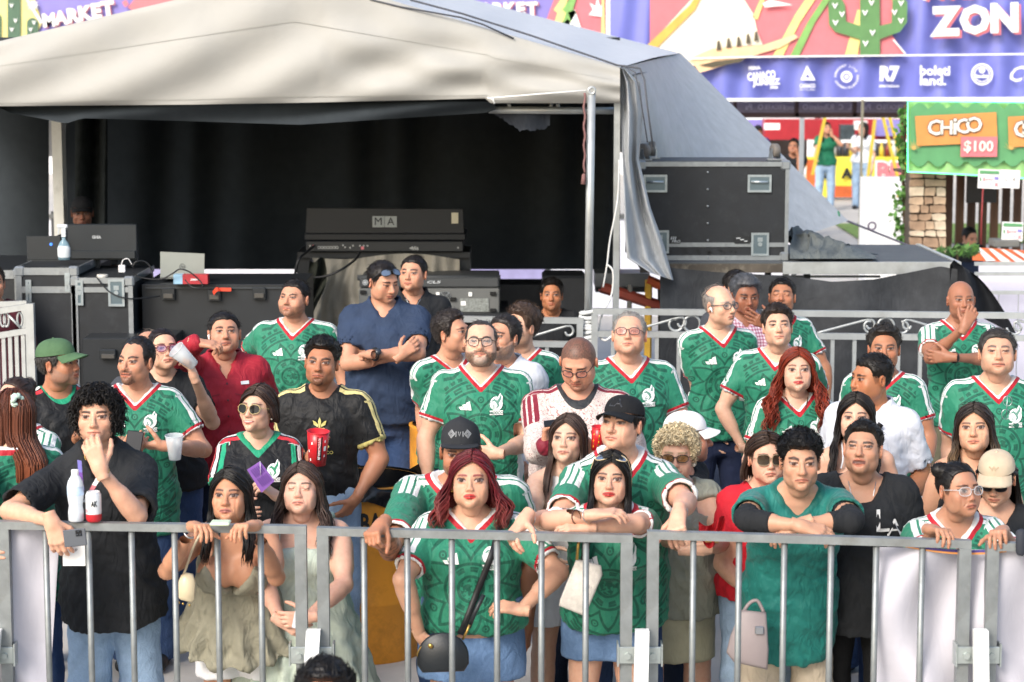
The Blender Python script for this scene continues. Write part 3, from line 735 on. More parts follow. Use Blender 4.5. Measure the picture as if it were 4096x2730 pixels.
# ------------------------------------------------------------------ people
MAT_GLASS = {}
def lensmat(name, col, alpha, rough=0.05):
    if name in MAT_GLASS: return MAT_GLASS[name]
    t = NT(name); t.base(hx(col)); t.set(Roughness=rough+0.08, Alpha=alpha, Specular_IOR_Level=0.35); t.bump(t.noise(4.0), 0.02, 0.002); MAT_GLASS[name] = t.mat; return t.mat
def sections(sp):
    """torso sections in units of torso length / metres"""
    L = sp['Lt']; fem = sp['g'] == 'f'; fat = sp.get('fat', 0.0); k = sp['bs']
    z = np.array([-0.20, -0.10, 0.0, 0.10, 0.22, 0.36, 0.50, 0.64, 0.78, 0.88, 0.96, 1.03])
    if fem:
        ax = [0.14, 0.165, 0.176, 0.172, 0.150, 0.134, 0.136, 0.148, 0.152, 0.142, 0.095, 0.055]
        ay = [0.095, 0.110, 0.115, 0.110, 0.098, 0.088, 0.092, 0.102, 0.100, 0.082, 0.062, 0.050]
    else:
        ax = [0.14, 0.155, 0.163, 0.162, 0.156, 0.152, 0.158, 0.170, 0.176, 0.165, 0.105, 0.060]
        ay = [0.095, 0.108, 0.113, 0.110, 0.104, 0.102, 0.108, 0.116, 0.112, 0.092, 0.068, 0.055]
    fx = np.interp(z, [-0.2, 0.0, 0.25, 0.45, 0.7, 0.9, 1.03], [0.02, 0.04, 0.065, 0.060, 0.035, 0.015, 0.01])*fat
    fy = np.interp(z, [-0.2, 0.0, 0.25, 0.45, 0.7, 0.9, 1.03], [0.02, 0.06, 0.095, 0.085, 0.045, 0.015, 0.01])*fat
    cy = np.interp(z, [-0.2, 0.0, 0.3, 0.6, 0.8, 1.03], [0.01, 0.01, 0.0, 0.0, 0.008, 0.025])-fy*0.55
    w_ = sp.get('sw', 1.0)
    return z*L, (np.array(ax)*(1+(w_-1)*ss(0.3, 0.8, z))+fx)*k, (np.array(ay)+fy)*k, cy*k
def solve(A, px, L, far):
    """point on the pixel's ray at distance L from A"""
    if isinstance(px[2], (int, float)): return W(px[0], px[1], px[2])
    v = ray(px[0], px[1]); v = v/np.linalg.norm(v); q = A-CAM; b = v@q; c = q@q-L*L; disc = b*b-c
    t = b if disc <= 0 else (b+math.sqrt(disc) if px[2] == 'b' else b-math.sqrt(disc))
    p = CAM+v*t
    if disc <= 0: p = A+nrm(p-A)*L
    return p
def decal(parent, name, polys, m_, cx, cz, bvh, P0, T, L, scale=1.0, off=0.006, group=None):
    """polys: list of (V2, F, material index); flat print laid onto the shirt front"""
    V, F, fm = [], [], []
    for k, (v2, f2, mi) in enumerate(polys):
        b = len(V)
        for u, v in v2:
            x, z = cx+u*scale, cz+v*scale
            hit = bvh.ray_cast(Vector((x, -0.9, z)), Vector((0, 1, 0)))
            y = hit[0].y if hit[0] is not None else -0.1
            V.append((x, y-off-0.0012*mi, z))
        F += [tuple(b+i for i in f) for f in f2]; fm += [mi]*len(f2)
    V = np.array(V)@T.T+P0
    return obj(name, V, F, m_, parent, fm=fm)
def disc(r, n=14, sx=1.0, sy=1.0, cx=0, cy=0, rings=2):
    V = [(cx, cy)]; F = []
    for j in range(1, rings+1):
        for k in range(n): V.append((cx+r*sx*j/rings*math.cos(6.2832*k/n), cy+r*sy*j/rings*math.sin(6.2832*k/n)))
    for k in range(n): F.append((0, 1+k, 1+(k+1) % n))
    for j in range(1, rings):
        for k in range(n):
            a = 1+(j-1)*n; F.append((a+k, a+n+k, a+n+(k+1) % n, a+(k+1) % n))
    return V, F
def strip(pts, w_):
    V, F = [], []
    for i, p in enumerate(pts):
        a = np.array(pts[max(i-1, 0)]); b = np.array(pts[min(i+1, len(pts)-1)]); d = b-a; d = d/(np.linalg.norm(d)+1e-9); n = np.array([-d[1], d[0]])
        ww = w_[i] if isinstance(w_, (list, tuple)) else w_
        V += [tuple(np.array(p)+n*ww/2), tuple(np.array(p)-n*ww/2)]
    for i in range(len(pts)-1): F.append((2*i, 2*i+1, 2*i+3, 2*i+2))
    return V, F
def txt2(s_, size, cx=0, cy=0, **k):
    V, F = glyphs(s_, **k); return [(cx+v[0]*size, cy+v[1]*size) for v in V], F
def crest_polys(col=True):
    # round badge: white ground, eagle with raised wing on a ball, word below
    P = [(*disc(0.030, 16, 1.0, 1.05, 0, 0.006), 0)]
    P.append(([(0.004, 0.03), (0.018, 0.052), (0.030, 0.036), (0.028, 0.015)], [(0, 1, 2, 3)], 0))
    P.append(([(-0.031, -0.044), (0.031, -0.044), (0.031, -0.024), (-0.031, -0.024)], [(0, 1, 2, 3)], 0))
    P.append((*strip([(-0.020, 0.018), (-0.010, 0.024), (0.004, 0.014), (0.010, -0.002), (0.000, -0.014)], [0.004, 0.009, 0.012, 0.009, 0.003]), 1))
    P.append((*strip([(0.006, 0.012), (0.018, 0.030), (0.022, 0.046)], [0.012, 0.010, 0.002]), 1))
    P.append((*strip([(-0.016+0.018*math.cos(a), 0.002+0.018*math.sin(a)) for a in np.linspace(2.2, 5.2, 8)], 0.0035), 1))
    P.append((*strip([(-0.004, -0.006), (-0.016, -0.010), (-0.010, 0.004)], 0.004), 1))
    P.append((*txt2('MEXICO', 0.0175, 0, -0.034, bold=0.02), 2)); return P
def bars_polys():
    P = []
    for i, (x0, h_) in enumerate(((-0.026, 0.014), (-0.009, 0.026), (0.008, 0.038))):
        P.append(([(x0, -0.016), (x0+0.0145, -0.016), (x0+0.0145-h_*0.62+0.0, -0.016+h_), (x0-h_*0.62, -0.016+h_*1.0)] if False else [(x0, -0.016), (x0+0.014, -0.016), (x0+0.014-0.006-h_*0.05, -0.016+h_), (x0-0.008-h_*0.05, -0.016+h_*0.80)], [(0, 1, 2, 3)], 0))
    return P
M_PRINT_W = mat('print_white', '#e9eae8', 0.6, var=0.03); M_PRINT_G = mat('print_grey_green', '#5d8a7c', 0.6); M_PRINT_D = mat('print_dark_green', '#2f5a4c', 0.6)
M_PRINT_GOLD = mat('print_gold', '#c9bd70', 0.5); M_PRINT_MAR = mat('print_maroon', '#8a2236', 0.6)
def ringpts(c, n_, r, k=14, ref=(0, 0, 1)):
    n_ = nrm(n_); u = np.cross(n_, ref); u = nrm(u) if np.linalg.norm(u) > 1e-3 else nrm(np.cross(n_, (1, 0, 0))); v = np.cross(n_, u)
    return [np.array(c)+r*(u*math.cos(6.2832*i/k)+v*math.sin(6.2832*i/k)) for i in range(k)]
M_SHOE = None
PEOPLE = {}
def person(sp):
    global M_SHOE
    sp = dict(sp); rs = np.random.RandomState(abs(hash(sp['id'])) % 99991 if False else sum(ord(c)*(i+3) for i, c in enumerate(sp['id'])))
    D = sp['D']; f = dict(sp.get('f', {})); g = sp['g'] = f.get('g', 'm'); fem = g == 'f'; skin = f.get('skin', '#c58f70')
    lod = 0 if D < 9.45 else (1 if D < 11.6 else 2)
    hs = sp.get('hs', 0.935 if fem else 0.975); R = rotm(sp.get('hy', 0), sp.get('hp', -2)-9, sp.get('hr', 0))
    f['w'] = f.get('w', 1.0)*(1.02 if fem else 1.035); f.setdefault('es', 0.0340+0.0012*rs.randn()); f.setdefault('nose', (0.9 if fem else 1.02)+0.07*rs.randn()); f.setdefault('chin', 1.0+0.12*rs.randn()); f.setdefault('seed', float(rs.rand()*9))
    f['jaw'] = f.get('jaw', 0.95 if fem else 1.02)*(1+0.025*rs.randn()); f.setdefault('browz', (0.0195 if fem else 0.0175)+0.0012*rs.randn()); f.setdefault('mw', (0.0300 if fem else 0.0310)+0.0012*rs.randn())
    f['capped'] = any(x[0] == 'cap' for x in sp.get('ex', ()))
    eye = W(sp['e'][0], sp['e'][1], D); Hc = eye-R@np.array([0, -0.085*hs, 0])
    ty = sp.get('ty', sp.get('hy', 0)*0.4); Ry = rotm(ty)
    Nk = Hc+Ry@np.array([sp.get('nx', 0.0), sp.get('ny', 0.030), -0.152*hs-sp.get('nl', 0.0)])
    st = sp.get('st', min(1.88, max(1.50, Hc[2]+0.12*hs-gz_at(Hc[1]))))
    bs = sp.get('bs', st/1.72)*1.0
    lean = sp.get('lean', (0, 0.02)); gz = sp.get('gz', gz_at(Nk[1]+lean[1]))
    Pv = np.array([Nk[0]+lean[0], Nk[1]+lean[1], gz+0.525*st+sp.get('pz', 0.0)])
    up = nrm(Nk-Pv); back = nrm(np.cross(up, Ry[:,0])); right = np.cross(back, up); T = np.stack([right, back, up], 1)
    Lt = sp['Lt'] = float(np.linalg.norm(Nk-Pv)); sp['bs'] = bs
    to = lambda p: (np.asarray(p)-Pv)@T
    fo = lambda V: np.asarray(V)@T.T+Pv
    rt = root('person', (Pv[0], Pv[1], gz), sp['label'], 'person', sp.get('group'))
    rl = np.array([Pv[0], Pv[1], gz])
    zs, ax, ay, cy = sections(sp)
    shw = (0.166 if not fem else 0.150)*bs*sp.get('sw', 1.0)+0.018*sp.get('fat', 0)
    S = {}; E = {}; Wr = {}; ak = sp.get('ar', 1.0)*(0.88 if fem else 1.0)*(1+0.22*sp.get('fat', 0)); Lu, Lf = 0.295*bs, 0.255*bs
    for s, key in ((-1, 'L'), (1, 'R')):
        S[s] = fo((s*shw, 0.012, Lt*0.870+sp.get('shr', 0)*0.02))
        a = sp.get(key)
        if a is None:
            E[s] = fo((s*(shw+0.055), 0.03, Lt*0.885-Lu*0.97)); Wr[s] = E[s]+T@np.array([s*-0.015, -0.07, -Lf*0.95])
        else:
            E[s] = solve(S[s], a[0], Lu, False); Wr[s] = solve(E[s], a[1], Lf, False)
    # legs
    hipz = 0.0; legs = sp.get('legs', {}); hip = {}; knee = {}; ank = {}
    for s in (-1, 1):
        Rp = Ry
        hip[s] = Pv+Rp@np.array([s*0.085*bs, 0.0, -0.02])
        ank[s] = np.array([Pv[0], Pv[1], gz+0.085])+Rp@np.array([s*legs.get('w', 0.11), legs.get('dy', 0.02)+s*legs.get('st', 0.0), 0])
        knee[s] = (hip[s]+ank[s])/2+Rp@np.array([s*0.012, -0.02-legs.get('kb', 0.0), 0.0])
    # ---- body (one continuous skin surface), built in the torso's frame
    hb = (0.0115, 0.0145, 0.017)[lod]; bm = (0.90 if not fem else 0.93)
    pts = [to(p) for d_ in (E, Wr, ank, knee, S) for p in d_.values()]+[to(Hc)]
    lo = np.min(pts, 0)-0.09; hi = np.max(pts, 0)+0.09; lo = np.minimum(lo, (-ax.max()-.02, (cy-ay).min()-.02, -0.25*Lt)); hi = np.maximum(hi, (ax.max()+.02, (cy+ay).max()+.02, Lt)); hi[2] = min(hi[2], to(Hc)[2]+0.02)
    G = SDF(lo, hi, hb)
    G.gen(zs[:-1], ax[:-1]*bm, ay[:-1]*bm, cy[:-1], ex=2.2)
    bust = sp.get('bust', 0.75 if fem else 0.0)
    if bust:
        for s in (-1, 1): G.ell((s*0.070*bs, -0.070*bs+cy[7]-0.02*bust, Lt*0.66), (0.070*bust**0.3, 0.060*bust**0.5, 0.068*bust**0.3), 0.035)
    nr = (0.046 if fem else 0.054)*sp.get('nk', 1.0)*(1+0.15*sp.get('fat', 0))
    nt_ = to(Hc+R@np.array([0, 0.028, -0.065])*hs); nb_ = np.array([0, 0.022, Lt*0.93])
    G.cone(nb_, nt_, nr*1.12, nr*0.94, 0.04)
    for s in (-1, 1):
        Sx, Ex, Wx = to(S[s]), to(E[s]), to(Wr[s])
        G.cone(nb_+np.array([s*0.03, 0.01, 0.035]), Sx+np.array([-s*0.02, 0.0, 0.012]), 0.036*bs, 0.040*bs, 0.05)
        G.cone(Sx, Ex, 0.048*ak, 0.039*ak, 0.035)
        G.cone(Sx*0.72+Ex*0.28, Sx*0.35+Ex*0.65, 0.048*ak, 0.045*ak, 0.03)
        G.cone(Ex, Wx, 0.037*ak, 0.0245*ak**0.6, 0.02); G.cone(Ex*0.8+Wx*0.2, Ex*0.55+Wx*0.45, 0.042*ak, 0.036*ak, 0.02)
        H_, K_, A_ = to(hip[s]), to(knee[s]), to(ank[s]); lk = (0.95 if fem else 1.0)*(1+0.25*sp.get('fat', 0))*sp.get('lr', 1.0)
        G.cone(H_, K_, 0.086*lk, 0.053*lk, 0.04); G.cone(K_, A_, 0.052*lk, 0.034, 0.03); G.cone(K_*0.8+A_*0.2, K_*0.5+A_*0.5, 0.056*lk, 0.050*lk, 0.03)
    V, Q = G.mesh(); V = fo(V)
    sk = np.array(hx(skin)); Cb = np.tile(sk, (len(V), 1))*(1+0.06*nz(V, 30.0, 1.0))[:,None]
    if sp.get('tattoo'):
        s = sp['tattoo']; dv = nrm(Wr[s]-E[s]); tt = (V-E[s])@dv/np.linalg.norm(Wr[s]-E[s]); qq = np.linalg.norm(V-E[s]-np.outer((V-E[s])@dv, dv), axis=1)
        mk = ((tt > -0.35) & (tt < 0.75) & (qq < 0.06) & (nz(V, 110.0, 3.0) > 0.12)); Cb[mk] = Cb[mk]*0.35
    parts = [(V, Q, np.concatenate([np.clip(Cb, 0, 1), np.ones((len(V), 1))], 1))]
    f['fat'] = f.get('fat', sp.get('fat', 0)*0.8)*0.5
    hv, hq, hc = make_head(f, (0.0033, 0.0038, 0.0045)[lod]); parts.append(((hv*hs)@R.T+Hc, hq, hc))
    for s, key in ((-1, 'L'), (1, 'R')):
        a = sp.get(key); ho = a[2] if a is not None and len(a) > 2 else None
        fd = nrm(Wr[s]-E[s])
        if ho is None: ho = ('relaxed', None, None)
        if ho == 'none': continue
        Fd = fd if ho[1] is None else nrm(ho[1]); Pn = (T@np.array([-s*1.0, 0.3, 0.0])) if ho[2] is None else np.array(ho[2], float)
        parts.append(make_hand(Wr[s], Fd, Pn, s, (0.90 if fem else 1.0)*bs**0.5, ho[0], skin, (0.0042, 0.0048, 0.0058)[lod], f.get('nail')))
    V, Q, C = merge(parts)
    me = npmesh('body', V-rl, Q, SKIN, True, {'col': C}); bo = bpy.data.objects.new('body', me); link(bo, rt)
    # ---- hair
    hr_ = make_hair(f, rs)
    if hr_ is not None:
        v, q, c = hr_; me = npmesh('hair', (v*hs)@R.T+Hc-rl, q, HAIR, True, {'col': c}); link(bpy.data.objects.new('hair', me), rt)
    P = dict(rt=rt, Hc=Hc, R=R, hs=hs, T=T, Pv=Pv, Lt=Lt, fo=fo, to=to, S=S, E=E, Wr=Wr, sp=sp, zs=zs, ax=ax, ay=ay, cy=cy, bs=bs, shw=shw, ak=ak, rl=rl, hip=hip, knee=knee, ank=ank, Ry=Ry, lod=lod, fem=fem, bust=bust, Nk=Nk, nr=nr, up=up)
    PEOPLE[sp['id']] = P
    if sp.get('top'): garment(P, **sp['top'])
    if sp.get('legw'): legwear(P, **sp['legw'])
    # shoes
    for s in (-1, 1):
        G = SDF((-0.06, -0.22, -0.09), (0.06, 0.10, 0.06), 0.013); G.cone((0, -0.15, -0.052), (0, 0.05, -0.048), 0.038, 0.036); G.cone((0, 0.03, -0.05), (0, 0.02, 0.03), 0.04, 0.042, 0.03)
        G.cut(lambda X, Y, Z: -0.083-Z+0*X+0*Y); v, q = G.mesh()
        obj('shoe', v@Ry.T+ank[s], q, M_SHOES[sp.get('shoe', 'black')], rt, True)
    for ex_ in sp.get('ex', ()): EXTRA[ex_[0]](P, *ex_[1:])
    return P
M_SHOES = {'black': mat('shoe_black', '#17181a', 0.6), 'white': mat('shoe_white', '#d8d8d6', 0.6)}
def neckline(kind, Lt, bs):
    zV, wd, cosk = {'v': (0.895, 0.088, 0.66), 'deepv': (0.74, 0.090, 0.6), 'crew': (0.945, 0.078, 0.9), 'open': (0.82, 0.066, 0.55), 'polo': (0.895, 0.075, 0.6), 'scoop': (0.84, 0.092, 0.8), 'square': (0.80, 0.10, 0.9), 'high': (0.985, 0.07, 0.9)}.get(kind, (0.9, 0.08, 0.9))
    def zh(X, Y):
        a = np.abs(X)/(wd*bs); pw = 1.0 if kind in ('v', 'deepv', 'open', 'polo') else 2.2
        zf = Lt*zV+(Lt*1.045-Lt*zV)*a**pw
        k = ss(-0.035, 0.06, Y); return zf*(1-k)+np.maximum(Lt*1.045, zf)*k
    return zh, cosk
def garment(P, mt, kind='tee', sl=0.62, neck='v', hem=-0.12, e=0.016, loose=0.0, crest=None, logo=None, collar=None, name='shirt', skirt=None, zstrap=None, wr=1.0, carve=True):
    sp, Lt, bs = P['sp'], P['Lt'], P['bs']; to, fo = P['to'], P['fo']; h = (0.0098, 0.0118, 0.0135)[P['lod']]
    zs, ax, ay, cy = P['zs'], P['ax'].copy(), P['ay'].copy(), P['cy']
    ls = np.interp(zs/Lt, [-0.2, 0.3, 0.7, 0.85], [1, 1, 0.3, 0.0])*loose
    zlo = hem*Lt
    ar = {}
    for s in (-1, 1):
        Sx, Ex, Wx = to(P['S'][s]), to(P['E'][s]), to(P['Wr'][s]); ar[s] = (Sx, Ex, Wx)
    pts = [np.array([-ax.max()-e-loose-.02, (cy-ay).min()-e-loose-0.09*P['bust']-.01, zlo]), np.array([ax.max()+e+loose+.02, (cy+ay).max()+e+loose+.02, Lt*1.06])]
    if kind != 'tank':
        for s in (-1, 1):
            Sx, Ex, Wx = ar[s]; tip = Sx+(Ex-Sx)*min(sl, 1.0); pts += [tip-0.085, tip+0.085, Sx+0.07, Sx-0.07]
            if kind == 'long': pts += [Ex-.07, Ex+.07, Wx-.05, Wx+.05]
    if skirt: pts += [np.array([-skirt[1]-.02, -skirt[1]-.02, skirt[0]*Lt]), np.array([skirt[1]+.02, skirt[1]+.02, 0])]
    gv = P['T'].T@np.array([0, 0, -1.0]); gk = gv[1]/max(0.3, -gv[2]); fz = 0.42*Lt
    sh = lambda z_: np.clip(fz-np.asarray(z_), 0, 9)*gk*0.6
    if gk < 0: pts.append(np.array([0, (cy-ay).min()-e+sh(skirt[0]*Lt if skirt else zlo)-.02-(skirt[1]*0.6 if skirt else 0), 0]))
    G = SDF(np.min(pts, 0), np.max(pts, 0), h)
    if skirt:
        z2 = np.concatenate([[skirt[0]*Lt], zs[zs > (skirt[2] if len(skirt) > 2 else 0.35)*Lt]]); f_ = lambda a, v0: np.concatenate([[v0], a[zs > (skirt[2] if len(skirt) > 2 else 0.35)*Lt]])
        G.gen(z2, f_(ax+ls, skirt[1]), f_(ay+ls, skirt[1]*0.75)+0.35*np.abs(sh(z2)), f_(cy, 0)+0.65*sh(z2), ex=2.1, e=e)
    else:
        if zlo < zs[0]: zs = np.concatenate([[zlo], zs]); ax = np.concatenate([[ax[0]+0.012], ax]); ay = np.concatenate([[ay[0]+0.012], ay]); cy = np.concatenate([[cy[0]], cy]); ls = np.concatenate([[ls[0]], ls])
        hb_ = 0.016*ss(0.28*Lt, 0.0, zs)*(hem < -0.02); ax2, ay2 = ax+ls+hb_, ay+ls+hb_
        if hem < -0.02: ax2 = np.maximum(ax2, np.interp(0.1*Lt, zs, ax2)*(zs < 0.1*Lt)+0); ay2 = np.maximum(ay2, np.interp(0.1*Lt, zs, ay2)*(zs < 0.1*Lt))
        G.gen(zs, ax2, ay2+0.35*np.abs(sh(zs)), cy+0.65*sh(zs), e=e, ex=2.3)
    if P['bust']:
        b = P['bust']
        for s in (-1, 1): G.ell((s*0.068*bs, -0.070*bs+P['cy'][7]-0.02*b, Lt*0.66), (0.074*b**0.3+e, 0.060*b**0.5+e, 0.070*b**0.3+e), 0.05)
        G.ell((0, -0.060*bs+P['cy'][7]-0.02*b, Lt*0.66), (0.06, 0.056*b**0.5+e, 0.06), 0.05)
    ak = P['ak']; nb_ = np.array([0, 0.022, Lt*0.93])
    if kind != 'tank':
        for s in (-1, 1):
            Sx, Ex, Wx = ar[s]
            G.cone(nb_+np.array([s*0.03, 0.01, 0.035]), Sx+np.array([-s*0.02, 0.0, 0.012]), 0.036*bs+e*0.7, 0.040*bs+e, 0.05)
            tip = Sx+(Ex-Sx)*min(sl, 1.0); r0 = 0.050*ak+e; r1 = (0.046*ak+e*0.95+0.003)*wr
            if kind == 'long':
                G.cone(Sx, Ex, r0, 0.045*ak+e*0.9, 0.04); G.cone(Ex, Ex+(Wx-Ex)*0.97, 0.043*ak+e*0.85, 0.030*ak+e*0.6, 0.03)
            else: G.cone(Sx, tip, r0, r1, 0.04)
    else:
        for s in (-1, 1):
            Sx = ar[s][0]; a = np.array([s*0.062*bs, 0.0, Lt*1.0])
    zh, cosk = neckline(neck, Lt, bs)
    if kind != 'tank': G.cut(lambda X, Y, Z: ((Z-zh(X, Y))*cosk).astype(np.float32))
    else: 
        zt = zstrap or 0.80
        if neck == 'tankhi': G.cut(lambda X, Y, Z: np.maximum((Z-Lt*(0.86+1.1*np.clip(np.abs(X)/(0.1*bs)-0.35, 0, 1)**2*0.0+0.10*(np.abs(X) > 0.035)*(np.abs(X) < 0.075)))*0.8, (np.abs(X)-0.085*bs-0.5*np.clip(Lt*0.80-Z, 0, 1))*0.8).astype(np.float32))
        elif neck == 'deepv': G.cut(lambda X, Y, Z: np.maximum(Z-Lt*(0.50+np.abs(X)*3.0+2*ss(0, 0.05, Y)), np.maximum(Z-Lt*(zt+0.06), (Z-Lt*(zt+0.10-np.abs(np.abs(X)-0.075*bs)*3.2)))).astype(np.float32)*0.6)
        else: G.cut(lambda X, Y, Z: (Z-Lt*zt+0*X+0.0*Y).astype(np.float32))
    G.cut(lambda X, Y, Z: (zlo-Z+0*X+0*Y).astype(np.float32) if not skirt else (skirt[0]*Lt-Z+0*X+0*Y).astype(np.float32))
    if kind == 'tee':
        for s in (-1, 1):            # cut sleeve ends square and hollow them
            Sx, Ex, _ = ar[s]; d = nrm(Ex-Sx); Ls = np.linalg.norm(Ex-Sx)*sl; tip = Sx+d*Ls
            def fn(X, Y, Z):
                t = (X-tip[0])*d[0]+(Y-tip[1])*d[1]+(Z-tip[2])*d[2]
                q = np.sqrt(np.maximum((X-tip[0])**2+(Y-tip[1])**2+(Z-tip[2])**2-t*t, 0))
                return np.where((q < 0.10) & (t > -0.02) & (t < 0.09), t, -1.0).astype(np.float32)
            G.cut(fn)
            r1 = (0.046*ak+e*0.95+0.003)*wr-0.011
            if carve and r1 > 0.043*ak: G.cone(tip-d*0.035, tip+d*0.04, r1-0.003, r1, 0.0, sub=True)
    V, Q = G.mesh()
    N = vnorm(V, Q)
    # folds: broad diagonal pulls at the waist and armpits, soft waves elsewhere
    wz = np.interp(V[:,2]/Lt, [-0.3, 0.1, 0.45, 0.8, 1.0], [1.0, 1.0, 0.9, 0.5, 0.15]); sd = rs_seed(sp['id'])
    amp = 0.0085+loose*0.05
    V2 = V*np.array([1.0, 0.7, 1.35]); dsp = amp*wz*nz(V2+np.array([0, 0, 0.6])*np.abs(V[:,0:1]), 26.0, sd)+amp*0.5*nz(V2, 55.0, sd+1)
    if skirt:
        an = np.arctan2(V[:,0], -V[:,1]); k = ss(0.36*Lt, skirt[0]*Lt*0.6, V[:,2]); dsp = dsp+k*0.016*np.sin(an*17+1.5*np.sin(an*3+sd)+6*V[:,2])
    V3 = V@np.array([[0.8, 0, 0.6], [0, 1, 0], [-0.6, 0, 0.8]])*np.array([1.0, 0.8, 0.45]); V4 = V@np.array([[0.8, 0, -0.6], [0, 1, 0], [0.6, 0, 0.8]])*np.array([1.0, 0.8, 0.45])
    left = ss(-0.05, 0.05, V[:,0]); dsp = dsp+0.0065*wz*((1-left)*(1-2.6*np.abs(nz(V3, 34.0, sd+3)))+left*(1-2.6*np.abs(nz(V4, 34.0, sd+5))))
    V = V+N*dsp[:,None]
    # coordinates carried by the cloth
    x, y, z = V[:,0], V[:,1], V[:,2]
    tc = np.stack([x/bs, y/bs, (z-Lt*0.47)/bs], 1)
    back = y > 0.03; tc[back, 0] += 0.0
    sv = np.full((len(V), 3), 0.0); sv[:,1] = 9.0; ed = np.full((len(V), 3), 1.0)
    ed[:,0] = (zh(x, y)-z)*cosk if kind != 'tank' else 1.0
    for s in (-1, 1):
        if kind == 'tank': break
        Sx, Ex, Wx = ar[s]; d = nrm(Ex-Sx); L = np.linalg.norm(Ex-Sx)
        N0 = np.array([s*0.075*bs, 0.015, Lt*1.0]); St = Sx+np.array([0, 0, 0.055*bs]); dA = nrm(St-N0); LA = np.linalg.norm(St-N0)
        rel = V-Sx; t = rel@d; q = np.linalg.norm(rel-np.outer(t, d), axis=1)
        onarm = (t > 0.0) & (q < 0.075*max(ak, 1)+e) & (s*x > 0) & ((s*x > shx(P)*0.97) | (q < 0.062*ak+e))
        # arm frame: rotate 'up' with the arm
        lat = np.array([s, 0, 0.0]); axr = np.cross(lat, d); sn = np.linalg.norm(axr); ca = float(lat@d)
        if sn > 1e-4: nB = np.array(Matrix.Rotation(math.atan2(sn, ca), 3, Vector(axr/sn)) @ Vector((0, 0, 1)))
        else: nB = np.array([0, 0, 1.0])
        vB = np.cross(d, nB)*s
        va = rel@vB; outer = (rel@nB) > -0.012
        relA = V-N0; tA = relA@dA
        onsh = (~onarm) & (s*x > 0.045*bs) & (z > Lt*0.70) 
        sv[onsh, 0] = (y[onsh]-0.012); sv[onsh, 1] = np.where(z[onsh] > np.interp(s*x[onsh], [0.06*bs, P['shw']+0.03], [Lt*0.86, Lt*0.80]), tA[onsh], 9)
        m_ = onarm
        sv[m_, 0] = va[m_]; sv[m_, 1] = np.where(outer[m_], LA+t[m_], 9)
        sv[np.abs(sv[:,0]) > 0.058, 1] = 9.0
        m2 = onarm & (t > 0.05); sv[m2, 2] = t[m2]
        if kind == 'tee': ed[onarm, 1] = (L*sl-t)[onarm]
        if kind == 'long':
            dw = nrm(Wx-Ex); tw = (V-Ex)@dw; qw = np.linalg.norm(V-Ex-np.outer(tw, dw), axis=1); m3 = (tw > 0.02) & (qw < 0.07); ed[m3, 1] = (np.linalg.norm(Wx-Ex)*0.97+0.03-tw)[m3]; sv[m3, 2] = 0.3
    o = npmesh(name, fo(V)-P['rl'], Q, mt, True, {'tc': tc, 'sl': sv, 'ed': ed}); ob = link(bpy.data.objects.new(name, o), P['rt'])
    P['bvh'] = None
    if crest or logo or sp.get('prints'):
        bv = BVHTree.FromPolygons(V.tolist(), Q.tolist()); P['bvh'] = bv
        if crest: decal(ob, 'badge', crest_polys(), [M_PRINT_W, M_PRINT_G, M_PRINT_D] if crest is True else crest, 0.078*bs, Lt*0.735, bv, P['Pv'], P['T'], Lt, 1.08*bs)
        if logo: decal(ob, 'logo', bars_polys(), [M_PRINT_W if logo is True else logo], -0.072*bs, Lt*0.725, bv, P['Pv'], P['T'], Lt, 1.15*bs)
        for polys, ms, cx, cz, sc in sp.get('prints', ()): decal(ob, 'print', polys, ms, cx*bs, Lt*cz, bv, P['Pv'], P['T'], Lt, sc)
    if collar: shirt_collar(P, ob, *collar)
    return ob
def shx(P): return P['shw']
def rs_seed(s): return (sum(ord(c)*(i+1) for i, c in enumerate(s)) % 97)/9.0
def shirt_collar(P, ob, mt, w_=0.042, opn=0.05, spread=1.0):
    """folded collar: a band that rolls over round the neck, with two points in front"""
    Lt, bs, fo = P['Lt'], P['bs'], P['fo']; r = P['nr']*1.25+0.006; V = []; n = 26
    for i in range(n+1):
        a = -math.pi+opn/r*0.5+(2*math.pi-opn/r)*i/n                        # from front, round the back, to front
        x, y = math.sin(a), math.cos(a)                                      # a=+-pi -> front (-y)
        fr = max(0.0, -y)**2; zt = Lt*(1.06-0.135*fr)
        pt = 1+0.75*max(0.0, -y)**6
        V.append((r*x*1.08, 0.018+r*y*1.02, zt+0.012)); V.append((r*x*1.20, 0.018+r*y*1.14, zt+0.018)); V.append((r*x*(1.46+0.1*fr), 0.014+r*y*(1.36+0.18*fr), zt-w_*pt*0.75))
        V.append((r*x*1.30, 0.016+r*y*1.22, zt-w_*pt*0.75))
    F = []
    for i in range(n):
        for k in range(3): F.append((4*i+k, 4*i+k+1, 4*i+5+k, 4*i+4+k))
    return obj('collar', fo(np.array(V)), F, mt, ob, True)
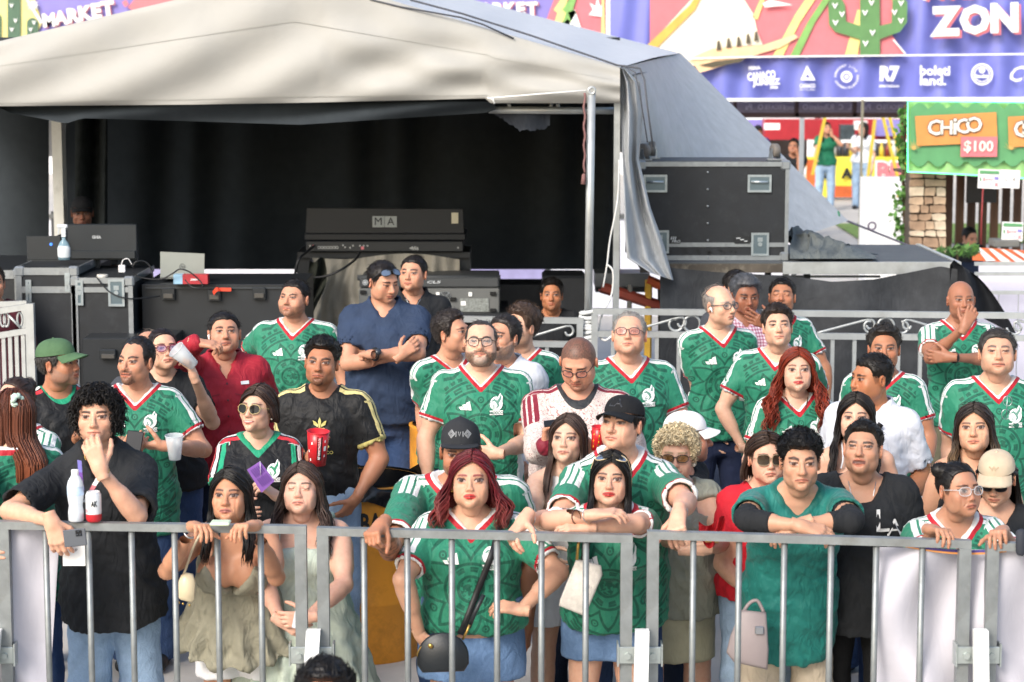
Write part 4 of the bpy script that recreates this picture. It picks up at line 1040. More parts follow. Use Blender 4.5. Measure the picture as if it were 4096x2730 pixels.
def legwear(P, mt, kind='long', e=0.014, name='trousers', length=0.0, wide=0.0):
    """trousers / shorts / skirt hung from the hips"""
    Ry, Pv, bs, sp = P['Ry'], P['Pv'], P['bs'], P['sp']; to = lambda p: (np.asarray(p)-Pv)@Ry; fo = lambda V: np.asarray(V)@Ry.T+Pv
    h = (0.0125, 0.0145, 0.017)[P['lod']]; fat = sp.get('fat', 0); lk = (0.95 if P['fem'] else 1.0)*(1+0.25*fat)*sp.get('lr', 1.0)
    hx_, hy_ = float(np.interp(0, P['zs'], P['ax'])), float(np.interp(0, P['zs'], P['ay'])); wx, wy = float(np.interp(0.2*P['Lt'], P['zs'], P['ax'])), float(np.interp(0.2*P['Lt'], P['zs'], P['ay'])); cy0 = float(np.interp(0.2*P['Lt'], P['zs'], P['cy']))
    zt = 0.15 if sp.get('lean', (0, 0))[1] < 0.1 else 0.09
    bot = -0.9 if kind == 'long' else length
    lo = (-0.30-wide, -0.28-wide, min(bot, -0.2)-0.02 if kind != 'long' else to(P['ank'][1])[2]-0.02); hi = (0.30+wide, 0.28+wide, zt+0.02)
    G = SDF(lo, hi, h)
    if kind == 'skirt':
        G.gen([bot, bot*0.5, 0.0, zt], [hx_+wide, hx_+wide*0.7, hx_, wx], [hy_+wide, hy_+wide*0.7, hy_, wy], [0.0, 0, 0.005, cy0], e=0.008, ex=2.2)
    else:
        G.gen([-0.16, -0.06, 0.0, zt], [hx_*0.9, hx_, hx_, wx], [hy_*0.9, hy_, hy_, wy], [0.01, 0.01, 0.005, cy0], e=0.006, ex=2.2)
        for s in (-1, 1):
            H_, K_, A_ = to(P['hip'][s]), to(P['knee'][s]), to(P['ank'][s])
            if kind == 'long':
                G.cone(H_, K_, 0.088*lk+e, 0.060*lk+e+wide*0.5, 0.03); G.cone(K_, A_+np.array([0, 0, -0.03]), 0.060*lk+e+wide*0.5, 0.047*lk+e+wide, 0.03)
            else:
                t = (H_[2]-bot)/(H_[2]-K_[2]); B_ = H_+(K_-H_)*t; G.cone(H_, B_, 0.090*lk+e, (0.090-(0.034)*t)*lk+e+wide, 0.03)
        if kind == 'shorts': G.cut(lambda X, Y, Z: (bot-Z+0*X+0*Y).astype(np.float32))
    V, Q = G.mesh(); N = vnorm(V, Q); sd = rs_seed(sp['id']+'leg'); V = V+N*((0.005*nz(V*np.array([1, 1, 0.8]), 28.0, sd)+0.003*nz(V, 60.0, sd))*ss(0.08, -0.2, V[:,2]))[:,None]
    return obj(name, fo(V), Q, mt, P['rt'], True)
# ------------------------------------------------------------------ worn things
def hw(P, v): return (np.asarray(v, float)*P['hs'])@P['R'].T+P['Hc']
def x_cap(P, mt, brim_mt=None, yaw=0, brim=0.070, tall=0.0, flat=False, mark=None, tilt=0.0, btn=True):
    w = P['sp'].get('f', {}).get('w', 1.0); rx, ry = 0.084*w, 0.104; cy = 0.016; zb = 0.046; Rz = np.array(Matrix.Rotation(R_(yaw), 3, 'Z') @ Matrix.Rotation(R_(tilt), 3, 'X'))
    mb = MB(); n, m_ = 36, 9
    def pt(u, v):
        a = 2*math.pi*u; q = v*0.5*math.pi; c = math.cos(q); fr = max(0.0, math.cos(a))
        k = c**(0.62 if tall else 0.80); r_ = np.array([rx*k*math.sin(a), -ry*k*math.cos(a), 0.0])
        z = zb+(0.082+tall*(0.4+0.6*fr))*math.sin(q)**0.92
        return hw(P, Rz@(r_+np.array([0, 0, z]))+np.array([0, cy, 0]))
    mb.grid(pt, n, m_)
    o = mb.build('cap', mt, P['rt'], True)
    b = MB(); half = R_(62)
    def bp(u, v, dz=0.0):
        a = (u*2-1)*half; r0 = np.array([rx*0.985*math.sin(a), -ry*0.985*math.cos(a), zb+0.002])
        ext = brim*(math.cos(a*1.25)**0.6 if abs(a*1.25) < 1.57 else 0.0)
        p = r0+np.array([0.25*math.sin(a)*ext, -ext, 0.0])*v; p[2] += -(0.006 if flat else 0.020)*v-(0.004 if flat else 0.028)*(math.sin(a)**2)*(0.4+0.6*v)+dz
        return hw(P, Rz@p+np.array([0, cy, 0]))
    b.grid(lambda u, v: bp(u, v), 16, 4); b.grid(lambda u, v: bp(1-u, v, -0.004), 16, 4); b.build('brim', brim_mt or mt, o, True)
    if btn: k = MB(); k.lathe([(0.001, 0.004), (0.007, 0.002), (0.008, -0.003)], (0, 0, 0), 10); k.V = [tuple(hw(P, Rz@(np.array(v)+np.array([0, 0, zb+0.083+tall*0.4]))+np.array([0, cy, 0]))) for v in k.V]; k.build('button', mt, o, True)
    if mark:                                # flat print / patch on the front panel
        polys, ms, sc, zc = mark; mm = MB()
        for v2, f2, mi in polys:
            vs = []
            for u_, v_ in v2:
                a = u_*sc/rx; zz = (v_*sc+zc)/0.09; q = math.asin(min(0.98, max(0.02, zz))); c = math.cos(q)**(0.62 if tall else 0.80)
                vs.append(hw(P, Rz@np.array([(rx+0.0025+0.0006*mi)*c*math.sin(a), -(ry+0.0025+0.0006*mi)*c*math.cos(a), zb+(0.082+tall)*math.sin(q)**0.92])+np.array([0, cy, 0])))
            mm.add(vs, f2, mi)
        mm.build('patch', ms, o)
def x_glasses(P, kind='bold', lens=('clear_lens', '#cfd6da', 0.18), frame='#1b1a1c', wd=0.0255, ht=0.0185, up=0.0, tube=0.0024, bar=False, roundk=2.6, fold=0.0):
    fm = mat('frame'+frame, frame, 0.35, var=0.05); lm = lensmat(*lens); mb = MB(); lb = MB()
    tilt = math.sin(up); Rx = np.array(Matrix.Rotation(-up, 3, 'X'))
    def tr(v): return hw(P, Rx@np.array(v)*1.15+np.array([0, 0.01, 0])) if up else hw(P, v)
    cyl = lambda x: -0.1015+0.9*x*x*4
    for s in (-1, 1):
        pts = []
        for k in range(22):
            a = 6.2832*k/22; c, d = math.cos(a), math.sin(a); q = (abs(c)**roundk+abs(d)**roundk)**(-1/roundk)
            x = s*0.034+wd*c*q; pts.append((x, cyl(x), -0.003+ht*d*q-(0.004*(c*s < 0)*(d < 0)*(-d) if kind == 'aviator' else 0)))
        mb.tube([tr(p) for p in pts], tube, 6, closed=True)
        lb.add([tr((s*0.034, cyl(0.034), -0.003))]+[tr(p) for p in pts], [(0, 1+k, 1+(k+1) % 22) if s > 0 else (0, 1+(k+1) % 22, 1+k) for k in range(22)])
        xo = s*(0.034+wd)
        mb.tube([tr((xo, cyl(xo), 0.004)), tr((s*0.066, -0.082, 0.005)), tr((s*0.0775, -0.04, 0.004)), tr((s*0.0815, 0.006, 0.002)), tr((s*0.0815, 0.024, -0.012))], tube*0.95, 5)
    mb.tube([tr((-(0.034-wd), cyl(0.01), 0.002)), tr((0, -0.105, 0.005)), tr(((0.034-wd), cyl(0.01), 0.002))], tube, 6)
    if bar: mb.tube([tr((-0.018, cyl(0.018), 0.0125)), tr((0.018, cyl(0.018), 0.0125))], tube, 6)
    g = mb.build('glasses', fm, P['rt'], True); lb.build('lenses', lm, g, True)
def x_chain(P, mt, drop=0.10, r=0.0018, pend=None, w_=0.055):
    Lt = P['Lt']; bs = P['bs']; bv = P.get('bvh'); pts = []
    for k in range(17):
        a = (k/16*2-1); x = a*w_*1.05; z = Lt*1.02-(1-abs(a)**1.6)*(drop+0.05)
        yy = -(0.045+0.062*(1-abs(a)**2)**0.8)-0.35*max(0.0, Lt*0.9-z)*0.3; pts.append((x, yy+0.015, z))
    P0 = pts
    mb = MB(); mb.tube([P['fo'](p) for p in pts], r, 5); o = mb.build('necklace', mt, P['rt'], True)
    if pend == 'cross':
        c = np.array(pts[8]); b = MB(); Z = np.array([0, 0, 1]); b.box((-0.003, -0.004, -0.048), (0.003, 0.0, 0)); b.box((-0.013, -0.0042, -0.019), (0.013, 0.0002, -0.013)); b.V = [tuple(P['fo'](np.array(v)+c)) for v in b.V]; b.build('pendant', mt, o)
    if pend == 'tag':
        c = np.array(pts[8]); b = MB(); b.box((-0.011, -0.005, -0.040), (0.011, -0.001, 0.0), bev=0.0018); b.V = [tuple(P['fo'](np.array(v)+c)) for v in b.V]; b.build('pendant', mt, o)
def x_band(P, side, mt, t=0.94, r=0.029, w_=0.004, name='bracelet', face=None):
    s = -1 if side == 'L' else 1; E, Wr = P['E'][s], P['Wr'][s]; c = E+(Wr-E)*t; d = nrm(Wr-E); r = r*P['ak']**0.6; mb = MB()
    mb.tube(ringpts(c, d, r), w_, 6, closed=True); 
    if w_ > 0.004: mb.tube(ringpts(c+d*w_, d, r), w_, 6, closed=True)
    o = mb.build(name, mt, P['rt'], True)
    if face: n = nrm(np.array([0, -1, 0.5])-d*(np.array([0, -1, 0.5])@d)); b = MB(); b.tube([c+n*(r-0.002), c+n*(r+0.011)], 0.018, 14); b.build('dial', face, o, True)
def x_earring(P, mt, r=0.006, sides=(-1, 1)):
    for s in sides:
        b = MB(); b.lathe([(0.001, -r), (r*0.8, -r*0.6), (r, 0), (r*0.8, r*0.6), (0.001, r)], (0, 0, 0), 8); b.V = [tuple(hw(P, np.array(v)+np.array([s*0.081, 0.004, -0.043]))) for v in b.V]; b.build('earring', mt, P['rt'], True)
def x_earbud(P, s):
    b = MB(); b.tube([hw(P, (s*0.083, -0.003, -0.010)), hw(P, (s*0.088, -0.012, -0.014)), hw(P, (s*0.086, -0.020, -0.036))], [0.006*1.2, 0.0065, 0.0035], 7); b.build('earbud', mat('white_plastic', '#e8e8e8', 0.3), P['rt'], True)
def x_straps(P, mt, x0=0.075, z0=0.86, x1=0.055, r=0.004, n=1):
    """thin shoulder straps from the bodice over the shoulders"""
    Lt, bs = P['Lt'], P['bs']
    for s in (-1, 1):
        pts = bez([(s*x0*bs, -0.105*bs, Lt*z0), (s*(x0+x1)/2*bs, -0.085, Lt*0.93), (s*(x1+0.012)*bs, -0.03, Lt*1.045), (s*x1*bs*1.2, 0.05, Lt*1.03), (s*x0*bs, 0.10, Lt*0.84)], 6)
        b = MB(); b.tube([P['fo'](p) for p in pts], r, 6); b.build('strap', mt, P['rt'], True)
def x_bagstrap(P, mt, a, b_, w_=0.016, off=0.03):
    """cross-body strap: from shoulder point a to hip point b_ in torso coordinates (x, z in torso lengths)"""
    Lt = P['Lt']; V = []; n = 18; bv = P.get('bvh')
    for k in range(n+1):
        t = k/n; x = a[0]+(b_[0]-a[0])*t; z = (a[1]+(b_[1]-a[1])*t)*Lt; y = -0.12
        if bv is not None:
            h_ = bv.ray_cast(Vector((x, -0.9, z)), Vector((0, 1, 0))); y = h_[0].y if h_[0] is not None else 0.0
        V.append((x, y-0.007, z))
    P3 = [P['fo'](v) for v in V]; d = nrm(np.array([b_[0]-a[0], 0, (b_[1]-a[1])*Lt])); nn = P['T']@np.cross(d, (0, 1, 0)); o = P['T']@np.array([0, -0.004, 0])
    mb = MB(); mb.add([p+nn*w_ for p in P3]+[p-nn*w_ for p in P3]+[p+nn*w_+o for p in P3]+[p-nn*w_+o for p in P3],
        [(k, k+1, n+1+k+1, n+1+k) for k in range(n)]+[(2*(n+1)+k, 3*(n+1)+k, 3*(n+1)+k+1, 2*(n+1)+k+1) for k in range(n)]+[(k, 2*(n+1)+k, 2*(n+1)+k+1, k+1) for k in range(n)]+[(n+1+k, n+1+k+1, 3*(n+1)+k+1, 3*(n+1)+k) for k in range(n)])
    return mb.build('strap', mt, P['rt'], True)
def x_under(P, mt, t=0.45):
    for s in (-1, 1):
        S_, E_, W_ = P['S'][s], P['E'][s], P['Wr'][s]; ak = P['ak']; p = E_+(W_-E_)*t; pts = bez([S_, (S_+E_)/2, E_, (E_+p)/2, p], 4); n = len(pts); r0 = np.interp(np.linspace(0, 1, n), [0, 0.45, 0.6, 1.0], [0.058*ak, 0.050*ak, 0.050*ak, 0.040*ak]); r0 = r0+0.0022*np.sin(np.arange(n)*2.1)
        b = MB(); b.tube(pts, list(r0), 16); b.build('undersleeve', mt, P['rt'], True)
def x_scrunchie(P, mt):
    b = MB(); c = np.array([0.035, 0.085, 0.085]); b.tube([hw(P, c+np.array([0.022*math.cos(t)*(1+0.2*math.sin(t*7)), 0.010*math.sin(t*5), 0.022*math.sin(t)*(1+0.2*math.sin(t*7))])) for t in np.linspace(0, 6.2832, 40)[:-1]], 0.011, 7, closed=True); b.build('scrunchie', mt, P['rt'], True)
def x_lanyard(P, pts, ms, r=0.0085):
    P3 = bez([W(*p) for p in pts], 6); n = len(P3); V = []
    for p in P3: V += [p+np.array([-r, -0.002, 0.002]), p+np.array([r, -0.002, -0.002])]
    obj('lanyard', V, [(2*i, 2*i+1, 2*i+3, 2*i+2) for i in range(n-1)], ms, P['rt'], fm=[(i//5) % 2 for i in range(n-1)])
EXTRA = dict(under=x_under, scrunchie=x_scrunchie, lanyard=x_lanyard, cap=x_cap, glasses=x_glasses, chain=x_chain, band=x_band, earring=x_earring, earbud=x_earbud, straps=x_straps, bagstrap=x_bagstrap)
# ================================================================== THE PLACE
AL = mat('galvanised_steel', '#888d8e', 0.45, 0.5, var=0.16, vs=14, bs=0.1, bscale=90, dirt=('#6f6a60', 9.0, 0.5))
ALW = mat('aluminium_pale', '#b4b8b8', 0.36, 0.45, var=0.10, vs=10, dirt=('#8c8a84', 7.0, 0.4))
AEDGE = mat('case_edging', '#979da1', 0.36, 0.6, var=0.12, vs=20, dirt=('#74777a', 16.0, 0.5))
BLK = mat('case_black', '#191d22', 0.55, var=0.2, vs=8, bs=0.12, bscale=240, bdist=0.001, dirt=('#3a3d40', 12.0, 0.35))
BLK2 = mat('black_plastic', '#1c2024', 0.45, var=0.15, vs=8)
CLOTHK = clothmat('black_drape', '#373c40', 0.95, var=0.08, fold=0.05, spec=0.05)
CONC = mat('concrete', '#aeaaa4', 0.9, var=0.10, vs=1.2, bs=0.15, bscale=40, dirt=('#7f7c77', 0.8, 0.45))
WHITEM = mat('white_paint', '#e6e6e4', 0.5, var=0.03)
def pxpoly(mb, pts, D, th, mi=None):
    """photo-plane polygon at depth D, extruded th metres away from the camera"""
    P = [W(x, y, D) for x, y in pts]; n = len(P); Bk = [p+np.array([0, th, 0]) for p in P]
    mb.add(P+Bk, [tuple(range(n-1, -1, -1)), tuple(range(n, 2*n))]+[(i, (i+1) % n, (i+1) % n+n, i+n) for i in range(n)], mi); return mb
def pxbox(mb, x0, y0, x1, y1, D, th, mi=None, bev=0.0):
    a = W(x0, y1, D); b = W(x1, y0, D); mb.box((a[0], D, a[2]), (b[0], D+th, b[2]), mi, bev); return mb
def pxtext(mb, text, cx, cy, hpx, D, mi=None, wpx=None, rot=0.0, mirror=False, **k):
    c = W(cx, cy, D); s = FPX/D; r = np.array([math.cos(R_(rot)), 0, math.sin(R_(rot))]); u = np.array([-math.sin(R_(rot)), 0, math.cos(R_(rot))])
    V, F = glyphs(text, **k); hh = V[:,1].max()-V[:,1].min(); sz = hpx/s/max(hh, 1e-3); sx = (wpx/s/(V[:,0].max()-V[:,0].min())) if wpx else sz
    mb.add([c+r*v[0]*sx*(-1 if mirror else 1)+u*v[1]*sz for v in V], [f[::-1] for f in F] if mirror else F, mi)
def ring2(n=20): return [(math.cos(6.2832*k/n), math.sin(6.2832*k/n)) for k in range(n)]
def pxring(mb, cx, cy, ro, ri, D, mi=None, n=24):
    A = [W(cx+ro*c, cy+ro*s, D) for c, s in ring2(n)]; B = [W(cx+ri*c, cy+ri*s, D) for c, s in ring2(n)]
    mb.add(A+B, [(k, n+k, n+(k+1) % n, (k+1) % n) for k in range(n)], mi)
def flat(mb, pts, D, mi=None): mb.add([W(x, y, D) for x, y in pts], [tuple(range(len(pts)))], mi)

# ---- ground
def gz_at(y): return float(np.interp(y, [9.3, 10.6, 20, 40], [-0.15, 0.0, 0.0, 0.36]))
g = MB(); ys = [-12, 0, 4, 8, 9.3, 9.9, 10.6, 12, 16, 20, 25, 30, 35, 40, 60, 120, 400]; xs = [-300, -60, -20, -8, 0, 8, 20, 60, 300]
V = [(x, y, gz_at(y)) for y in ys for x in xs]; n_ = len(xs)
obj('ground', V, [(j*n_+i, j*n_+i+1, (j+1)*n_+i+1, (j+1)*n_+i) for j in range(len(ys)-1) for i in range(n_-1)], CONC, kind='structure')
gm = mat('grass', '#5f7a35', 0.95, var=0.4, vs=8, bs=0.5, bscale=120)
gb = MB(); gb.add([(5.4, 33.2, gz_at(33.2)+0.02), (14, 33.2, gz_at(33.2)+0.02), (14, 36.5, gz_at(36.5)+0.02), (5.4, 36.5, gz_at(36.5)+0.02)], [(0, 1, 2, 3)]); gb.build('lawn', gm, kind='structure')
# ---- white hall wall far behind
wl = MB(); wl.box((-26, 52, 0), (40, 52.4, 14)); hall = root('hall', (7, 52, 0), 'white hall wall far behind the tent and stalls', 'building')
wl.build('wall', mat('hall_white', '#e4e6ea', 0.8, var=0.03, vs=0.5), hall)
for k in range(6):
    b = MB(); b.box((-1.5+k*2.9, 51.85, 0), (-1.38+k*2.9, 51.996, 14)); b.build('wall_post', mat('maroon_steel', '#5c2a2b', 0.6), hall)

# ---- printed banners behind the tent
PUR = mat('print_purple', '#857dc2', 0.55, var=0.05); YEL = mat('print_yellow', '#e3d88a', 0.55, var=0.05); CAC = mat('print_cactus', '#4d6a55', 0.55); PRED = mat('print_red', '#d9777e', 0.5, var=0.06)  # banner inks from here on are paled: background haze is put into their colours
PBLUE = mat('print_blue', '#5a60b8', 0.35, var=0.06); PGRN = mat('print_green', '#7fae62', 0.45); PPEACH = mat('print_peach', '#efc79c', 0.45); PW = mat('print_banner_white', '#f0f0ee', 0.45, var=0.02); PDK = mat('print_dark', '#4a3c36', 0.5)
PORG = mat('print_orange', '#d68f4e', 0.4, var=0.08); PGD = mat('print_deep_green', '#5c9866', 0.4, var=0.08); PGL = mat('print_light_green', '#93c27d', 0.4, var=0.08); PTAN = mat('print_tan', '#c9a45c', 0.5)
def market_banner(x0, x1, label, y1=300):
    r = root('market_banner', W((x0+x1)/2, y1, 33), label, 'banner', 'market banners behind the tent')
    b = MB(); pxbox(b, x0, -260, x1, y1, 33, 0.06); b.build('banner_sheet', PUR, r)
    return r
r = market_banner(-260, 900, 'purple market banner with yellow cactus corner above the tent, left')
b = MB(); flat(b, [(-260, -260), (60, -260), (168, 92), (80, 300), (-260, 300)], 32.97); b.build('yellow_field', YEL, r)
b = MB()
for cx, top, w_ in ((56, -60, 52), (130, 72, 46), (-12, 55, 34)):
    pts = [(cx+w_/2*math.cos(t), top+w_/2-w_/2*math.sin(t)) for t in np.linspace(0, math.pi, 9)]+[(cx-w_/2, 300), (cx+w_/2, 300)]; flat(b, pts, 32.95)
b.build('cactus_print', CAC, r)
b = MB()
for x, y in ((46, 24), (62, 84), (47, 120), (136, 92), (122, 120)): flat(b, [(x-8, y-7), (x-5, y-9), (x, y-2), (x+5, y-9), (x+8, y-7), (x, y+9)], 32.93)
sp_ = []
for k in range(20):
    rr = 26 if k % 2 == 0 else 11; sp_.append((132+rr*math.cos(k*0.314), 22+rr*math.sin(k*0.314)))
flat(b, sp_, 32.93); flat(b, [(104, 0), (112, 0), (170, 88), (162, 96)], 32.94); b.build('white_details', PW, r)
for off, m_, dd in ((6, PRED, 32.95), (0, PW, 32.93)):
    b = MB()
    for i, ch in enumerate('MARKET'): pxtext(b, ch, 196+i*47+off, 84-i*9.0+off*0.6, 54+i*1.6, dd, bold=0.055, rot=6)
    b.build('lettering', m_, r)
b = MB(); flat(b, [(510, 30), (545, -10), (700, -60), (700, 20), (560, 60)], 32.94); flat(b, [(488, 10), (505, 0), (515, 18), (500, 30)], 32.92); b.build('red_print', PRED, r)
r = market_banner(1820, 2424, 'purple market banner with red pattern right of the tent peak')
b = MB()
for off, m_, dd in ((6, PRED, 32.95), (0, PW, 32.93)):
    b = MB()
    for i, ch in enumerate('MARKET'): pxtext(b, ch, 1898+i*46+off, 42-i*0.6+off*0.5, 54, dd, bold=0.055, rot=3)
    b.build('lettering', m_, r)
b = MB(); flat(b, [(2175, 110), (2230, -40), (2424, -40), (2424, 160)], 32.96); b.build('red_field', PRED, r)
b = MB()
for k, dx in enumerate((0, 34)): flat(b, [(2205+dx, 130), (2230+dx, 52), (2215+dx, 40), (2262+dx, -30), (2280+dx, -30), (2258+dx, 36), (2272+dx, 50), (2225+dx, 130)], 32.94-0.01*k, k)
b.build('zigzag_print', [YEL, PGRN], r)
b = MB(); flat(b, [(2355, 60), (2372, 40), (2358, 12), (2382, 26), (2390, -10), (2400, 26), (2418, 12), (2410, 50), (2418, 70), (2390, 66)], 32.93); flat(b, [(2272, 50), (2300, 40), (2325, 115), (2290, 105)], 32.93); flat(b, [(2240, 110), (2270, 75), (2312, 120)], 32.93); b.build('white_details', PW, r)
b = MB(); flat(b, [(2408, -30), (2416, -30), (2420, 150), (2405, 150)], 32.92); b.build('yellow_edge', YEL, r)

# ---- the tent
M_TENT = mat('tent_vinyl_front', '#a2a19c', 0.6, var=0.06, vs=1.0, bs=0.12, bscale=5.0, bdist=0.04, dirt=('#8b8980', 1.1, 0.3)); M_TENT2 = clothmat('tent_vinyl_roof', '#b9bcc1', 0.55, var=0.05, fold=0.18, spec=0.35)
tent = root('event_tent', W(1100, 1300, 17)*np.array([1, 1, 0]), 'large grey gabled tent with black lining over the sound desk', 'tent')
TD = 15.2
def valance(u, v):
    px = -445+2925*u
    top = 270-(px+445)*0.2357 if px < 1176 else -112+(px-1176)*0.293
    top = max(top, -112+0.0006*(px-1176)**2*0.0)
    bot = np.interp(px, [-445, 0, 800, 1200, 1700, 1948], [428, 426, 419, 412, 401, 394]) if px < 1950 else 414
    y = bot+(top-bot)*v; w_ = math.sin(v*math.pi)**0.5
    ph = (px*0.0042+(1-v)*3.6); fold = 0.036*math.sin(ph*2.3+1.2*math.sin(ph*0.7))*(1-v)**0.6*w_*math.exp(-((px-700)/1500)**2)
    fold += 0.018*math.sin(px*0.011-v*9+1.0)*(1-v)*w_+0.012*math.sin(px*0.02+v*4)*v*w_+0.02*math.sin(px*0.0065+v*14)*(1-v)*w_*(px > 1300)
    return W(px, y, TD+0.0+fold-0.05*w_)
b = MB(); b.grid(valance, 130, 36); b.build('front_gable', M_TENT, tent, True)
SEAM = mat('tent_seam', '#999892', 0.7, var=0.1)
for v0, hv in ((0.045, 0.006), (0.62, 0.005)): b = MB(); b.grid(lambda u, v: valance(0.01+0.98*u, v0+hv*v)+(0, -0.006, 0), 120, 1); b.build('seam', SEAM, tent, True)
F0, F1, B0, B1 = W(1176, -112, TD), W(2480, 270, TD), W(1480, -107, 20), W(2720, 213, 20)
def roofR(u, v):
    p = (F0*(1-u)+F1*u)*(1-v)+(B0*(1-u)+B1*u)*v; p = p.copy(); p[2] -= 0.05*math.sin(math.pi*u)*math.sin(math.pi*v)+0.012*math.sin(u*22+v*3)*math.sin(math.pi*v); return p
b = MB(); b.grid(roofR, 40, 16); b.build('roof_panel', M_TENT2, tent, True)
FL, BL = W(-445, 270, TD), W(-300, 235, 20)
b = MB(); b.grid(lambda u, v: (FL*(1-u)+F0*u)*(1-v)+(BL*(1-u)+B0*u)*v, 10, 8); b.build('roof_panel', M_TENT2, tent, True)
b = MB(); b.grid(lambda u, v: (FL*(1-u)+F0*u-(0, 0, 0.06))*(1-v)+(BL*(1-u)+B0*u-(0, 0, 0.06))*v, 6, 6); b.grid(lambda u, v: (F0*(1-u)+F1*u-(0, 0, 0.08))*(1-v)+(B0*(1-u)+B1*u-(0, 0, 0.10))*v, 6, 6); b.build('roof_lining', CLOTHK, tent)
# back gable closes the roof
b = MB(); b.add([BL-(0, 0, 0.9), BL, B0, B1, B1-(0, 0, 0.9)], [(0, 1, 2, 3, 4)]); b.build('back_gable', M_TENT2, tent)
def sidetarp(u, v):
    top = np.array([2481+(2722-2481)*u, 272-59*u, 15.22+4.78*u])
    bt = [(0, (2500, 1010, 17.2)), (0.3, (2760, 1060, 17.4)), (0.6, (3020, 1010, 18.0)), (1, (3392, 884, 19.0))]
    bx = np.array([np.interp(u, [k[0] for k in bt], [k[1][i] for k in bt]) for i in range(3)])
    p = top*(1-v)+bx*v
    p[0] += 14*math.sin(u*38+2*v)*math.exp(-u*4)*math.sin(math.pi*v); p[2] += 0.12*math.sin(u*26+3*v)*math.exp(-u*3.5)*math.sin(math.pi*min(1, v*0.9+0.1))+0.05*math.sin(u*9+5*v)
    return W(*p)
M_SIDE = clothmat('tent_vinyl_side', '#9fa3a7', 0.5, var=0.10, fold=0.25, spec=0.4)
b = MB(); b.grid(sidetarp, 70, 36); b.build('side_tarp', M_SIDE, tent, True)
def flap(u, v):
    y = 272+(1122-272)*v; xl = np.interp(y, [272, 600, 900, 1045, 1122], [2481, 2488, 2498, 2508, 2600]); xr = np.interp(y, [272, 330, 450, 640, 830, 980, 1122], [2500, 2560, 2572, 2556, 2602, 2656, 2694])
    return W(xl+(xr-xl)*u, y-(30*(1-u)*max(0, v-0.85)/0.15), 15.26+0.30*u*v+0.07*math.sin(u*7+v*4+1)*math.sin(math.pi*min(1, v*1.1))+0.04*math.sin(u*15-v*3))
b = MB(); b.grid(flap, 26, 44); b.build('side_flap', M_SIDE, tent, True)
# lining and back drapes
def drape(x0, x1, y0, y1, D, f=0.05, amp=0.05, seed=0.0, D1=None):
    def fn(u, v):
        px = x0+(x1-x0)*u; dd = D+((D1 or D)-D)*u
        return W(px, y0+(y1-y0)*v, dd+amp*math.sin(px*f+1.5*math.sin(px*f*0.37+seed)+v*0.8+seed))
    return fn
b = MB(); b.grid(drape(262, 2480, 150, 1078, 19.6, 0.022, 0.06), 110, 8); b.build('back_drape', CLOTHK, tent, True)
b = MB(); b.grid(drape(-900, 196, 150, 1500, 17.5, 0.03, 0.06, 2.0), 30, 8); b.build('left_drape', CLOTHK, tent, True)
b = MB(); b.grid(drape(300, 430, 410, 1030, 17.6, 0.07, 0.10, 1.0), 24, 8); b.build('gathered_drape', clothmat('grey_lining', '#2b2f30', 0.95, var=0.3, spec=0.05), tent, True)
b = MB(); b.grid(drape(2478, 2440, 408, 1085, 15.45, 0.05, 0.02, 0.5, 19.4), 12, 8); b.build('side_lining', CLOTHK, tent, True)
def swag(u, v):
    px = -100+2080*u; bot = np.interp(px, [-100, 0, 30, 180, 262, 330, 700, 1200, 1948, 1980], [424, 430, 450, 478, 496, 474, 484, 500, 452, 440]); top = 408
    return W(px, top+(bot-top)*v, TD+0.10+0.05*math.sin(v*3+px*0.006))
b = MB(); b.grid(swag, 90, 6); b.build('valance_lining', CLOTHK, tent, True)
b = MB(); b.grid(lambda u, v: W(1975+225*u, 456+(66*min(1, u*2.2)*(1-0.25*max(0, u-0.8)*5)+4*math.sin(u*30)*(0.3+u)+3*math.sin(u*71))*v, TD+0.28+0.03*math.sin(u*8)), 26, 5); b.build('torn_flap', clothmat('flap_blue_grey', '#3e434c', 0.9), tent, True)
# truss post at the left, poles at the right
b = MB(); a, c = W(216, 905, 16.8), W(244, 470, 16.8); b.box((a[0], 16.8, 0.0), (c[0], 16.95, c[2])); b.build('post', mat('truss_white', '#d9d9d2', 0.5, var=0.08, dirt=('#8f8c80', 6.0, 0.5)), tent)
b = MB(); a, c = W(2452, 1245, 15.28), W(2481, 410, 15.28); b.box((a[0], 15.28, 0.0), (c[0], 15.34, c[2])); b.build('post', ALW, tent)
b = MB(); b.tube([W(1955, 441, TD+0.22), W(2475, 444, TD+0.20)], 0.026, 12)
for x in (2040, 2200, 2235): b.tube([W(x, 434, TD+0.22), W(x+(8 if x == 2200 else -6), 412, TD+0.22)], 0.014, 8)
b.build('cross_pipe', ALW, tent, True)
b = MB(); b.tube([W(1478, -2, TD-0.02), W(1600, 28, TD-0.03), W(1840, 70, TD-0.05), W(1930, 98, TD-0.04), W(2055, 155, TD-0.03)], 0.006, 6); b.build('cord', mat('cord_dark', '#4a4c52', 0.7), tent, True)
b = MB(); b.tube([W(1640, 0, 15.5), W(1850, 56, 15.5), W(2130, 145, 15.45), W(2470, 262, 15.2), W(2500, 265, 15.15), W(2560, 275, 15.1), W(2578, 320, 15.0), W(2590, 430, 14.98), W(2612, 590, 15.0)], 0.007, 6); b.build('cord', mat('cord_dark', '#4a4c52', 0.7), tent, True)
b = MB(); b.tube([W(2500, 268, 15.12), W(2540, 290, 15.05), W(2560, 380, 15.0), W(2590, 570, 15.0)], 0.005, 6); b.build('cord', mat('cord_dark', '#4a4c52', 0.7), tent, True)
wr = mat('white_rope', '#dcdcd8', 0.7)
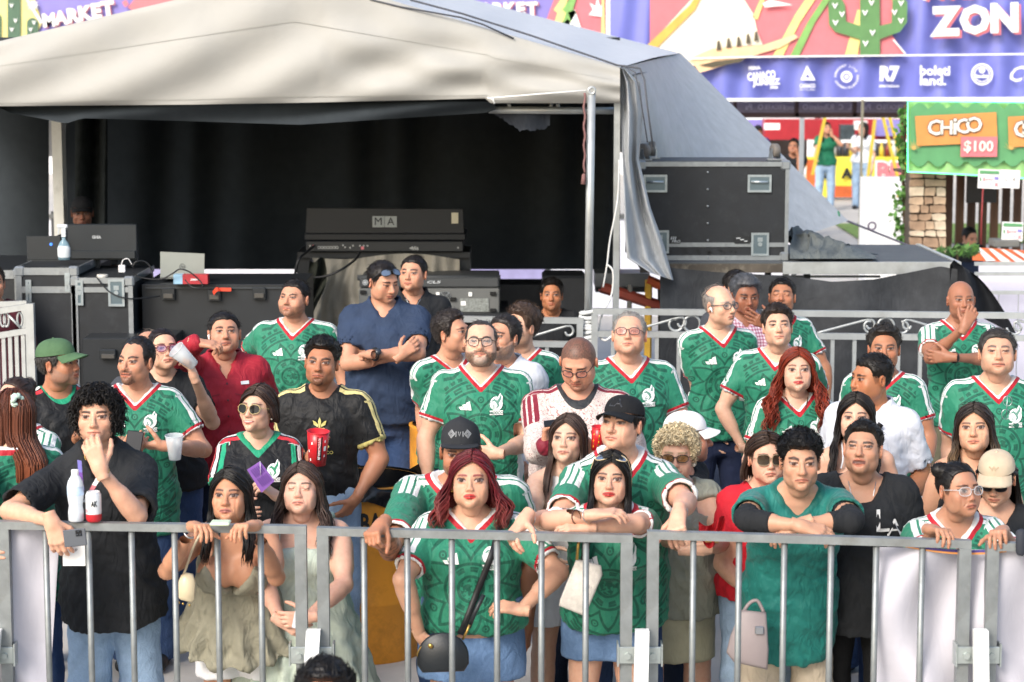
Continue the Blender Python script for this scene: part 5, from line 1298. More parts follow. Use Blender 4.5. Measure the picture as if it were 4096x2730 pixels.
b = MB(); b.tube(bez([W(2476, 640, 15.2), W(2470, 800, 15.18), W(2440, 960, 15.15), W(2428, 1060, 15.12), W(2412, 1150, 15.1)], 6), 0.006, 6); b.tube(bez([W(2430, 1060, 15.1), W(2452, 1090, 15.1), W(2446, 1180, 15.1), W(2405, 1270, 14.95), W(2398, 1340, 14.95), W(2420, 1362, 14.9), W(2448, 1345, 14.9)], 6), 0.007, 6); b.build('rope', wr, tent, True)
b = MB(); b.tube([W(1955, 394, TD-0.06), W(2150, 378, TD-0.1), W(2345, 363, 15.0)], 0.006, 6); b.tube([W(1950, 392, TD-0.06), W(1970, 396, TD-0.08), W(1978, 416, TD-0.08)], 0.007, 6); b.build('guy_line', wr, tent, True)
# free-standing aluminium pole with an eye on top, tied to the railing
r = root('pole', W(2362, 1290, 15.0), 'round aluminium pole with ring top taped to railing', 'pole')
b = MB(); b.tube([W(2366, 372, 15.0), W(2352, 1290, 15.0)], 0.0285, 16); b.build('tube', ALW, r, True)
b = MB(); c = W(2366, 364, 15.0); b.tube(ringpts(c+(0, -0.02, 0), (0.0, 1, 0.0), 0.022, 16), 0.011, 8, closed=True); b.build('eye', ALW, r, True)
b = MB()
for k in range(9): c = W(2353+rnd.uniform(-8, 8), 1250+k*16, 14.98); b.tube(ringpts(c, (rnd.uniform(-.2, .2), rnd.uniform(-.2, .2), 1), 0.052+rnd.uniform(-0.006, 0.014), 14), 0.015, 6, closed=True)
b.build('tape_wrap', mat('packing_tape', '#d5d8d8', 0.3, var=0.1), r, True)
r = MB(); P_ = [W(2338+3*math.sin(k*0.9), 372+k*11, 14.96) for k in range(30)]; r.tube(P_, [0.007+0.002*(k % 2) for k in range(30)], 6); r.tube([W(2337, 695, 14.96), W(2335, 702, 14.96), W(2333, 738, 14.96)], [0.006, 0.014, 0.018], 8)
r.build('braided_cord', mat('braid_maroon', '#7d5a58', 0.85), None, True, label='maroon braided cord with tassel hanging from aluminium pole', category='cord')
# ---- flight cases, desks and gear inside the tent
def flight_case(px0, px1, y0, y1, D, depth, label, z0=None, lid=None, plain=False, edge=0.045, group=None, rivets=0):
    a, c = W(px0, y1, D), W(px1, y0, D); zb = a[2] if z0 is None else z0; x0, x1, zt = a[0], c[0], c[2]
    r = root('flight_case', ((x0+x1)/2, D+depth/2, zb), label, 'flight case', group)
    b = MB(); b.box((x0+0.006, D+0.006, zb), (x1-0.006, D+depth, zt-0.006), bev=0.004); b.build('body', BLK2 if plain else BLK, r)
    if not plain:
        e = edge; t = 0.004
        bars = [((x0, zt-e), (x1, zt)), ((x0, zb), (x1, zb+e)), ((x0, zb+e), (x0+e*0.8, zt-e)), ((x1-e*0.8, zb+e), (x1, zt-e))]
        if lid is not None: zl = W(0, lid, D)[2]; bars += [((x0+e*0.8, zl-e*0.45), (x1-e*0.8, zl+e*0.45))]
        for (u0, v0), (u1, v1) in bars: b = MB(); b.box((u0, D-t, v0), (u1, D+0.006, v1)); b.build('edging', AEDGE, r)
        for (u0, u1) in ((x0-t, x0+0.006), (x1-0.006, x1+t)):
            b = MB(); b.box((u0, D, zt-e), (u1, D+depth, zt+t)); b.build('edging', AEDGE, r)
        b = MB(); b.box((x0+0.01, D+0.02, zt-0.004), (x1-0.01, D+depth-0.02, zt+t*0.5)); b.build('lid', BLK, r)
        for cx in (x0, x1):
            for cz in (zb, zt):
                b = MB(); q = 0.062; lo = (cx-0.010 if cx == x0 else cx-q, D-0.010, cz-0.010 if cz == zb else cz-q); hi = (cx+q if cx == x0 else cx+0.010, D+0.05, cz+q if cz == zb else cz+0.010)
                b.box(lo, hi, bev=0.012); b.build('corner', AEDGE, r)
    return r, (x0, x1, zb, zt)
def latch(r, cx, cy, w_, h_, D, kind='handle'):
    m1 = mat('zinc_plate', '#aeb9bf', 0.3, 0.65, var=0.15, vs=30); a, c = W(cx-w_/2, cy+h_/2, D), W(cx+w_/2, cy-h_/2, D)
    b = MB(); e = 0.016; b.box((a[0], D-0.009, a[2]), (a[0]+e, D-0.003, c[2])); b.box((c[0]-e, D-0.009, a[2]), (c[0], D-0.003, c[2])); b.box((a[0]+e, D-0.009, a[2]), (c[0]-e, D-0.003, a[2]+e)); b.box((a[0]+e, D-0.009, c[2]-e), (c[0]-e, D-0.003, c[2])); o = b.build('latch_plate' if kind != 'handle' else 'handle_plate', m1, r)
    b = MB(); b.box((a[0]+e, D-0.005, a[2]+e), (c[0]-e, D-0.0035, c[2]-e)); b.build('dish', mat('zinc_dark', '#6e7f88', 0.3, 0.6), o)
    xm = (a[0]+c[0])/2; zm = (a[2]+c[2])/2
    if kind == 'handle': b = MB(); b.tube([(a[0]+e*1.6, D-0.016, zm+0.012), (c[0]-e*1.6, D-0.016, zm+0.012)], 0.010, 8); b.build('grip', m1, o, True)
    else: b = MB(); b.tube([(xm, D-0.014, zm), (xm, D-0.004, zm)], 0.016, 12); b.box((xm-0.018, D-0.010, zm+0.02), (xm+0.018, D-0.004, zm+0.05)); b.build('twist_key', m1, o)
# left cases
r, _ = flight_case(86, 308, 1072, 1900, 15.0, 1.3, 'tall black flight case with pale front corner at far left', z0=0.0, lid=1160, edge=0.05)
latch(r, 115, 1165, 20, 90, 15.0, 'latch'); latch(r, 270, 1130, 18, 75, 15.0, 'latch')
r, _ = flight_case(-190, 84, 1082, 1900, 15.25, 1.2, 'black flight case at the left edge behind the white railing', z0=0.0, edge=0.06)
r, _ = flight_case(303, 530, 1112, 1900, 15.0, 0.9, 'black flight case with butterfly latch below the monitor', z0=0.0, lid=1160, edge=0.04)
latch(r, 466, 1172, 62, 108, 14.995, 'latch'); latch(r, 318, 1172, 28, 100, 14.995, 'latch')
r, (x0, x1, zb, zt) = flight_case(578, 1215, 1135, 1900, 15.2, 0.8, 'long matte black trunk under the silver laptop', z0=0.0, plain=True)
for cx, cy in ((672, 1180), (856, 1185), (1036, 1178)):
    b = MB(); pxbox(b, cx-26, cy-26, cx+26, cy+22, 15.17, 0.03, bev=0.004); o = b.build('latch', mat('latch_black', '#23272a', 0.35), r); b = MB(); pxbox(b, cx-19, cy-4, cx+19, cy+15, 15.155, 0.016, bev=0.003); b.build('lever', mat('latch_grey', '#4a4844', 0.35), o)
b = MB(); pxbox(b, 580, 1150, 1213, 1156, 15.19, 0.012); b.build('lid_seam', mat('seam_grey', '#33383c', 0.4), r)
r, _ = flight_case(338, 690, 1352, 1900, 14.7, 0.6, 'low dark grey moulded equipment trunk behind the phone man', z0=0.0, plain=True)
b = MB(); pxbox(b, 398, 1400, 462, 1440, 14.66, 0.04, bev=0.005); o = b.build('latch', mat('latch_black', '#23272a', 0.35), r); b = MB(); pxbox(b, 405, 1418, 458, 1436, 14.645, 0.016, bev=0.004); b.build('lever', mat('latch_grey', '#4a4844', 0.35), o)
# things on the cases
def solo(mb, name, m_, label, cat, smooth=False, **k): return mb.build(name, m_, None, smooth, label=label, category=cat, **k)
r = root('monitor', W(400, 1108, 15.6), 'black flat monitor with white letters on the back', 'monitor')
b = MB(); pxbox(b, 272, 898, 546, 1042, 15.6, 0.05, bev=0.006); b.build('back_shell', mat('monitor_black', '#20262b', 0.4), r)
b = MB(); pxbox(b, 285, 1004, 540, 1036, 15.575, 0.026, bev=0.004); b.build('lower_bulge', mat('monitor_black', '#20262b', 0.4), r)
b = MB(); pxtext(b, 'GHIA', 386, 950, 13, 15.594, wpx=36, bold=0.03); b.build('lettering', mat('silver_print', '#b5babd', 0.4), r)
b = MB(); pxbox(b, 376, 1030, 398, 1105, 15.66, 0.05); pxbox(b, 330, 1098, 450, 1108, 15.5, 0.25); b.build('stand', mat('monitor_black', '#20262b', 0.4), r)
r = root('laptop', W(175, 1045, 15.5), 'open black laptop with a glowing blue badge at left', 'laptop', 'laptops on the cases')
b = MB(); pxbox(b, 108, 945, 242, 1040, 15.5, 0.02, bev=0.003); b.build('screen_lid', mat('laptop_black', '#22272b', 0.4), r); b = MB(); pxbox(b, 108, 1040, 242, 1047, 15.5, 0.24); b.build('base', mat('laptop_black', '#22272b', 0.4), r)
t = NT('blue_badge'); t.base((0.05, 0.2, 0.8)); t.set(Emission_Color=(0.05, 0.25, 1.0), Emission_Strength=0.6, Roughness=t.ramp(t.noise(5.0), 0.2, 0.8)); b = MB(); pxring(b, 204, 978, 6, 0.5, 15.495, n=12); b.build('badge', t.mat, r)
r = root('laptop', W(730, 1115, 15.35), 'open silver laptop with round maker badge on its lid', 'laptop', 'laptops on the cases')
b = MB(); pxpoly(b, [(641, 1008), (818, 1016), (816, 1112), (641, 1110)], 15.35, 0.012); b.build('screen_lid', mat('laptop_silver', '#8f948f', 0.4, 0.2, var=0.05), r)
b = MB(); pxring(b, 729, 1067, 11.5, 9.8, 15.343); pxtext(b, 'hp', 729, 1067, 15, 15.343, shear=0.3, bold=0.0); b.build('badge', mat('badge_grey', '#3f4447', 0.4), r); b = MB(); pxbox(b, 641, 1108, 816, 1116, 15.36, 0.2); b.build('base', mat('laptop_silver', '#8f948f', 0.4, 0.2, var=0.05), r)
r = root('spray_bottle', W(257, 1042, 15.0), 'clear spray bottle with white label on the tall case', 'bottle')
c = W(257, 1042, 15.2); b = MB(); b.lathe([(0.020, 0), (0.042, 0.004), (0.044, 0.05), (0.043, 0.095), (0.030, 0.125), (0.013, 0.145), (0.013, 0.165)], c, 16, sx=1.0, sy=0.62); b.build('bottle', lensmat('bottle_clear', '#8fb0c0', 0.55), r, True)
b = MB(); b.lathe([(0.0405, 0.018), (0.0455, 0.03), (0.0455, 0.085), (0.040, 0.102)], c, 16, sx=1.0, sy=0.64, caps=False); b.build('label_sheet', mat('label_white', '#c9d0d4', 0.5, var=0.1, vs=30), r, True)
b = MB(); b.box((c[0]-0.013, c[1]-0.014, c[2]+0.165), (c[0]+0.016, c[1]+0.014, c[2]+0.225)); b.box((c[0]-0.045, c[1]-0.010, c[2]+0.225), (c[0]+0.030, c[1]+0.010, c[2]+0.252), bev=0.006); b.tube([(c[0]-0.030, c[1], c[2]+0.228), (c[0]-0.038, c[1], c[2]+0.185)], 0.005, 6); b.build('trigger_head', mat('sprayer_white', '#c6ccd0', 0.4), r)
b = MB(); pxbox(b, 694, 1100, 730, 1137, 15.12, 0.09, 0); pxbox(b, 730, 1100, 830, 1137, 15.12, 0.09, 1); pxtext(b, 'ZEBRA', 775, 1120, 8, 15.115, 2, wpx=30, shear=0.3, bold=0.03); solo(b, 'carton', [mat('carton_blue', '#8fb6cf', 0.5), mat('carton_red', '#a82e36', 0.5), PW], 'small red and pale blue carton in front of the silver laptop', 'box')
b = MB(); pxbox(b, 474, 1062, 499, 1091, 15.0, 0.03, bev=0.003); b.tube(bez([W(486, 1062, 15.01), W(492, 1042, 15.01), W(512, 1036, 15.01), W(527, 1058, 15.02)], 5), 0.003, 5); solo(b, 'power_adapter', mat('white_plastic', '#e8e8e8', 0.3), 'small white power adapter with cable beside the monitor', 'adapter')
b = MB(); c = W(410, 1112, 15.05); b.lathe([(0.038, 0), (0.040, 0.004), (0.040, 0.020), (0.036, 0.024)], c, 18); solo(b, 'round_hub', mat('hub_grey', '#b9b7b0', 0.5), 'small round pale hub on the latched case', 'hub', True)
b = MB(); b.tube(bez([W(530, 1070, 15.1), W(545, 1048, 15.1), W(580, 1048, 15.12), W(605, 1075, 15.12), (W(612, 1118, 15.12))], 6), 0.006, 6); b.tube(bez([W(530, 1085, 15.08), W(560, 1110, 15.08), W(640, 1118, 15.08), W(690, 1095, 15.08), W(720, 1078, 15.05), W(760, 1090, 15.05), W(800, 1125, 15.05), W(810, 1150, 15.0), W(770, 1150, 15.0), W(740, 1120, 15.05)], 6), 0.005, 6); b.tube(bez([W(388, 1112, 14.99), W(440, 1170, 14.98), W(520, 1196, 14.98), W(640, 1185, 15.1)], 6), 0.005, 6); solo(b, 'cable_bundle', mat('cable_black', '#15171a', 0.5), 'loose black cables across the equipment cases', 'cable', True)
b = MB(); b.grid(lambda u, v: W(850+26*u+6*v, 1168-16*u+14*v-8*math.sin(u*3), 15.14-0.02*math.sin(u*3)), 6, 3); pxbox(b, 872, 1153, 924, 1166, 15.15, 0.02); solo(b, 'ribbon', mat('ribbon_orange', '#e8482c', 0.6), 'bright orange ribbon scrap on the long black trunk', 'ribbon')
# ---- lighting console
r = root('lighting_console', W(1540, 1015, 17.0), 'big black lighting console with two square letters on the back', 'console')
b = MB(); pxpoly(b, [(1228, 834), (1850, 838), (1856, 940), (1222, 936)], 17.0, 0.06); b.build('screen_wing', mat('console_black', '#14181d', 0.45), r)
b = MB(); pxbox(b, 1218, 936, 1862, 962, 16.9, 0.5, bev=0.006); b.build('hinge_bar', mat('console_black', '#14181d', 0.45), r)
b = MB(); pxbox(b, 1224, 966, 1852, 1008, 16.85, 0.6, bev=0.006); b.build('rear_panel', mat('console_panel', '#2a2d30', 0.4, var=0.1), r)
for k, ch in enumerate('MA'):
    b = MB(); pxbox(b, 1490+k*49, 866, 1537+k*49+ (1 if k else 0), 910, 16.985, 0.012); o = b.build('letter_plate', mat('plate_silver', '#a3a9a8', 0.4), r); b = MB(); pxtext(b, ch, 1513+k*50, 888, 30, 16.98); b.build('letter', mat('print_black', '#14171a', 0.5), o)
b = MB(); pxbox(b, 1806, 852, 1833, 895, 16.985, 0.01); b.build('sticker', mat('sticker_cream', '#d6cfb4', 0.6), r)
CS = mat('connector_silver', '#b9bcbc', 0.4, 0.4)
for k in range(7): b = MB(); pxring(b, 1276+k*12, 991, 6, 3.8, 16.846, None, 12); b.build('connector', CS, r)
for x, y in ((1240, 984), (1372, 982), (1380, 990), (1400, 992), (1412, 984), (1440, 984), (1455, 984), (1470, 984), (1832, 992)): b = MB(); pxring(b, x, y, 3.6, 0.3, 16.846, None, 8); b.build('connector', CS, r)
b = MB(); pxtext(b, 'ulis', 1660, 994, 16, 16.846, bold=0.02); flat(b, [(1636, 994), (1652, 985), (1652, 1002)], 16.846); b.build('lettering', CS, r)
for x, y, q in ((1252, 984, 4), (1450, 993, 7)): b = MB(); pxring(b, x, y, q, 0.3, 16.845, None, 8); b.build('connector', PRED, r)
b = MB(); pxbox(b, 1190, 1030, 1240, 1260, 16.95, 0.35); pxbox(b, 1835, 1030, 1880, 1110, 16.95, 0.35); pxbox(b, 1190, 1010, 1880, 1032, 16.9, 0.6); b.build('trolley', BLK2, r)
def grey_cover(u, v):
    px = 1248+590*u; top = 1032+10*math.sin(u*7)-8*math.sin(u*math.pi); bot = 1330; fl = 0.07*math.sin(u*26+2*math.sin(u*9)+v*2.0)+0.03*math.sin(u*60)
    return W(px+20*math.sin(v*5+u*9)*(1-u), top+(bot-top)*v, 16.8+fl*(0.3+0.7*v)-0.05*v)
b = MB(); b.grid(grey_cover, 60, 16); solo(b, 'dust_cover', clothmat('cover_grey', '#8f8b80', 0.6, var=0.1, fold=0.3), 'grey vinyl dust cover draped below the lighting console', 'cover', True)
b = MB(); b.tube(bez([W(1256, 985, 16.8), W(1225, 1010, 16.6), W(1195, 1040, 16.5), W(1180, 1100, 16.5), W(1170, 1180, 16.5)], 6), 0.011, 6); b.tube(bez([W(1440, 1008, 16.75), W(1420, 1040, 16.6), W(1360, 1082, 16.5), W(1290, 1108, 16.5), W(1190, 1112, 16.5)], 6), 0.010, 6); solo(b, 'console_cable', mat('cable_black', '#15171a', 0.5), 'thick black cables looping from the lighting console', 'cable', True)
def jacket(u, v): return W(1240+58*u+20*math.sin(v*4)*u-30*v, 1040+215*v+10*math.sin(u*6), 16.55+0.06*math.sin(u*9+v*5))
b = MB(); b.grid(jacket, 14, 14); solo(b, 'jacket', clothmat('camo_dark', '#23261f', 0.9, var=0.5), 'dark jacket hanging from the console trolley', 'jacket', True)
# ---- sound console
r = root('sound_console', W(1720, 1255, 16.2), 'grey sound console seen from behind with fan grille', 'console')
GR = mat('console_grey', '#5f6160', 0.5, var=0.08); GR2 = mat('console_grey_dark', '#3b3e40', 0.5, var=0.08)
b = MB(); pxbox(b, 1438, 1112, 1996, 1152, 16.25, 0.6, bev=0.01); b.build('upper_panel', GR2, r); b = MB(); pxbox(b, 1436, 1156, 1998, 1254, 16.2, 0.7, bev=0.008); b.build('rear_panel', GR, r); b = MB(); b.tube([W(1430, 1112, 16.3), W(2002, 1112, 16.3)], 0.022, 10); b.build('top_tube', GR2, r, True)
b = MB(); pxtext(b, 'CL5', 1734, 1130, 11, 16.24, wpx=54, bold=0.02, shear=0.15); pxring(b, 1461, 1131, 11, 9, 16.24)
for k in range(3): a_ = k*1.047; flat(b, [(1461+8*math.cos(a_)-1.5*math.sin(a_), 1131+8*math.sin(a_)+1.5*math.cos(a_)), (1461-8*math.cos(a_)-1.5*math.sin(a_), 1131-8*math.sin(a_)+1.5*math.cos(a_)), (1461-8*math.cos(a_)+1.5*math.sin(a_), 1131-8*math.sin(a_)-1.5*math.cos(a_)), (1461+8*math.cos(a_)+1.5*math.sin(a_), 1131+8*math.sin(a_)-1.5*math.cos(a_))], 16.238)
b.build('lettering', mat('silver_print', '#b5babd', 0.4), r)
b = MB()
for k in range(4): pxring(b, 1780, 1188, 22-k*5.5, 20-k*5.5, 16.185, n=20)
for k in range(4): a_ = k*1.571+0.78; flat(b, [(1780+26*math.cos(a_+0.06), 1188+26*math.sin(a_+0.06)), (1780+26*math.cos(a_-0.06), 1188+26*math.sin(a_-0.06)), (1780+3*math.cos(a_-0.3), 1188+3*math.sin(a_-0.3)), (1780+3*math.cos(a_+0.3), 1188+3*math.sin(a_+0.3))], 16.186)
b.build('fan_grille', AEDGE, r); b = MB(); pxring(b, 1780, 1188, 21, 0.5, 16.193); b.build('fan_opening', mat('void_black', '#0c0d0e', 0.8), r)
b = MB(); pxbox(b, 1840, 1195, 1955, 1248, 16.192, 0.006); b.build('rating_plate', mat('plate_grey', '#7c817e', 0.5, var=0.4, vs=60), r); b = MB(); pxbox(b, 1843, 1206, 1863, 1223, 16.188, 0.004); pxbox(b, 1744, 1170, 1758, 1184, 16.19, 0.004); pxbox(b, 1874, 1170, 1888, 1186, 16.19, 0.004); b.build('label_sheet', PW, r)
for x, y in ((1452, 1170), (1972, 1176), (1972, 1243), (1812, 1198)): b = MB(); pxbox(b, x-12, y-7, x+12, y+7, 16.18, 0.02, bev=0.003); b.build('socket', mat('void_black', '#0c0d0e', 0.8), r)
b = MB(); pxbox(b, 1400, 1256, 2030, 1290, 16.1, 0.9); solo(b, 'desk', BLK, 'black desk carrying the sound console', 'table')
b = MB(); pxbox(b, 2170, 1105, 2345, 1420, 16.9, 0.5, bev=0.02); solo(b, 'speaker_cabinet', BLK, 'tall black loudspeaker cabinet behind the seated worker', 'speaker')
b = MB(); pxbox(b, 560, 1140, 2340, 1500, 18.2, 0.5); solo(b, 'case_row', BLK, 'row of black cases standing under the back drape', 'flight case')
# light sheeting of the enclosure behind the tent (seen through the gap under the back drape)
r = root('white_fence', (-3.0, 25, 0), 'white and lavender sheeted fence glimpsed under the tent drape', 'fence')
for k in range(9):
    b = MB(); x = -9.5+k*1.42; b.box((x, 25.0, 0.05), (x+1.36, 25.03, 1.22)); b.build('panel', mat('sheet_white', '#dcdde6', 0.6, var=0.05) if k % 3 else mat('sheet_lavender', '#9b96bf', 0.6), r)
    b = MB(); b.box((x+1.36, 24.98, 0), (x+1.42, 25.05, 1.3)); b.build('post', GR2, r)
b = MB(); b.box((-9.5, 24.97, 1.22), (3.3, 25.0, 1.27)); b.build('rail', GR, r)
# ---- trusses and clutter right of the pole
r = root('scaffold', W(2600, 1300, 17.2), 'rusty red and galvanised scaffold parts under the deck', 'scaffold')
RUST = mat('rust_red_steel', '#7a3327', 0.7, var=0.25)
for p, q, rr, m_ in (((2405, 1150), (2690, 1240), 0.045, RUST), ((2590, 1120), (2660, 1150), 0.04, mat('orange_steel', '#b9532e', 0.6)), ((2595, 1120), (2590, 1500), 0.03, mat('yellow_steel', '#c9a13c', 0.6)), ((2636, 1130), (2640, 1500), 0.012, BLK2), ((2665, 1160), (2668, 1500), 0.012, BLK2), ((2520, 1140), (2510, 1500), 0.02, GR), ((2690, 1140), (2700, 1500), 0.06, mat('tan_board', '#8d7f63', 0.8))):
    b = MB(); b.tube([W(p[0], p[1], 17.2), W(q[0], q[1], 17.2)], rr, 6); b.build('member', m_, r)
b = MB(); pxbox(b, 2380, 1095, 2600, 1150, 18.5, 0.4); solo(b, 'trailer_bumper', mat('bumper_grey', '#8f9499', 0.5), 'grey trailer rear seen between pole and scaffold', 'trailer')
b = MB(); pxbox(b, 2382, 1152, 2600, 1170, 18.4, 0.2); pxbox(b, 2395, 1158, 2425, 1164, 18.38, 0.02, 1); solo(b, 'trailer_bar', [BLK2, PRED], 'dark bar with red reflector below the trailer rear', 'bar')

# ---- deck with big flight case
r = root('stage_deck', W(3250, 1050, 16.4)*np.array([1, 1, 0]), 'raised black stage deck with pale metal edge', 'stage')
DK = 16.0; zt = W(0, 1050, DK)[2]
def dx(px, D=DK): return W(px, 1050, D)[0]
b = MB(); b.box((dx(2560), DK+0.003, zt-0.05), (dx(3128), DK+1.6, zt)); b.build('deck_board', mat('deck_grey', '#4b5054', 0.8, var=0.12, bs=0.2, bscale=200), r)
b = MB(); b.box((dx(3132), DK+0.003, zt-0.05), (dx(3818), DK+1.6, zt-0.003)); b.build('deck_board', mat('deck_grey', '#4b5054', 0.8, var=0.12, bs=0.2, bscale=200), r)
b = MB(); b.box((dx(2560), DK-0.03, zt-0.075), (dx(3128), DK, zt-0.01)); b.build('edge_beam', mat('edge_wood', '#4a443c', 0.8, var=0.4, vs=5, dirt=('#8d8778', 14.0, 0.6)), r)
b = MB(); b.box((dx(3130), DK-0.03, zt-0.085), (dx(3822), DK, zt+0.004)); b.build('edge_beam', ALW, r)
b = MB(); b.box((dx(3822), DK-0.03, zt-0.085), (dx(3826)+0.03, DK+1.6, zt+0.004)); b.build('edge_beam', ALW, r)
for px in (3068, 3140, 3225, 3600, 3815): b = MB(); b.box((dx(px), DK+0.1, 0), (dx(px)+0.045, DK+0.145, zt-0.08)); b.build('leg', BLK2 if px in (3068, 3225) else ALW, r)
for y in (1088, 1112): b = MB(); b.box((dx(3010), DK+0.4, W(0, y, DK+0.4)[2]), (dx(3560), DK+0.44, W(0, y-8, DK+0.4)[2])); b.build('brace', ALW, r)
r, (x0, x1, zb, ztop) = flight_case(2548, 3158, 648, 1042, 16.15, 0.75, 'large black flight case with castors on top standing on the deck', z0=zt+0.002, lid=980, edge=0.035)
for cx, cy in ((2621, 735), (3038, 735)): latch(r, cx, cy, 96, 70, 16.146)
for cx, cy in ((2640, 968), (3040, 978)): latch(r, cx, cy, 72, 92, 16.146, 'latch')
for k in range(7): b = MB(); c = W(2831, 690+k*68, 16.15); b.lathe([(0.009, 0), (0.008, 0.004), (0.002, 0.006)], (0, 0, 0), 10); b.V = [(c[0]+v[0], c[1]-v[2], c[2]+v[1]) for v in b.V]; b.build('rivet', AEDGE, r, True)
b = MB(); pxbox(b, 2668, 945, 2722, 976, 16.142, 0.006); pxbox(b, 2938, 945, 3000, 976, 16.142, 0.006); b.build('name_plate', mat('print_black', '#14171a', 0.5), r)
b = MB(); pxtext(b, 'PRO', 2703, 967, 11, 16.140, wpx=34, shear=0.3, bold=0.02)
for k in range(3): flat(b, [(2682+k*8, 960), (2686+k*8, 960), (2690+k*8, 948), (2686+k*8, 948)], 16.140)
for k in range(3): flat(b, [(2945+k*16, 952+6*k), (2962+k*14, 951+6*k), (2962+k*14, 955+6*k), (2945+k*16, 956+6*k)], 16.140)
b.build('lettering', mat('silver_print', '#b5babd', 0.4), r)
b = MB()
for x, y in ((2680, 1003), (2735, 998), (2745, 1008), (2790, 1001), (2795, 1008), (2830, 1010), (2836, 1008), (2842, 1010), (2880, 1000), (2895, 1006), (2920, 1002), (2940, 1004)): flat(b, [(x-6, y-5), (x+2, y-6), (x+7, y+2), (x, y+6), (x-4, y+1)], 16.143)
b.build('worn_lettering', mat('print_black', '#14171a', 0.5), r)
def castor(px, py, D, r_px=27, yaw=0.3):
    c = W(px, py, D); R0 = r_px/FPX*D; b = MB(); ax_ = np.array([math.cos(yaw), math.sin(yaw), 0]); o_ = MB(); o_.tube([c-ax_*0.024, c-ax_*0.018, c+ax_*0.018, c+ax_*0.024], [R0*0.9, R0, R0, R0*0.9], 20)
    w_ = o_.build('wheel', mat('castor_rubber', '#6d6862', 0.6), r, True); h_ = MB(); h_.tube([c-ax_*0.028, c+ax_*0.028], R0*0.35, 10); h_.build('hub', AEDGE, w_)
    zb_ = ztop+0.006
    for s in (-1, 1):
        f_ = MB(); p = c+ax_*0.034*s; q = np.array([p[0], p[1], zb_]); d = np.array([-ax_[1], ax_[0], 0])*0.04; f_.add([p-d*0.4+ax_*0.003, p+d*0.4+ax_*0.003, q+d+ax_*0.003, q-d+ax_*0.003, p-d*0.4-ax_*0.003, p+d*0.4-ax_*0.003, q+d-ax_*0.003, q-d-ax_*0.003], [(0, 1, 2, 3), (7, 6, 5, 4), (0, 4, 5, 1), (1, 5, 6, 2), (2, 6, 7, 3), (3, 7, 4, 0)]); f_.build('fork', AEDGE, r)
    p_ = MB(); p_.box((c[0]-0.06, c[1]-0.05, zb_-0.002), (c[0]+0.06, c[1]+0.05, zb_+0.008)); p_.build('base_plate', AEDGE, r)
castor(2575, 605, 16.3, 30, 0.9); castor(2608, 596, 16.6, 30, -0.2); castor(3100, 603, 16.35, 28, 0.35)
# crumpled tarp lying on the deck
def crumple(u, v):
    px = 3160+350*u; h_ = np.interp(u, [0, 0.12, 0.3, 0.5, 0.7, 0.85, 1.0], [120, 150, 165, 130, 60, 28, 3])
    q = np.array([u*5.0, v*3.2, 0.7]); fold = 0.72+0.42*nz(q, 1.5, 1.0)-0.35*abs(nz(q, 2.2, 4.0))+0.06*nz(q, 6.0, 2.0)
    k = math.sin(math.pi*v)**0.75; sx = 55*nz(q, 1.6, 6.0)
    return W(px+sx*k, 1036-24*v-h_*k*max(0.12, fold), 16.06+0.66*v+0.07*nz(q, 3.3, 9.0)*k)
b = MB(); b.grid(crumple, 64, 36); solo(b, 'crumpled_tarp', clothmat('tarp_slate', '#575d5e', 0.65, var=0.12, fold=0.5, spec=0.3), 'crumpled slate grey tarp heaped on the deck beside the case', 'tarp', True)
# black skirt cloth hung below the deck
def skirtc(u, v):
    px = 2640+1190*u; top = np.interp(px, [2640, 2700, 2900, 3150, 3330, 3500, 3640, 3760, 3830], [1058, 1074, 1092, 1104, 1128, 1118, 1090, 1066, 1078]); bot = 1640
    dd = 15.62+0.04*math.sin(px*0.016+2*v)+0.035*math.sin(px*0.007-v*6+1.0)*math.sin(math.pi*min(v*1.6, 1))
    return W(px, top+(bot-top)*v, dd)
b = MB(); b.grid(skirtc, 70, 22); o = solo(b, 'stage_skirt', clothmat('skirt_black', '#3c3e41', 0.85, var=0.2, fold=0.3, spec=0.1), 'black cloth skirt hung along the stage deck behind the railing', 'cloth', True)
def skirt2(u, v):
    px = 3800+190*u*v**0.5+40*u; top = 1050+60*u*0; return W(px+40*v*u, np.interp(u, [0, 0.4, 1], [1060, 1040, 1075])+(190+80*u)*v, 15.55+0.07*math.sin(u*9+v*2))
b = MB(); b.grid(skirt2, 20, 14); solo(b, 'draped_cloth', clothmat('skirt_black2', '#24262a', 0.85, var=0.2, fold=0.3, spec=0.1), 'black cloth bunched over the right end of the deck', 'cloth', True)
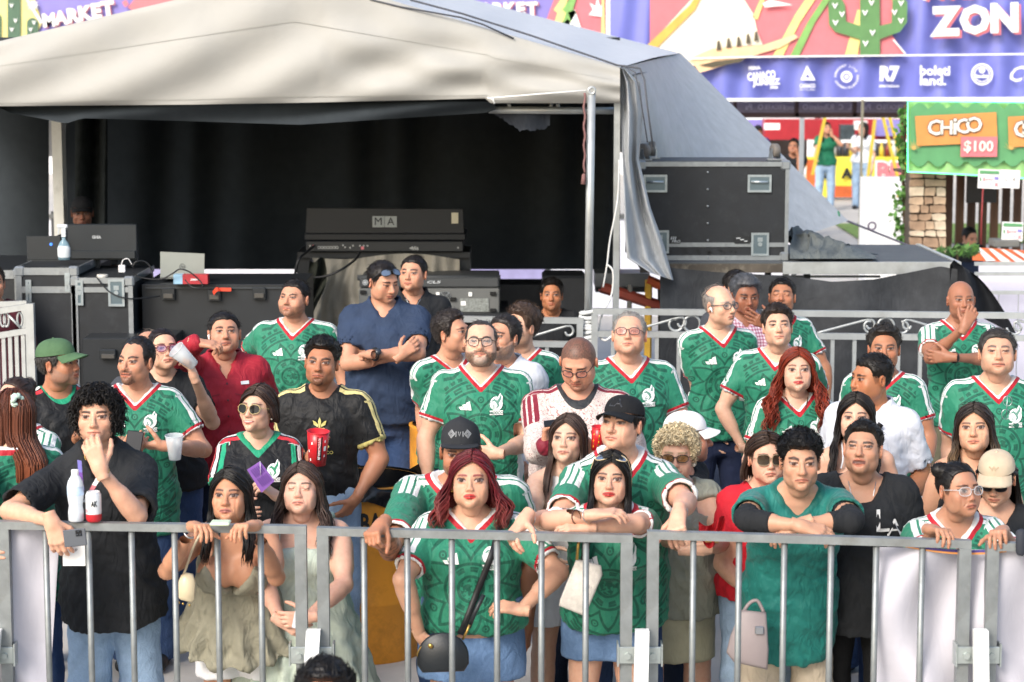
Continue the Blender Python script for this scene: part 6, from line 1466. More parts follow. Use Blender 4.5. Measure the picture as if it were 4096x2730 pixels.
# ---- ornamental railing behind the crowd
def fence(px0, px1, yt0, yt1, D, label, scrolls, step=88, dlow=90, balusters=True, posts=(), bal0=None):
    r = root('railing', W((px0+px1)/2, 1500, D)*np.array([1, 1, 0]), label, 'railing', 'ornamental railings')
    def at(px, dy, dd=0.0): t = (px-px0)/(px1-px0); return W(px, yt0+(yt1-yt0)*t+dy, D+dd)
    for k, dy in (('top_rail', 0), ('mid_rail', dlow)):
        b = MB(); a, c = at(px0, dy), at(px1, dy); b.add([a+(0, 0, 0.021), c+(0, 0, 0.021), c-(0, 0, 0.021), a-(0, 0, 0.021), a+(0, 0.04, 0.021), c+(0, 0.04, 0.021), c+(0, 0.04, -0.021), a+(0, 0.04, -0.021)], [(3, 2, 1, 0), (4, 5, 6, 7), (0, 1, 5, 4), (1, 2, 6, 5), (2, 3, 7, 6), (3, 0, 4, 7)]); b.build(k, ALW, r)
    a, c = at(px0, 0), at(px1, 0); b = MB(); b.box((a[0], D, 0.12), (c[0], D+0.04, 0.16)); b.build('bottom_rail', ALW, r)
    if balusters:
        px = (bal0 if bal0 is not None else px0+step*0.5)
        while px < px1: 
            p = at(px, dlow); b = MB(); b.box((p[0]-0.013, D+0.008, 0.16), (p[0]+0.013, D+0.034, p[2]-0.0215)); b.build('baluster', ALW, r); px += step
    for px in posts: p = at(px, 0); b = MB(); b.box((p[0]-0.022, D-0.004, 0), (p[0]+0.022, D+0.044, p[2]-0.0215)); b.build('post', ALW, r)
    for kind, cx, w_, fl in scrolls:
        b = MB(); pts = []
        if kind == 'o':
            c = at(cx, dlow/2, 0.02); R0 = (dlow/2-12)/FPX*D; b.tube([c+(R0*math.cos(t), 0, R0*math.sin(t)) for t in np.linspace(0, 6.2832, 22)[:-1]], 0.0085, 6, closed=True)
        elif kind == 's':                      # long bar ending in a curl
            for t in np.linspace(0, 1, 10): pts.append((cx+fl*w_*(t-0.5), dlow-14-(dlow-30)*t**1.0*0.92))
            ex, ey = pts[-1]
            for t in np.linspace(0.3, 4.6, 16): q = 25-3.2*t; pts.append((ex+fl*(8+q*math.sin(t)), ey+22-q*math.cos(t)))
            b.tube([at(x, y, 0.02) for x, y in pts], 0.0085, 6)
        elif kind == 'c':                      # open curl
            for t in np.linspace(-0.5, 4.4, 22): q = dlow/2-13-3.5*t; pts.append((cx+fl*q*math.cos(t+0.6), dlow/2+q*math.sin(t+0.6)))
            b.tube([at(x, y, 0.02) for x, y in pts], 0.0085, 6)
        b.build('scroll', ALW, r, True)
    return r
fence(2372, 4420, 1247, 1268, 14.9, 'long aluminium railing with scrolls behind the crowd at right', [('s', 2620, 190, 1), ('c', 2700, 0, 1), ('o', 2768, 0, 1), ('c', 2836, 0, -1), ('s', 2960, 190, -1), ('s', 3370, 200, 1), ('c', 3480, 0, 1), ('o', 3543, 0, 1), ('c', 3610, 0, -1), ('s', 3735, 190, -1), ('c', 4060, 0, -1), ('s', 4180, 190, -1)], posts=(2378,), bal0=2452)
fence(1440, 2335, 1272, 1285, 14.9, 'short aluminium railing with scrolls below the sound console', [('s', 2170, 190, 1), ('o', 2010, 0, 1), ('s', 1850, 190, -1), ('c', 1650, 0, 1)], posts=(2320,), dlow=95)
def rail2(px0, px1, label):
    r = root('railing', W(60, 1520, 13.6)*np.array([1, 1, 0]), label, 'railing', 'ornamental railings')
    def q(px, py, D): return W(px, py, D)
    for nm, (x0, y0), (x1, y1) in (('top_rail', (-120, 1262), (120, 1226)), ('mid_rail', (-120, 1362), (120, 1322)), ('top_rail', (-120, 1222), (108, 1214))):
        b = MB(); b.tube([q(x0, y0, 13.6 if y0 != 1222 else 14.4), q(x1, y1, 13.6 if y0 != 1222 else 14.4)], 0.026, 4); b.build(nm, ALW, r)
    a = q(120, 1215, 13.6); b = MB(); b.box((a[0]-0.024, 13.58, 0), (a[0]+0.024, 13.63, a[2])); b.build('post', ALW, r)
    a = q(98, 1215, 14.4); b = MB(); b.box((a[0]-0.02, 14.38, 0), (a[0]+0.02, 14.42, a[2])); b.build('post', ALW, r)
    for k in range(10):
        px = 92-k*26; p = q(px, 1326+(120-px)*0.165, 13.6); b = MB(); b.box((p[0]-0.012, 13.59, 0.1), (p[0]+0.012, 13.615, p[2])); b.build('baluster', ALW, r)
    for px in (10, 24, 78): c = q(px, 1280, 13.6); b = MB(); b.tube([c+(0.016*math.cos(t), 0.01, 0.045*math.sin(t)) for t in np.linspace(0, 6.2832, 16)[:-1]], 0.007, 6, closed=True); b.build('scroll', ALW, r, True)
    b = MB(); b.tube([q(34, 1262, 13.6), q(82, 1312, 13.6)], 0.008, 6); b.build('scroll', ALW, r, True)
rail2(0, 130, 'white railing corner at the left edge of the picture')
# white sheeted fence at the right end
r = root('white_fence', W(4060, 1350, 16.4)*np.array([1, 1, 0]), 'white sheeted railing past the right end of the deck', 'fence')
b = MB(); pxbox(b, 3900, 1050, 4500, 1700, 16.9, 0.03); b.build('sheet', mat('sheet_lilac', '#d5d3e3', 0.6, var=0.06), r)
for y in (1050, 1090, 1165): b = MB(); pxbox(b, 3900, y, 4500, y+14, 16.6, 0.03); b.build('rail', ALW, r)
for x in (3990, 4068, 4146, 4224): b = MB(); pxbox(b, x-8, 1178, x+8, 1700, 16.6, 0.03); b.build('baluster', ALW, r)

# ---- big sponsor banner and the stalls behind
BD = 29.0
r = root('sponsor_banner', W(3400, 400, BD), 'big blue and red sponsor banner hung above the stalls', 'banner')
def bgrid(u, v): return W(2440+2100*u, -260+665*v-4*u, BD+0.05*math.sin(u*47+2*math.sin(v*3))*(0.4+0.6*v)+0.03*math.sin(u*120+v*4))
b = MB(); b.grid(bgrid, 150, 10); b.build('banner_sheet', mat('banner_blue', '#6f75c0', 0.28, var=0.05, vs=2.0), r, True)  # blue paled as well, with haze painted into the print colour
def lay(name, polys, m_, dd):
    for p in polys: b = MB(); flat(b, p, BD-dd); b.build(name, m_, r)
lay('red_field', [[(2600, -120), (3640, -120), (3560, 130), (3620, 218), (2980, 228), (2600, 238)]], PRED, 0.12)
lay('skull_print', [[(2440, 330), (2590, 190), (2800, -40), (2940, -60), (3015, 60), (3030, 130), (3050, 180), (2900, 190), (2820, 230), (2740, 290), (2660, 310)]], mat('print_bone', '#f0e6cf', 0.4, var=0.04), 0.14)
lay('yellow_edge', [[(2590, 180), (2760, 20), (2800, -40), (2820, -40), (2780, 40), (2620, 200), (2560, 300), (2530, 310)]], mat('print_mustard', '#dcae56', 0.4), 0.16)
lay('horn_print', [[(2758, 235), (2850, 195), (3050, 182), (3180, 138), (3192, 150), (3120, 192), (3000, 228), (2900, 262), (2800, 292)]], PPEACH, 0.16)
lay('skull_marks', [[(2795, 262), (2860, 246), (2985, 232), (2960, 250), (2850, 270)]]+[[(x-9, y+22), (x-6, y-16), (x+3, y-20), (x+10, y+18)] for x, y in ((2875, 182), (2915, 172), (2955, 166), (2993, 155), (3025, 145))], mat('print_umber', '#57503f', 0.5), 0.18)
lay('yellow_rays', [[(3040, 0), (3080, -60), (3030, 80), (3010, 70)], [(3090, 228), (3180, 60), (3260, -60), (3300, -60), (3200, 90), (3130, 228)], [(3380, 220), (3430, 40), (3460, 40), (3430, 222)]], mat('print_pale_yellow', '#efd98a', 0.4), 0.14)
lay('green_rays', [[(3160, 226), (3230, 90), (3330, -60), (3360, -60), (3260, 90), (3195, 226)], [(3580, 60), (3600, 40), (3590, -40), (3560, -40)]], PGRN, 0.15)
lay('cactus_print', [[(3440, 222), (3440, -140), (3518, -140), (3520, 222)], [(3440, 158), (3340, 128), (3316, 100), (3312, 20), (3326, -12), (3362, -12), (3380, 20), (3384, 86), (3440, 104)], [(3519, 158), (3600, 128), (3628, 90), (3630, 10), (3612, -14), (3584, -12), (3570, 10), (3566, 92), (3519, 104)]], mat('print_cactus_green', '#5f8a57', 0.4, var=0.1), 0.17)
lay('white_details', [[(x-12, y-9), (x-8, y-12), (x, y-2), (x+8, y-12), (x+12, y-9), (x, y+13)] for x, y in ((3340, 24), (3368, 58), (3342, 92), (3460, 52), (3486, 12), (3490, 132), (3462, 175), (3578, 50), (3604, 14), (3604, 84))]+[[(2560, 238), (2975, 226), (4500, 210), (4500, 216), (2975, 232), (2560, 244)], [(2440, 396), (4500, 388), (4500, 402), (2440, 408)], [(3570, 160), (3576, 158), (3625, 216), (3618, 216)]]+[[(3050, 14), (3080, 0), (3170, 20), (3060, 30)]], PW, 0.19)
for off, m_, dd in ((10, PRED, 0.18), (0, PW, 0.20)):
    b = MB()
    for i, ch in enumerate('ZONE'): pxtext(b, ch, 3782+i*118+off, 92-i*7+off*0.8, 118, BD-dd, bold=0.06, rot=2)
    b.build('lettering', m_, r); b = MB()
    for i, ch in enumerate('THE'): pxtext(b, ch, 3700+i*80+off, -28-i*4+off*0.6, 66, BD-dd, bold=0.05, rot=2)
    b.build('lettering', m_, r)
dd = BD-0.12
def logo(*calls):
    b = MB()
    for fn, a_, k_ in calls: fn(b, *a_, **k_)
    b.build('sponsor_logo', PW, r)
def T_(t_, x, y, h_, w_=None, **k): return (pxtext, (t_, x, y, h_, dd), dict(wpx=w_, **k))
def O_(x, y, ro, ri): return (pxring, (x, y, ro, ri, dd), {})
logo(T_('FERIA', 3018, 274, 14, bold=0.03, rot=4), T_('CANACO', 3046, 305, 34, 112, bold=0.05, rot=6), T_('JUAREZ', 3066, 330, 32, 110, bold=0.05, rot=3), T_('2026', 3096, 350, 13, bold=0.04))
logo((lambda b: b.add([W(3228, 262, dd), W(3202, 322, dd), W(3262, 322, dd), W(3228, 296, dd), W(3222, 312, dd), W(3244, 312, dd)], [(0, 1, 4, 3), (3, 5, 2, 0), (1, 2, 5, 4)]), (), {}), T_('CANACO', 3230, 345, 17, 62, bold=0.03), T_('SERVYTUR JUAREZ', 3230, 360, 7, 62))
logo(O_(3386, 308, 23, 14), O_(3386, 308, 8, 3), *[T_(ch, 3386+44*math.cos(-3.1+i*0.2327), 308+44*math.sin(-3.1+i*0.2327), 9, rot=-math.degrees(-3.1+i*0.2327)-90, bold=0.03) for i, ch in enumerate('CONCERT LIVE ENTERTAINMENT ') if ch != ' '])
logo(T_('R7', 3555, 298, 62, 78, bold=0.06), T_('ESPECTACULOS', 3556, 346, 9, 78, bold=0.04)); logo(T_('boleti', 3740, 285, 40, 120, bold=0.03), T_('land.', 3732, 325, 38, 104, bold=0.03))
logo(O_(3928, 298, 44, 37), O_(3928, 298, 32, 28), T_('Bandida', 3928, 306, 14, 54, bold=0.05), O_(3928, 282, 12, 4), *[T_('*', 3902+k*17, 326+(4 if k in (1, 2) else 0), 9, bold=0.05) for k in range(4)]); logo(T_('Coca', 4118, 300, 62, shear=0.4, bold=0.01))
# frame under the banner
r2 = root('banner_frame', W(3500, 450, BD+0.6), 'brown frame with grey printed strip under the sponsor banner', 'frame')
BRN = mat('brown_steel', '#46302b', 0.6, var=0.15)
for x0, y0, x1, y1 in ((2900, 452, 3640, 472), (3180, 402, 3196, 470), (2935, 402, 2948, 470), (3412, 402, 3428, 470)): b = MB(); pxbox(b, x0, y0, x1, y1, BD+0.5, 0.12); b.build('beam', BRN, r2)
b = MB(); pxbox(b, 2850, 398, 3650, 452, BD+0.8, 0.02); b.build('printed_strip', mat('strip_grey', '#8b8286', 0.6), r2)
for t_, x in (('Pa', 2995), ('O', 3042), ('TECATE', 3100), ('Coca', 3165), ('O', 3222), ('boleti', 3272), ('R7', 3320), ('C', 3364), ('L', 3400), ('Pa', 3470), ('O', 3517), ('TECATE', 3572)): b = MB(); pxtext(b, t_, x, 430, 22 if t_ != 'TECATE' else 17, BD+0.78, mirror=True, bold=0.02); b.build('mirrored_logo', mat('strip_print', '#c7bdbd', 0.6), r2)
for x in (3448,): b = MB(); a, c = W(x-12, 1000, 27.0), W(x+8, 400, 27.0); b.box((a[0], 27.0, gz_at(27)), (c[0], 27.08, c[2])); b.build('post', mat('post_khaki', '#7d7968', 0.6, var=0.2), r2)
b = MB(); a, c = W(3195, 900, 33), W(3218, 470, 33); b.box((a[0], 33, gz_at(33)), (c[0], 33.1, c[2])); b.build('post', mat('post_grey', '#a3a9ab', 0.5), r2)
b = MB(); b.tube([W(3540, 770, 27.5), W(3450, 985, 26.5)], 0.012, 6); b.build('stay', BRN, r2)
b = MB(); b.tube(bez([W(3345, 868, 19.2), W(3440, 905, 20), W(3700, 1010, 21)], 6), 0.010, 6); b.tube(ringpts(W(3488, 905, 20), (0, 1, 0.2), 0.035), 0.010, 6, closed=True); solo(b, 'tie_rope', mat('rope_mauve', '#77707e', 0.8), 'mauve rope stretched from the tent tarp past the cabinet', 'rope', True)
b = MB(); b.tube(bez([W(3352, 850, 19.1), W(3354, 870, 19.05), W(3350, 895, 19.05)], 4), 0.016, 6); solo(b, 'green_tie', mat('tie_green', '#3c7a5a', 0.8), 'green cord knotted at the tarp corner', 'cord', True)
# white electrical cabinet
r = root('cabinet', W(3540, 1000, 26), 'white metal electrical cabinet between posts', 'cabinet')
b = MB(); a, c = W(3462, 1002, 26), W(3560, 716, 26); b.box((a[0], 26, gz_at(26)+0.15), (c[0], 26.5, c[2])); a2, c2 = W(3560, 1002, 26), W(3622, 716, 26); b.box((c[0]+0.004, 26.0, gz_at(26)+0.15), (c2[0], 26.5, c[2])); b.build('body', mat('cabinet_white', '#dedfe0', 0.5, var=0.04), r)
b = MB(); flat(b, [(3598, 765), (3612, 790), (3584, 790)], 25.99); b.build('warning_sign', mat('warn_yellow', '#c9962e', 0.5), r)
b = MB(); pxbox(b, 3545, 1000, 3558, 1020, 26.1, 0.1); b.build('leg', AL, r)
# ivy on the stall post
rs = np.random.RandomState(5); LV = []; LF = []
for k in range(330):
    py = 430+rs.rand()*590; px = 3618+16*math.sin(py*0.02)+rs.randn()*13-10*(py > 700); c = W(px, py, 23.4+rs.randn()*0.05); s_ = 0.030+0.022*rs.rand(); a = nrm(rs.randn(3)+(0, -0.6, 0.3)); u = nrm(np.cross(a, rs.randn(3))); v = np.cross(a, u); b0 = len(LV)
    LV += [c-u*s_, c-v*s_*0.6+u*0.2*s_, c+u*s_, c+v*s_*0.6+u*0.2*s_]; LF.append((b0, b0+1, b0+2, b0+3))
r = root('ivy', W(3615, 1015, 23.4), 'green ivy climbing the post beside the stone pillar', 'plant')
obj('leaves', LV, LF, mat('ivy_green', '#4f7d32', 0.6, var=0.45, vs=20), r, kind='stuff'); b = MB(); b.tube([W(3622, 1020, 23.45), W(3612, 700, 23.45), W(3622, 420, 23.45)], 0.018, 6); b.build('stem', mat('stem_brown', '#5b4a36', 0.9), r)
# ---- green snack stall
SD = 23.0
st_ = root('snack_stall', W(3860, 1000, SD)*np.array([1, 1, 0]), 'snack stall with green price banner, stone pillar and plank wall', 'stall')
b = MB(); b.grid(lambda u, v: W(3632+600*u, 405+(283+34*u)*v+6*u, SD-0.25+0.02*math.sin(u*40)), 50, 6); bn = b.build('price_banner', PGL, st_, True)
b = MB(); 
def wavy(y0, amp, sgn):
    pts = [];
    for k in range(41): x = 3640+14.5*k; pts.append((x, y0+sgn*amp*abs(math.sin((x-3640)*0.042))))
    return pts
top = wavy(440, 30, -1); bot = wavy(640, 28, 1)
b.add([W(x, y, SD-0.29) for x, y in top]+[W(x, y, SD-0.29) for x, y in bot], [(k, 41+k, 41+k+1, k+1) for k in range(40)]); b.build('green_field', PGD, bn)
b = MB(); flat(b, [(3660, 466), (3985, 450), (3990, 570), (3668, 585)], SD-0.32); flat(b, [(4032, 468), (4250, 458), (4250, 580), (4036, 590)], SD-0.32); b.build('sign_board', PORG, bn)
b = MB(); pxbox(b, 3842, 548, 3990, 628, SD-0.34, 0.008); b.build('price_tag', PRED, bn)
for off, m_, dd in ((4, PDK, 0.335), (0, mat('letter_cream', '#ece4d6', 0.5), 0.345)):
    b = MB()
    for i, (ch, h_, xc) in enumerate(zip('CHiCO', (62, 56, 64, 60, 62), (3738, 3786, 3820, 3850, 3896))): pxtext(b, ch, xc, 514-i*3+(3 if i % 2 else 0), h_+(6 if off else 0), SD-dd, bold=0.02 if off == 0 else 0.05)
    b.build('lettering', m_, bn); b = MB(); pxtext(b, 'G', 4086, 520, 66+(6 if off else 0), SD-dd, bold=0.02 if off == 0 else 0.05); pxtext(b, 'RANDE', 4210, 516, 60, SD-dd, bold=0.07)
    b.build('lettering', m_, bn)
b = MB(); pxtext(b, '$100', 3914, 588, 50, SD-0.355, wpx=118, bold=0.025); b.build('lettering', mat('letter_cream', '#ece4d6', 0.5), bn)
b = MB()
for cx in (3655, 4045):
    for k in range(7): a_ = -1.2+k*0.4; flat(b, [(cx-3, 600), (cx+3, 600), (cx+38*math.sin(a_), 600-44*math.cos(a_))], SD-0.33-0.002*k)
b.build('agave_print', PTAN, bn)
t = NT('led_green'); t.base((0.1, 0.9, 0.4)); t.set(Emission_Color=(0.15, 1.0, 0.45), Emission_Strength=1.6, Roughness=t.ramp(t.noise(5.0), 0.2, 0.8)); b = MB(); b.tube([W(3631, 690, SD-0.3), W(3631, 404, SD-0.3), W(4240, 412, SD-0.3)], 0.008, 6); b.tube([W(3631, 688, SD-0.3), W(3850, 698, SD-0.3), W(4240, 722, SD-0.3)], 0.006, 6); b.build('led_strip', t.mat, st_, True)
STN = [mat('stone_a', '#b49a80', 0.85, var=0.25, vs=12, bs=0.5, bscale=30), mat('stone_b', '#9a7f67', 0.85, var=0.25, vs=12, bs=0.5, bscale=30), mat('stone_c', '#c9b79f', 0.85, var=0.25, vs=12, bs=0.5, bscale=30)]
b = MB(); pxbox(b, 3636, 680, 3786, 1100, SD+0.03, 0.35); pil = b.build('pillar', mat('mortar_dark', '#4d4238', 0.9), st_)
rs2 = random.Random(3); y = 684
while y < 1060:
    h_ = rs2.uniform(26, 52); x = 3638
    while x < 3784:
        w_ = min(rs2.uniform(34, 72), 3786-x)
        if 3784-(x+w_) < 22: w_ = 3785-x
        j = lambda: rs2.uniform(-3, 3)
        pts = [(x+3+j(), y+3+j()), (x+w_*0.5, y+2+j()), (x+w_-3+j(), y+3+j()), (x+w_-2, y+h_*0.5), (x+w_-3+j(), y+h_-3+j()), (x+w_*0.5, y+h_-2+j()), (x+3+j(), y+h_-3+j()), (x+2, y+h_*0.5)]
        b = MB(); pxpoly(b, pts, SD+0.0-rs2.uniform(0, 0.012), 0.06); b.build('stone', STN[rs2.randrange(3)], pil); x += w_
    y += h_
wd = [mat('plank_a', '#5a4030', 0.8, var=0.3, vs=3, st=(6, 1, 0.6)), mat('plank_b', '#6b4d38', 0.8, var=0.3, vs=3, st=(6, 1, 0.6)), mat('plank_c', '#4a3427', 0.8, var=0.3, vs=3, st=(6, 1, 0.6))]
for k in range(12): b = MB(); pxbox(b, 3772+k*46, 640, 3772+k*46+44, 1120, SD+1.3+0.01*(k % 2), 0.05); b.build('plank', wd[k % 3], st_)
b = MB(); pxbox(b, 3630, 690, 4260, 700, SD+0.4, 0.9); b.build('roof_board', wd[2], st_)
b = MB(); pxbox(b, 3868, 690, 3990, 812, SD+1.2, 0.06); b.build('screen', mat('screen_black', '#15171a', 0.2), st_)
b = MB(); b.grid(lambda u, v: W(3890+300*u, 990+18*u+(52)*v, SD-0.1-0.02*v), 24, 3); b.build('counter_front', mat('awning_orange', '#d86a3c', 0.6), st_)
for k in range(6): b = MB(); flat(b, [(3905+k*48, 992+k*3), (3922+k*48, 993+k*3), (3985+k*60, 1045+k*3), (3945+k*60, 1044+k*3)], SD-0.14); b.build('stripe', PW, st_)
def sign(px, py, w_, h_, D, label, full=True):
    r = root('price_sign', W(px, py+h_/2, D), label, 'sign', 'small price signs'); b = MB(); pxpoly(b, [(px-w_/2, py-h_/2), (px+w_/2, py-h_/2+4), (px+w_/2-4, py+h_/2+4), (px-w_/2-4, py+h_/2)], D, 0.01); b.build('card', PW, r)
    if full:
        b = MB(); flat(b, [(px-w_/2+4, py-h_/2+5), (px+w_/2-4, py-h_/2+8), (px+w_/2-5, py-h_/2+20), (px-w_/2+3, py-h_/2+18)], D-0.012, 0); flat(b, [(px-w_/2+4, py-6), (px-w_/2+10, py-6), (px-w_/2+10, py+10), (px-w_/2+4, py+10)], D-0.012, 0); flat(b, [(px-w_/2+18, py-6), (px-w_/2+24, py-6), (px-w_/2+24, py+10), (px-w_/2+18, py+10)], D-0.012, 1); pxtext(b, '$14-$1', px, py+3, 11, D-0.012, 1, wpx=30, bold=0.04); flat(b, [(px+w_/2-24, py-8), (px+w_/2-6, py-7), (px+w_/2-7, py+5), (px+w_/2-24, py+4)], D-0.012, 2); pxtext(b, '+', px+4, py+23, 12, D-0.012, 2); pxtext(b, 'X', px+w_/2-16, py+25, 16, D-0.012, 1, bold=0.05)
        b.build('print', [PGD, PRED, PUR], r)
    else: b = MB(); pxtext(b, 'L   A', px, py+4, 15, D-0.012); b.build('print', PDK, r)
sign(3958, 715, 86, 76, 22.0, 'white price card with flags hanging under the green banner'); sign(4042, 715, 78, 72, 22.0, 'white card with dark letters beside the upper price card', False); sign(4052, 925, 84, 74, 22.0, 'white price card with flags on the till counter')
b = MB(); b.tube([W(3932, 755, 22), W(3926, 880, 22), W(3924, 980, 22)], 0.008, 6); solo(b, 'red_cable', mat('cable_red', '#8d3030', 0.6), 'red and white cord hanging below the price card', 'cord', True)
b = MB(); pxbox(b, 3978, 962, 4080, 990, 21.9, 0.3, bev=0.01); solo(b, 'till', mat('till_grey', '#6a6a66', 0.5), 'grey till on the stall counter', 'till')
LV = []; LF = []
for k in range(160):
    c = W(3750+rs.rand()*160, 985+rs.rand()*36, 21.5+rs.randn()*0.1); s_ = 0.03+0.03*rs.rand(); a = nrm(rs.randn(3)+(0, -0.6, 0.6)); u = nrm(np.cross(a, rs.randn(3))); v = np.cross(a, u); b0 = len(LV); LV += [c-u*s_, c-v*s_*0.4, c+u*s_, c+v*s_*0.4]; LF.append((b0, b0+1, b0+2, b0+3))
r = root('shrub', W(3830, 1030, 21.5), 'low leafy green plant at the foot of the snack stall', 'plant'); obj('leaves', LV, LF, mat('shrub_green', '#4a7030', 0.6, var=0.45, vs=20), r, kind='stuff')
b = MB(); b.tube([W(3830, 1060, 21.5), W(3830, 1000, 21.5)], 0.01, 6); b.build('stem', mat('stem_brown', '#5b4a36', 0.9), r)
# ---- food stand far behind
FD = 42.0
fs = root('food_stand', W(3400, 790, FD), 'far food stand with yellow banner and red kiosk', 'stall')
b = MB(); pxbox(b, 3225, 628, 3640, 790, FD, 0.1); b.build('banner', mat('stand_yellow', '#dfcf45', 0.5, var=0.1), fs)
b = MB(); pxbox(b, 3225, 640, 3262, 790, FD-0.06, 0.03); pxbox(b, 3330, 745, 3640, 790, FD-0.05, 0.03); b.build('flame_print', mat('flame_orange', '#c9622e', 0.5, var=0.4, vs=3), fs)
for t_, x in (('R', 3290), ('AS', 3400)): b = MB(); pxtext(b, t_, x, 697, 44, FD-0.08, bold=0.05); b.build('lettering', mat('print_black', '#14171a', 0.5), fs)
for off, m_, dd in ((8, PW, 0.10), (0, PRED, 0.12)): b = MB(); pxtext(b, 'BR', 3560, 690, 74+off*1.5, FD-dd, bold=0.05+off*0.006); b.build('lettering', m_, fs)
b = MB(); pxbox(b, 3060, 478, 3640, 560, FD+1.5, 0.5, 0); b.build('kiosk_roof', mat('kiosk_red', '#a3222c', 0.5), fs)
b = MB(); pxbox(b, 3260, 575, 3640, 628, FD+1.0, 0.3); pxbox(b, 2900, 500, 3230, 640, FD+2.5, 0.3); b.build('counter', mat('kiosk_dark', '#4b4340', 0.7, var=0.4, vs=2), fs)
b = MB(); pxbox(b, 3360, 500, 3420, 560, FD+0.9, 0.2); b.build('menu_board', mat('board_dark', '#39444a', 0.4, var=0.5, vs=8), fs); b = MB(); pxbox(b, 3420, 485, 3470, 520, FD+0.8, 0.2); b.build('menu_panel', PW, fs); b = MB(); pxbox(b, 3505, 480, 3600, 545, FD+1.2, 0.2); b.build('menu_panel', PUR, fs)
rr_ = random.Random(11); nb = [mat('bottle_%d' % i, c_, 0.4) for i, c_ in enumerate(('#7a2a22', '#c9b23a', '#3c6b3a', '#d8d4c8', '#2c3038'))]
for k in range(14): b = MB(); x = 3262+k*24; c = W(x, 628, FD+0.1); b.lathe([(0.05, 0), (0.05, 0.16), (0.02, 0.22), (0.02, 0.28)], c, 8); b.build('bottle', nb[rr_.randrange(5)], fs, True)
b = MB(); pxbox(b, 3060, 495, 3120, 520, FD+0.2, 0.2); b.build('signboard', PW, fs); b = MB(); pxbox(b, 2990, 480, 3100, 530, FD+2.2, 0.2); b.build('signboard', PUR, fs)
# yellow step ladder
r = root('step_ladder', W(3560, 800, 37)*np.array([1, 1, 0])+np.array([0, 0, gz_at(37)]), 'yellow fibreglass step ladder behind the banner post', 'ladder'); YL = mat('ladder_yellow', '#cdb23a', 0.5)
for a, c in (((3532, 470), (3610, 790)), ((3558, 470), (3640, 770)), ((3500, 480), (3470, 720)), ((3300, 470), (3250, 700))): b = MB(); b.tube([W(a[0], a[1], 37), W(c[0], c[1], 37)], 0.035, 4); b.build('side_rail', YL, r)
for k in range(5): b = MB(); t_ = 0.12+k*0.18; b.tube([W(3532+78*t_, 470+320*t_, 37), W(3558+82*t_, 470+300*t_, 37)], 0.02, 4); b.build('rung', ALW, r)

# ---- crowd barrier in front
def RD(px): return 8.50-0.30*px/4096.0
def bar_section(px0, px1, y0, y1, bars, label, post0=True, post1=True):
    Dm = RD((px0+px1)/2); r = root('crowd_barrier', W((px0+px1)/2, 2100, Dm)*np.array([1, 1, 0]), label, 'barrier', 'crowd barriers along the front')
    a, c = W(px0, y0, RD(px0)), W(px1, y1, RD(px1)); hz, hy = 0.0155, 0.02
    def beam(a, c, nm): b = MB(); b.add([a+(0, -hy, hz), c+(0, -hy, hz), c+(0, -hy, -hz), a+(0, -hy, -hz), a+(0, hy, hz), c+(0, hy, hz), c+(0, hy, -hz), a+(0, hy, -hz)], [(3, 2, 1, 0), (4, 5, 6, 7), (0, 1, 5, 4), (1, 2, 6, 5), (2, 3, 7, 6), (3, 0, 4, 7)]); return b.build(nm, AL, r)
    beam(a, c, 'top_rail'); beam(a*(1, 1, 0)+np.array([0, 0, 0.12]), c*(1, 1, 0)+np.array([0, 0, 0.12]), 'bottom_rail')
    for px, on in ((px0, post0), (px1, post1)):
        if on: p = W(px, y0+(y1-y0)*(px-px0)/(px1-px0), RD(px)); s = 1 if px == px0 else -1; b = MB(); b.box((min(p[0], p[0]+s*0.046), p[1]-0.022, 0), (max(p[0], p[0]+s*0.046), p[1]+0.022, p[2]-0.0155)); b.build('end_post', AL, r)
    for px in bars:
        p = W(px, y0+(y1-y0)*(px-px0)/(px1-px0), RD(px)); b = MB(); b.tube([(p[0], p[1], 0.135), (p[0], p[1], p[2]-0.0156)], 0.0125, 10); b.build('bar', AL, r, True)
bar_section(-8, 1226, 2099, 2118, (181, 353, 525, 697, 869, 1042), 'crowd barrier section at the left, in front of the curly haired man')
bar_section(1268, 2530, 2124, 2154, (1455, 1629, 1807, 1988, 2166, 2344), 'crowd barrier section in front of the burgundy haired woman')
bar_section(2588, 3882, 2138, 2176, (2774, 2957, 3138, 3325, 3506, 3690), 'crowd barrier section in front of the teal shirted youth')
bar_section(3945, 5200, 2184, 2210, (4130, 4310, 4490), 'crowd barrier section running off the right edge')
bar_section(-1300, -60, 2080, 2098, (-240,), 'crowd barrier section running off the left edge')
PLATE = mat('plate_galv', '#aab2b0', 0.35, 0.6, var=0.15, vs=20); WPL = mat('brace_white', '#e9ebea', 0.25, 0.1, var=0.03)
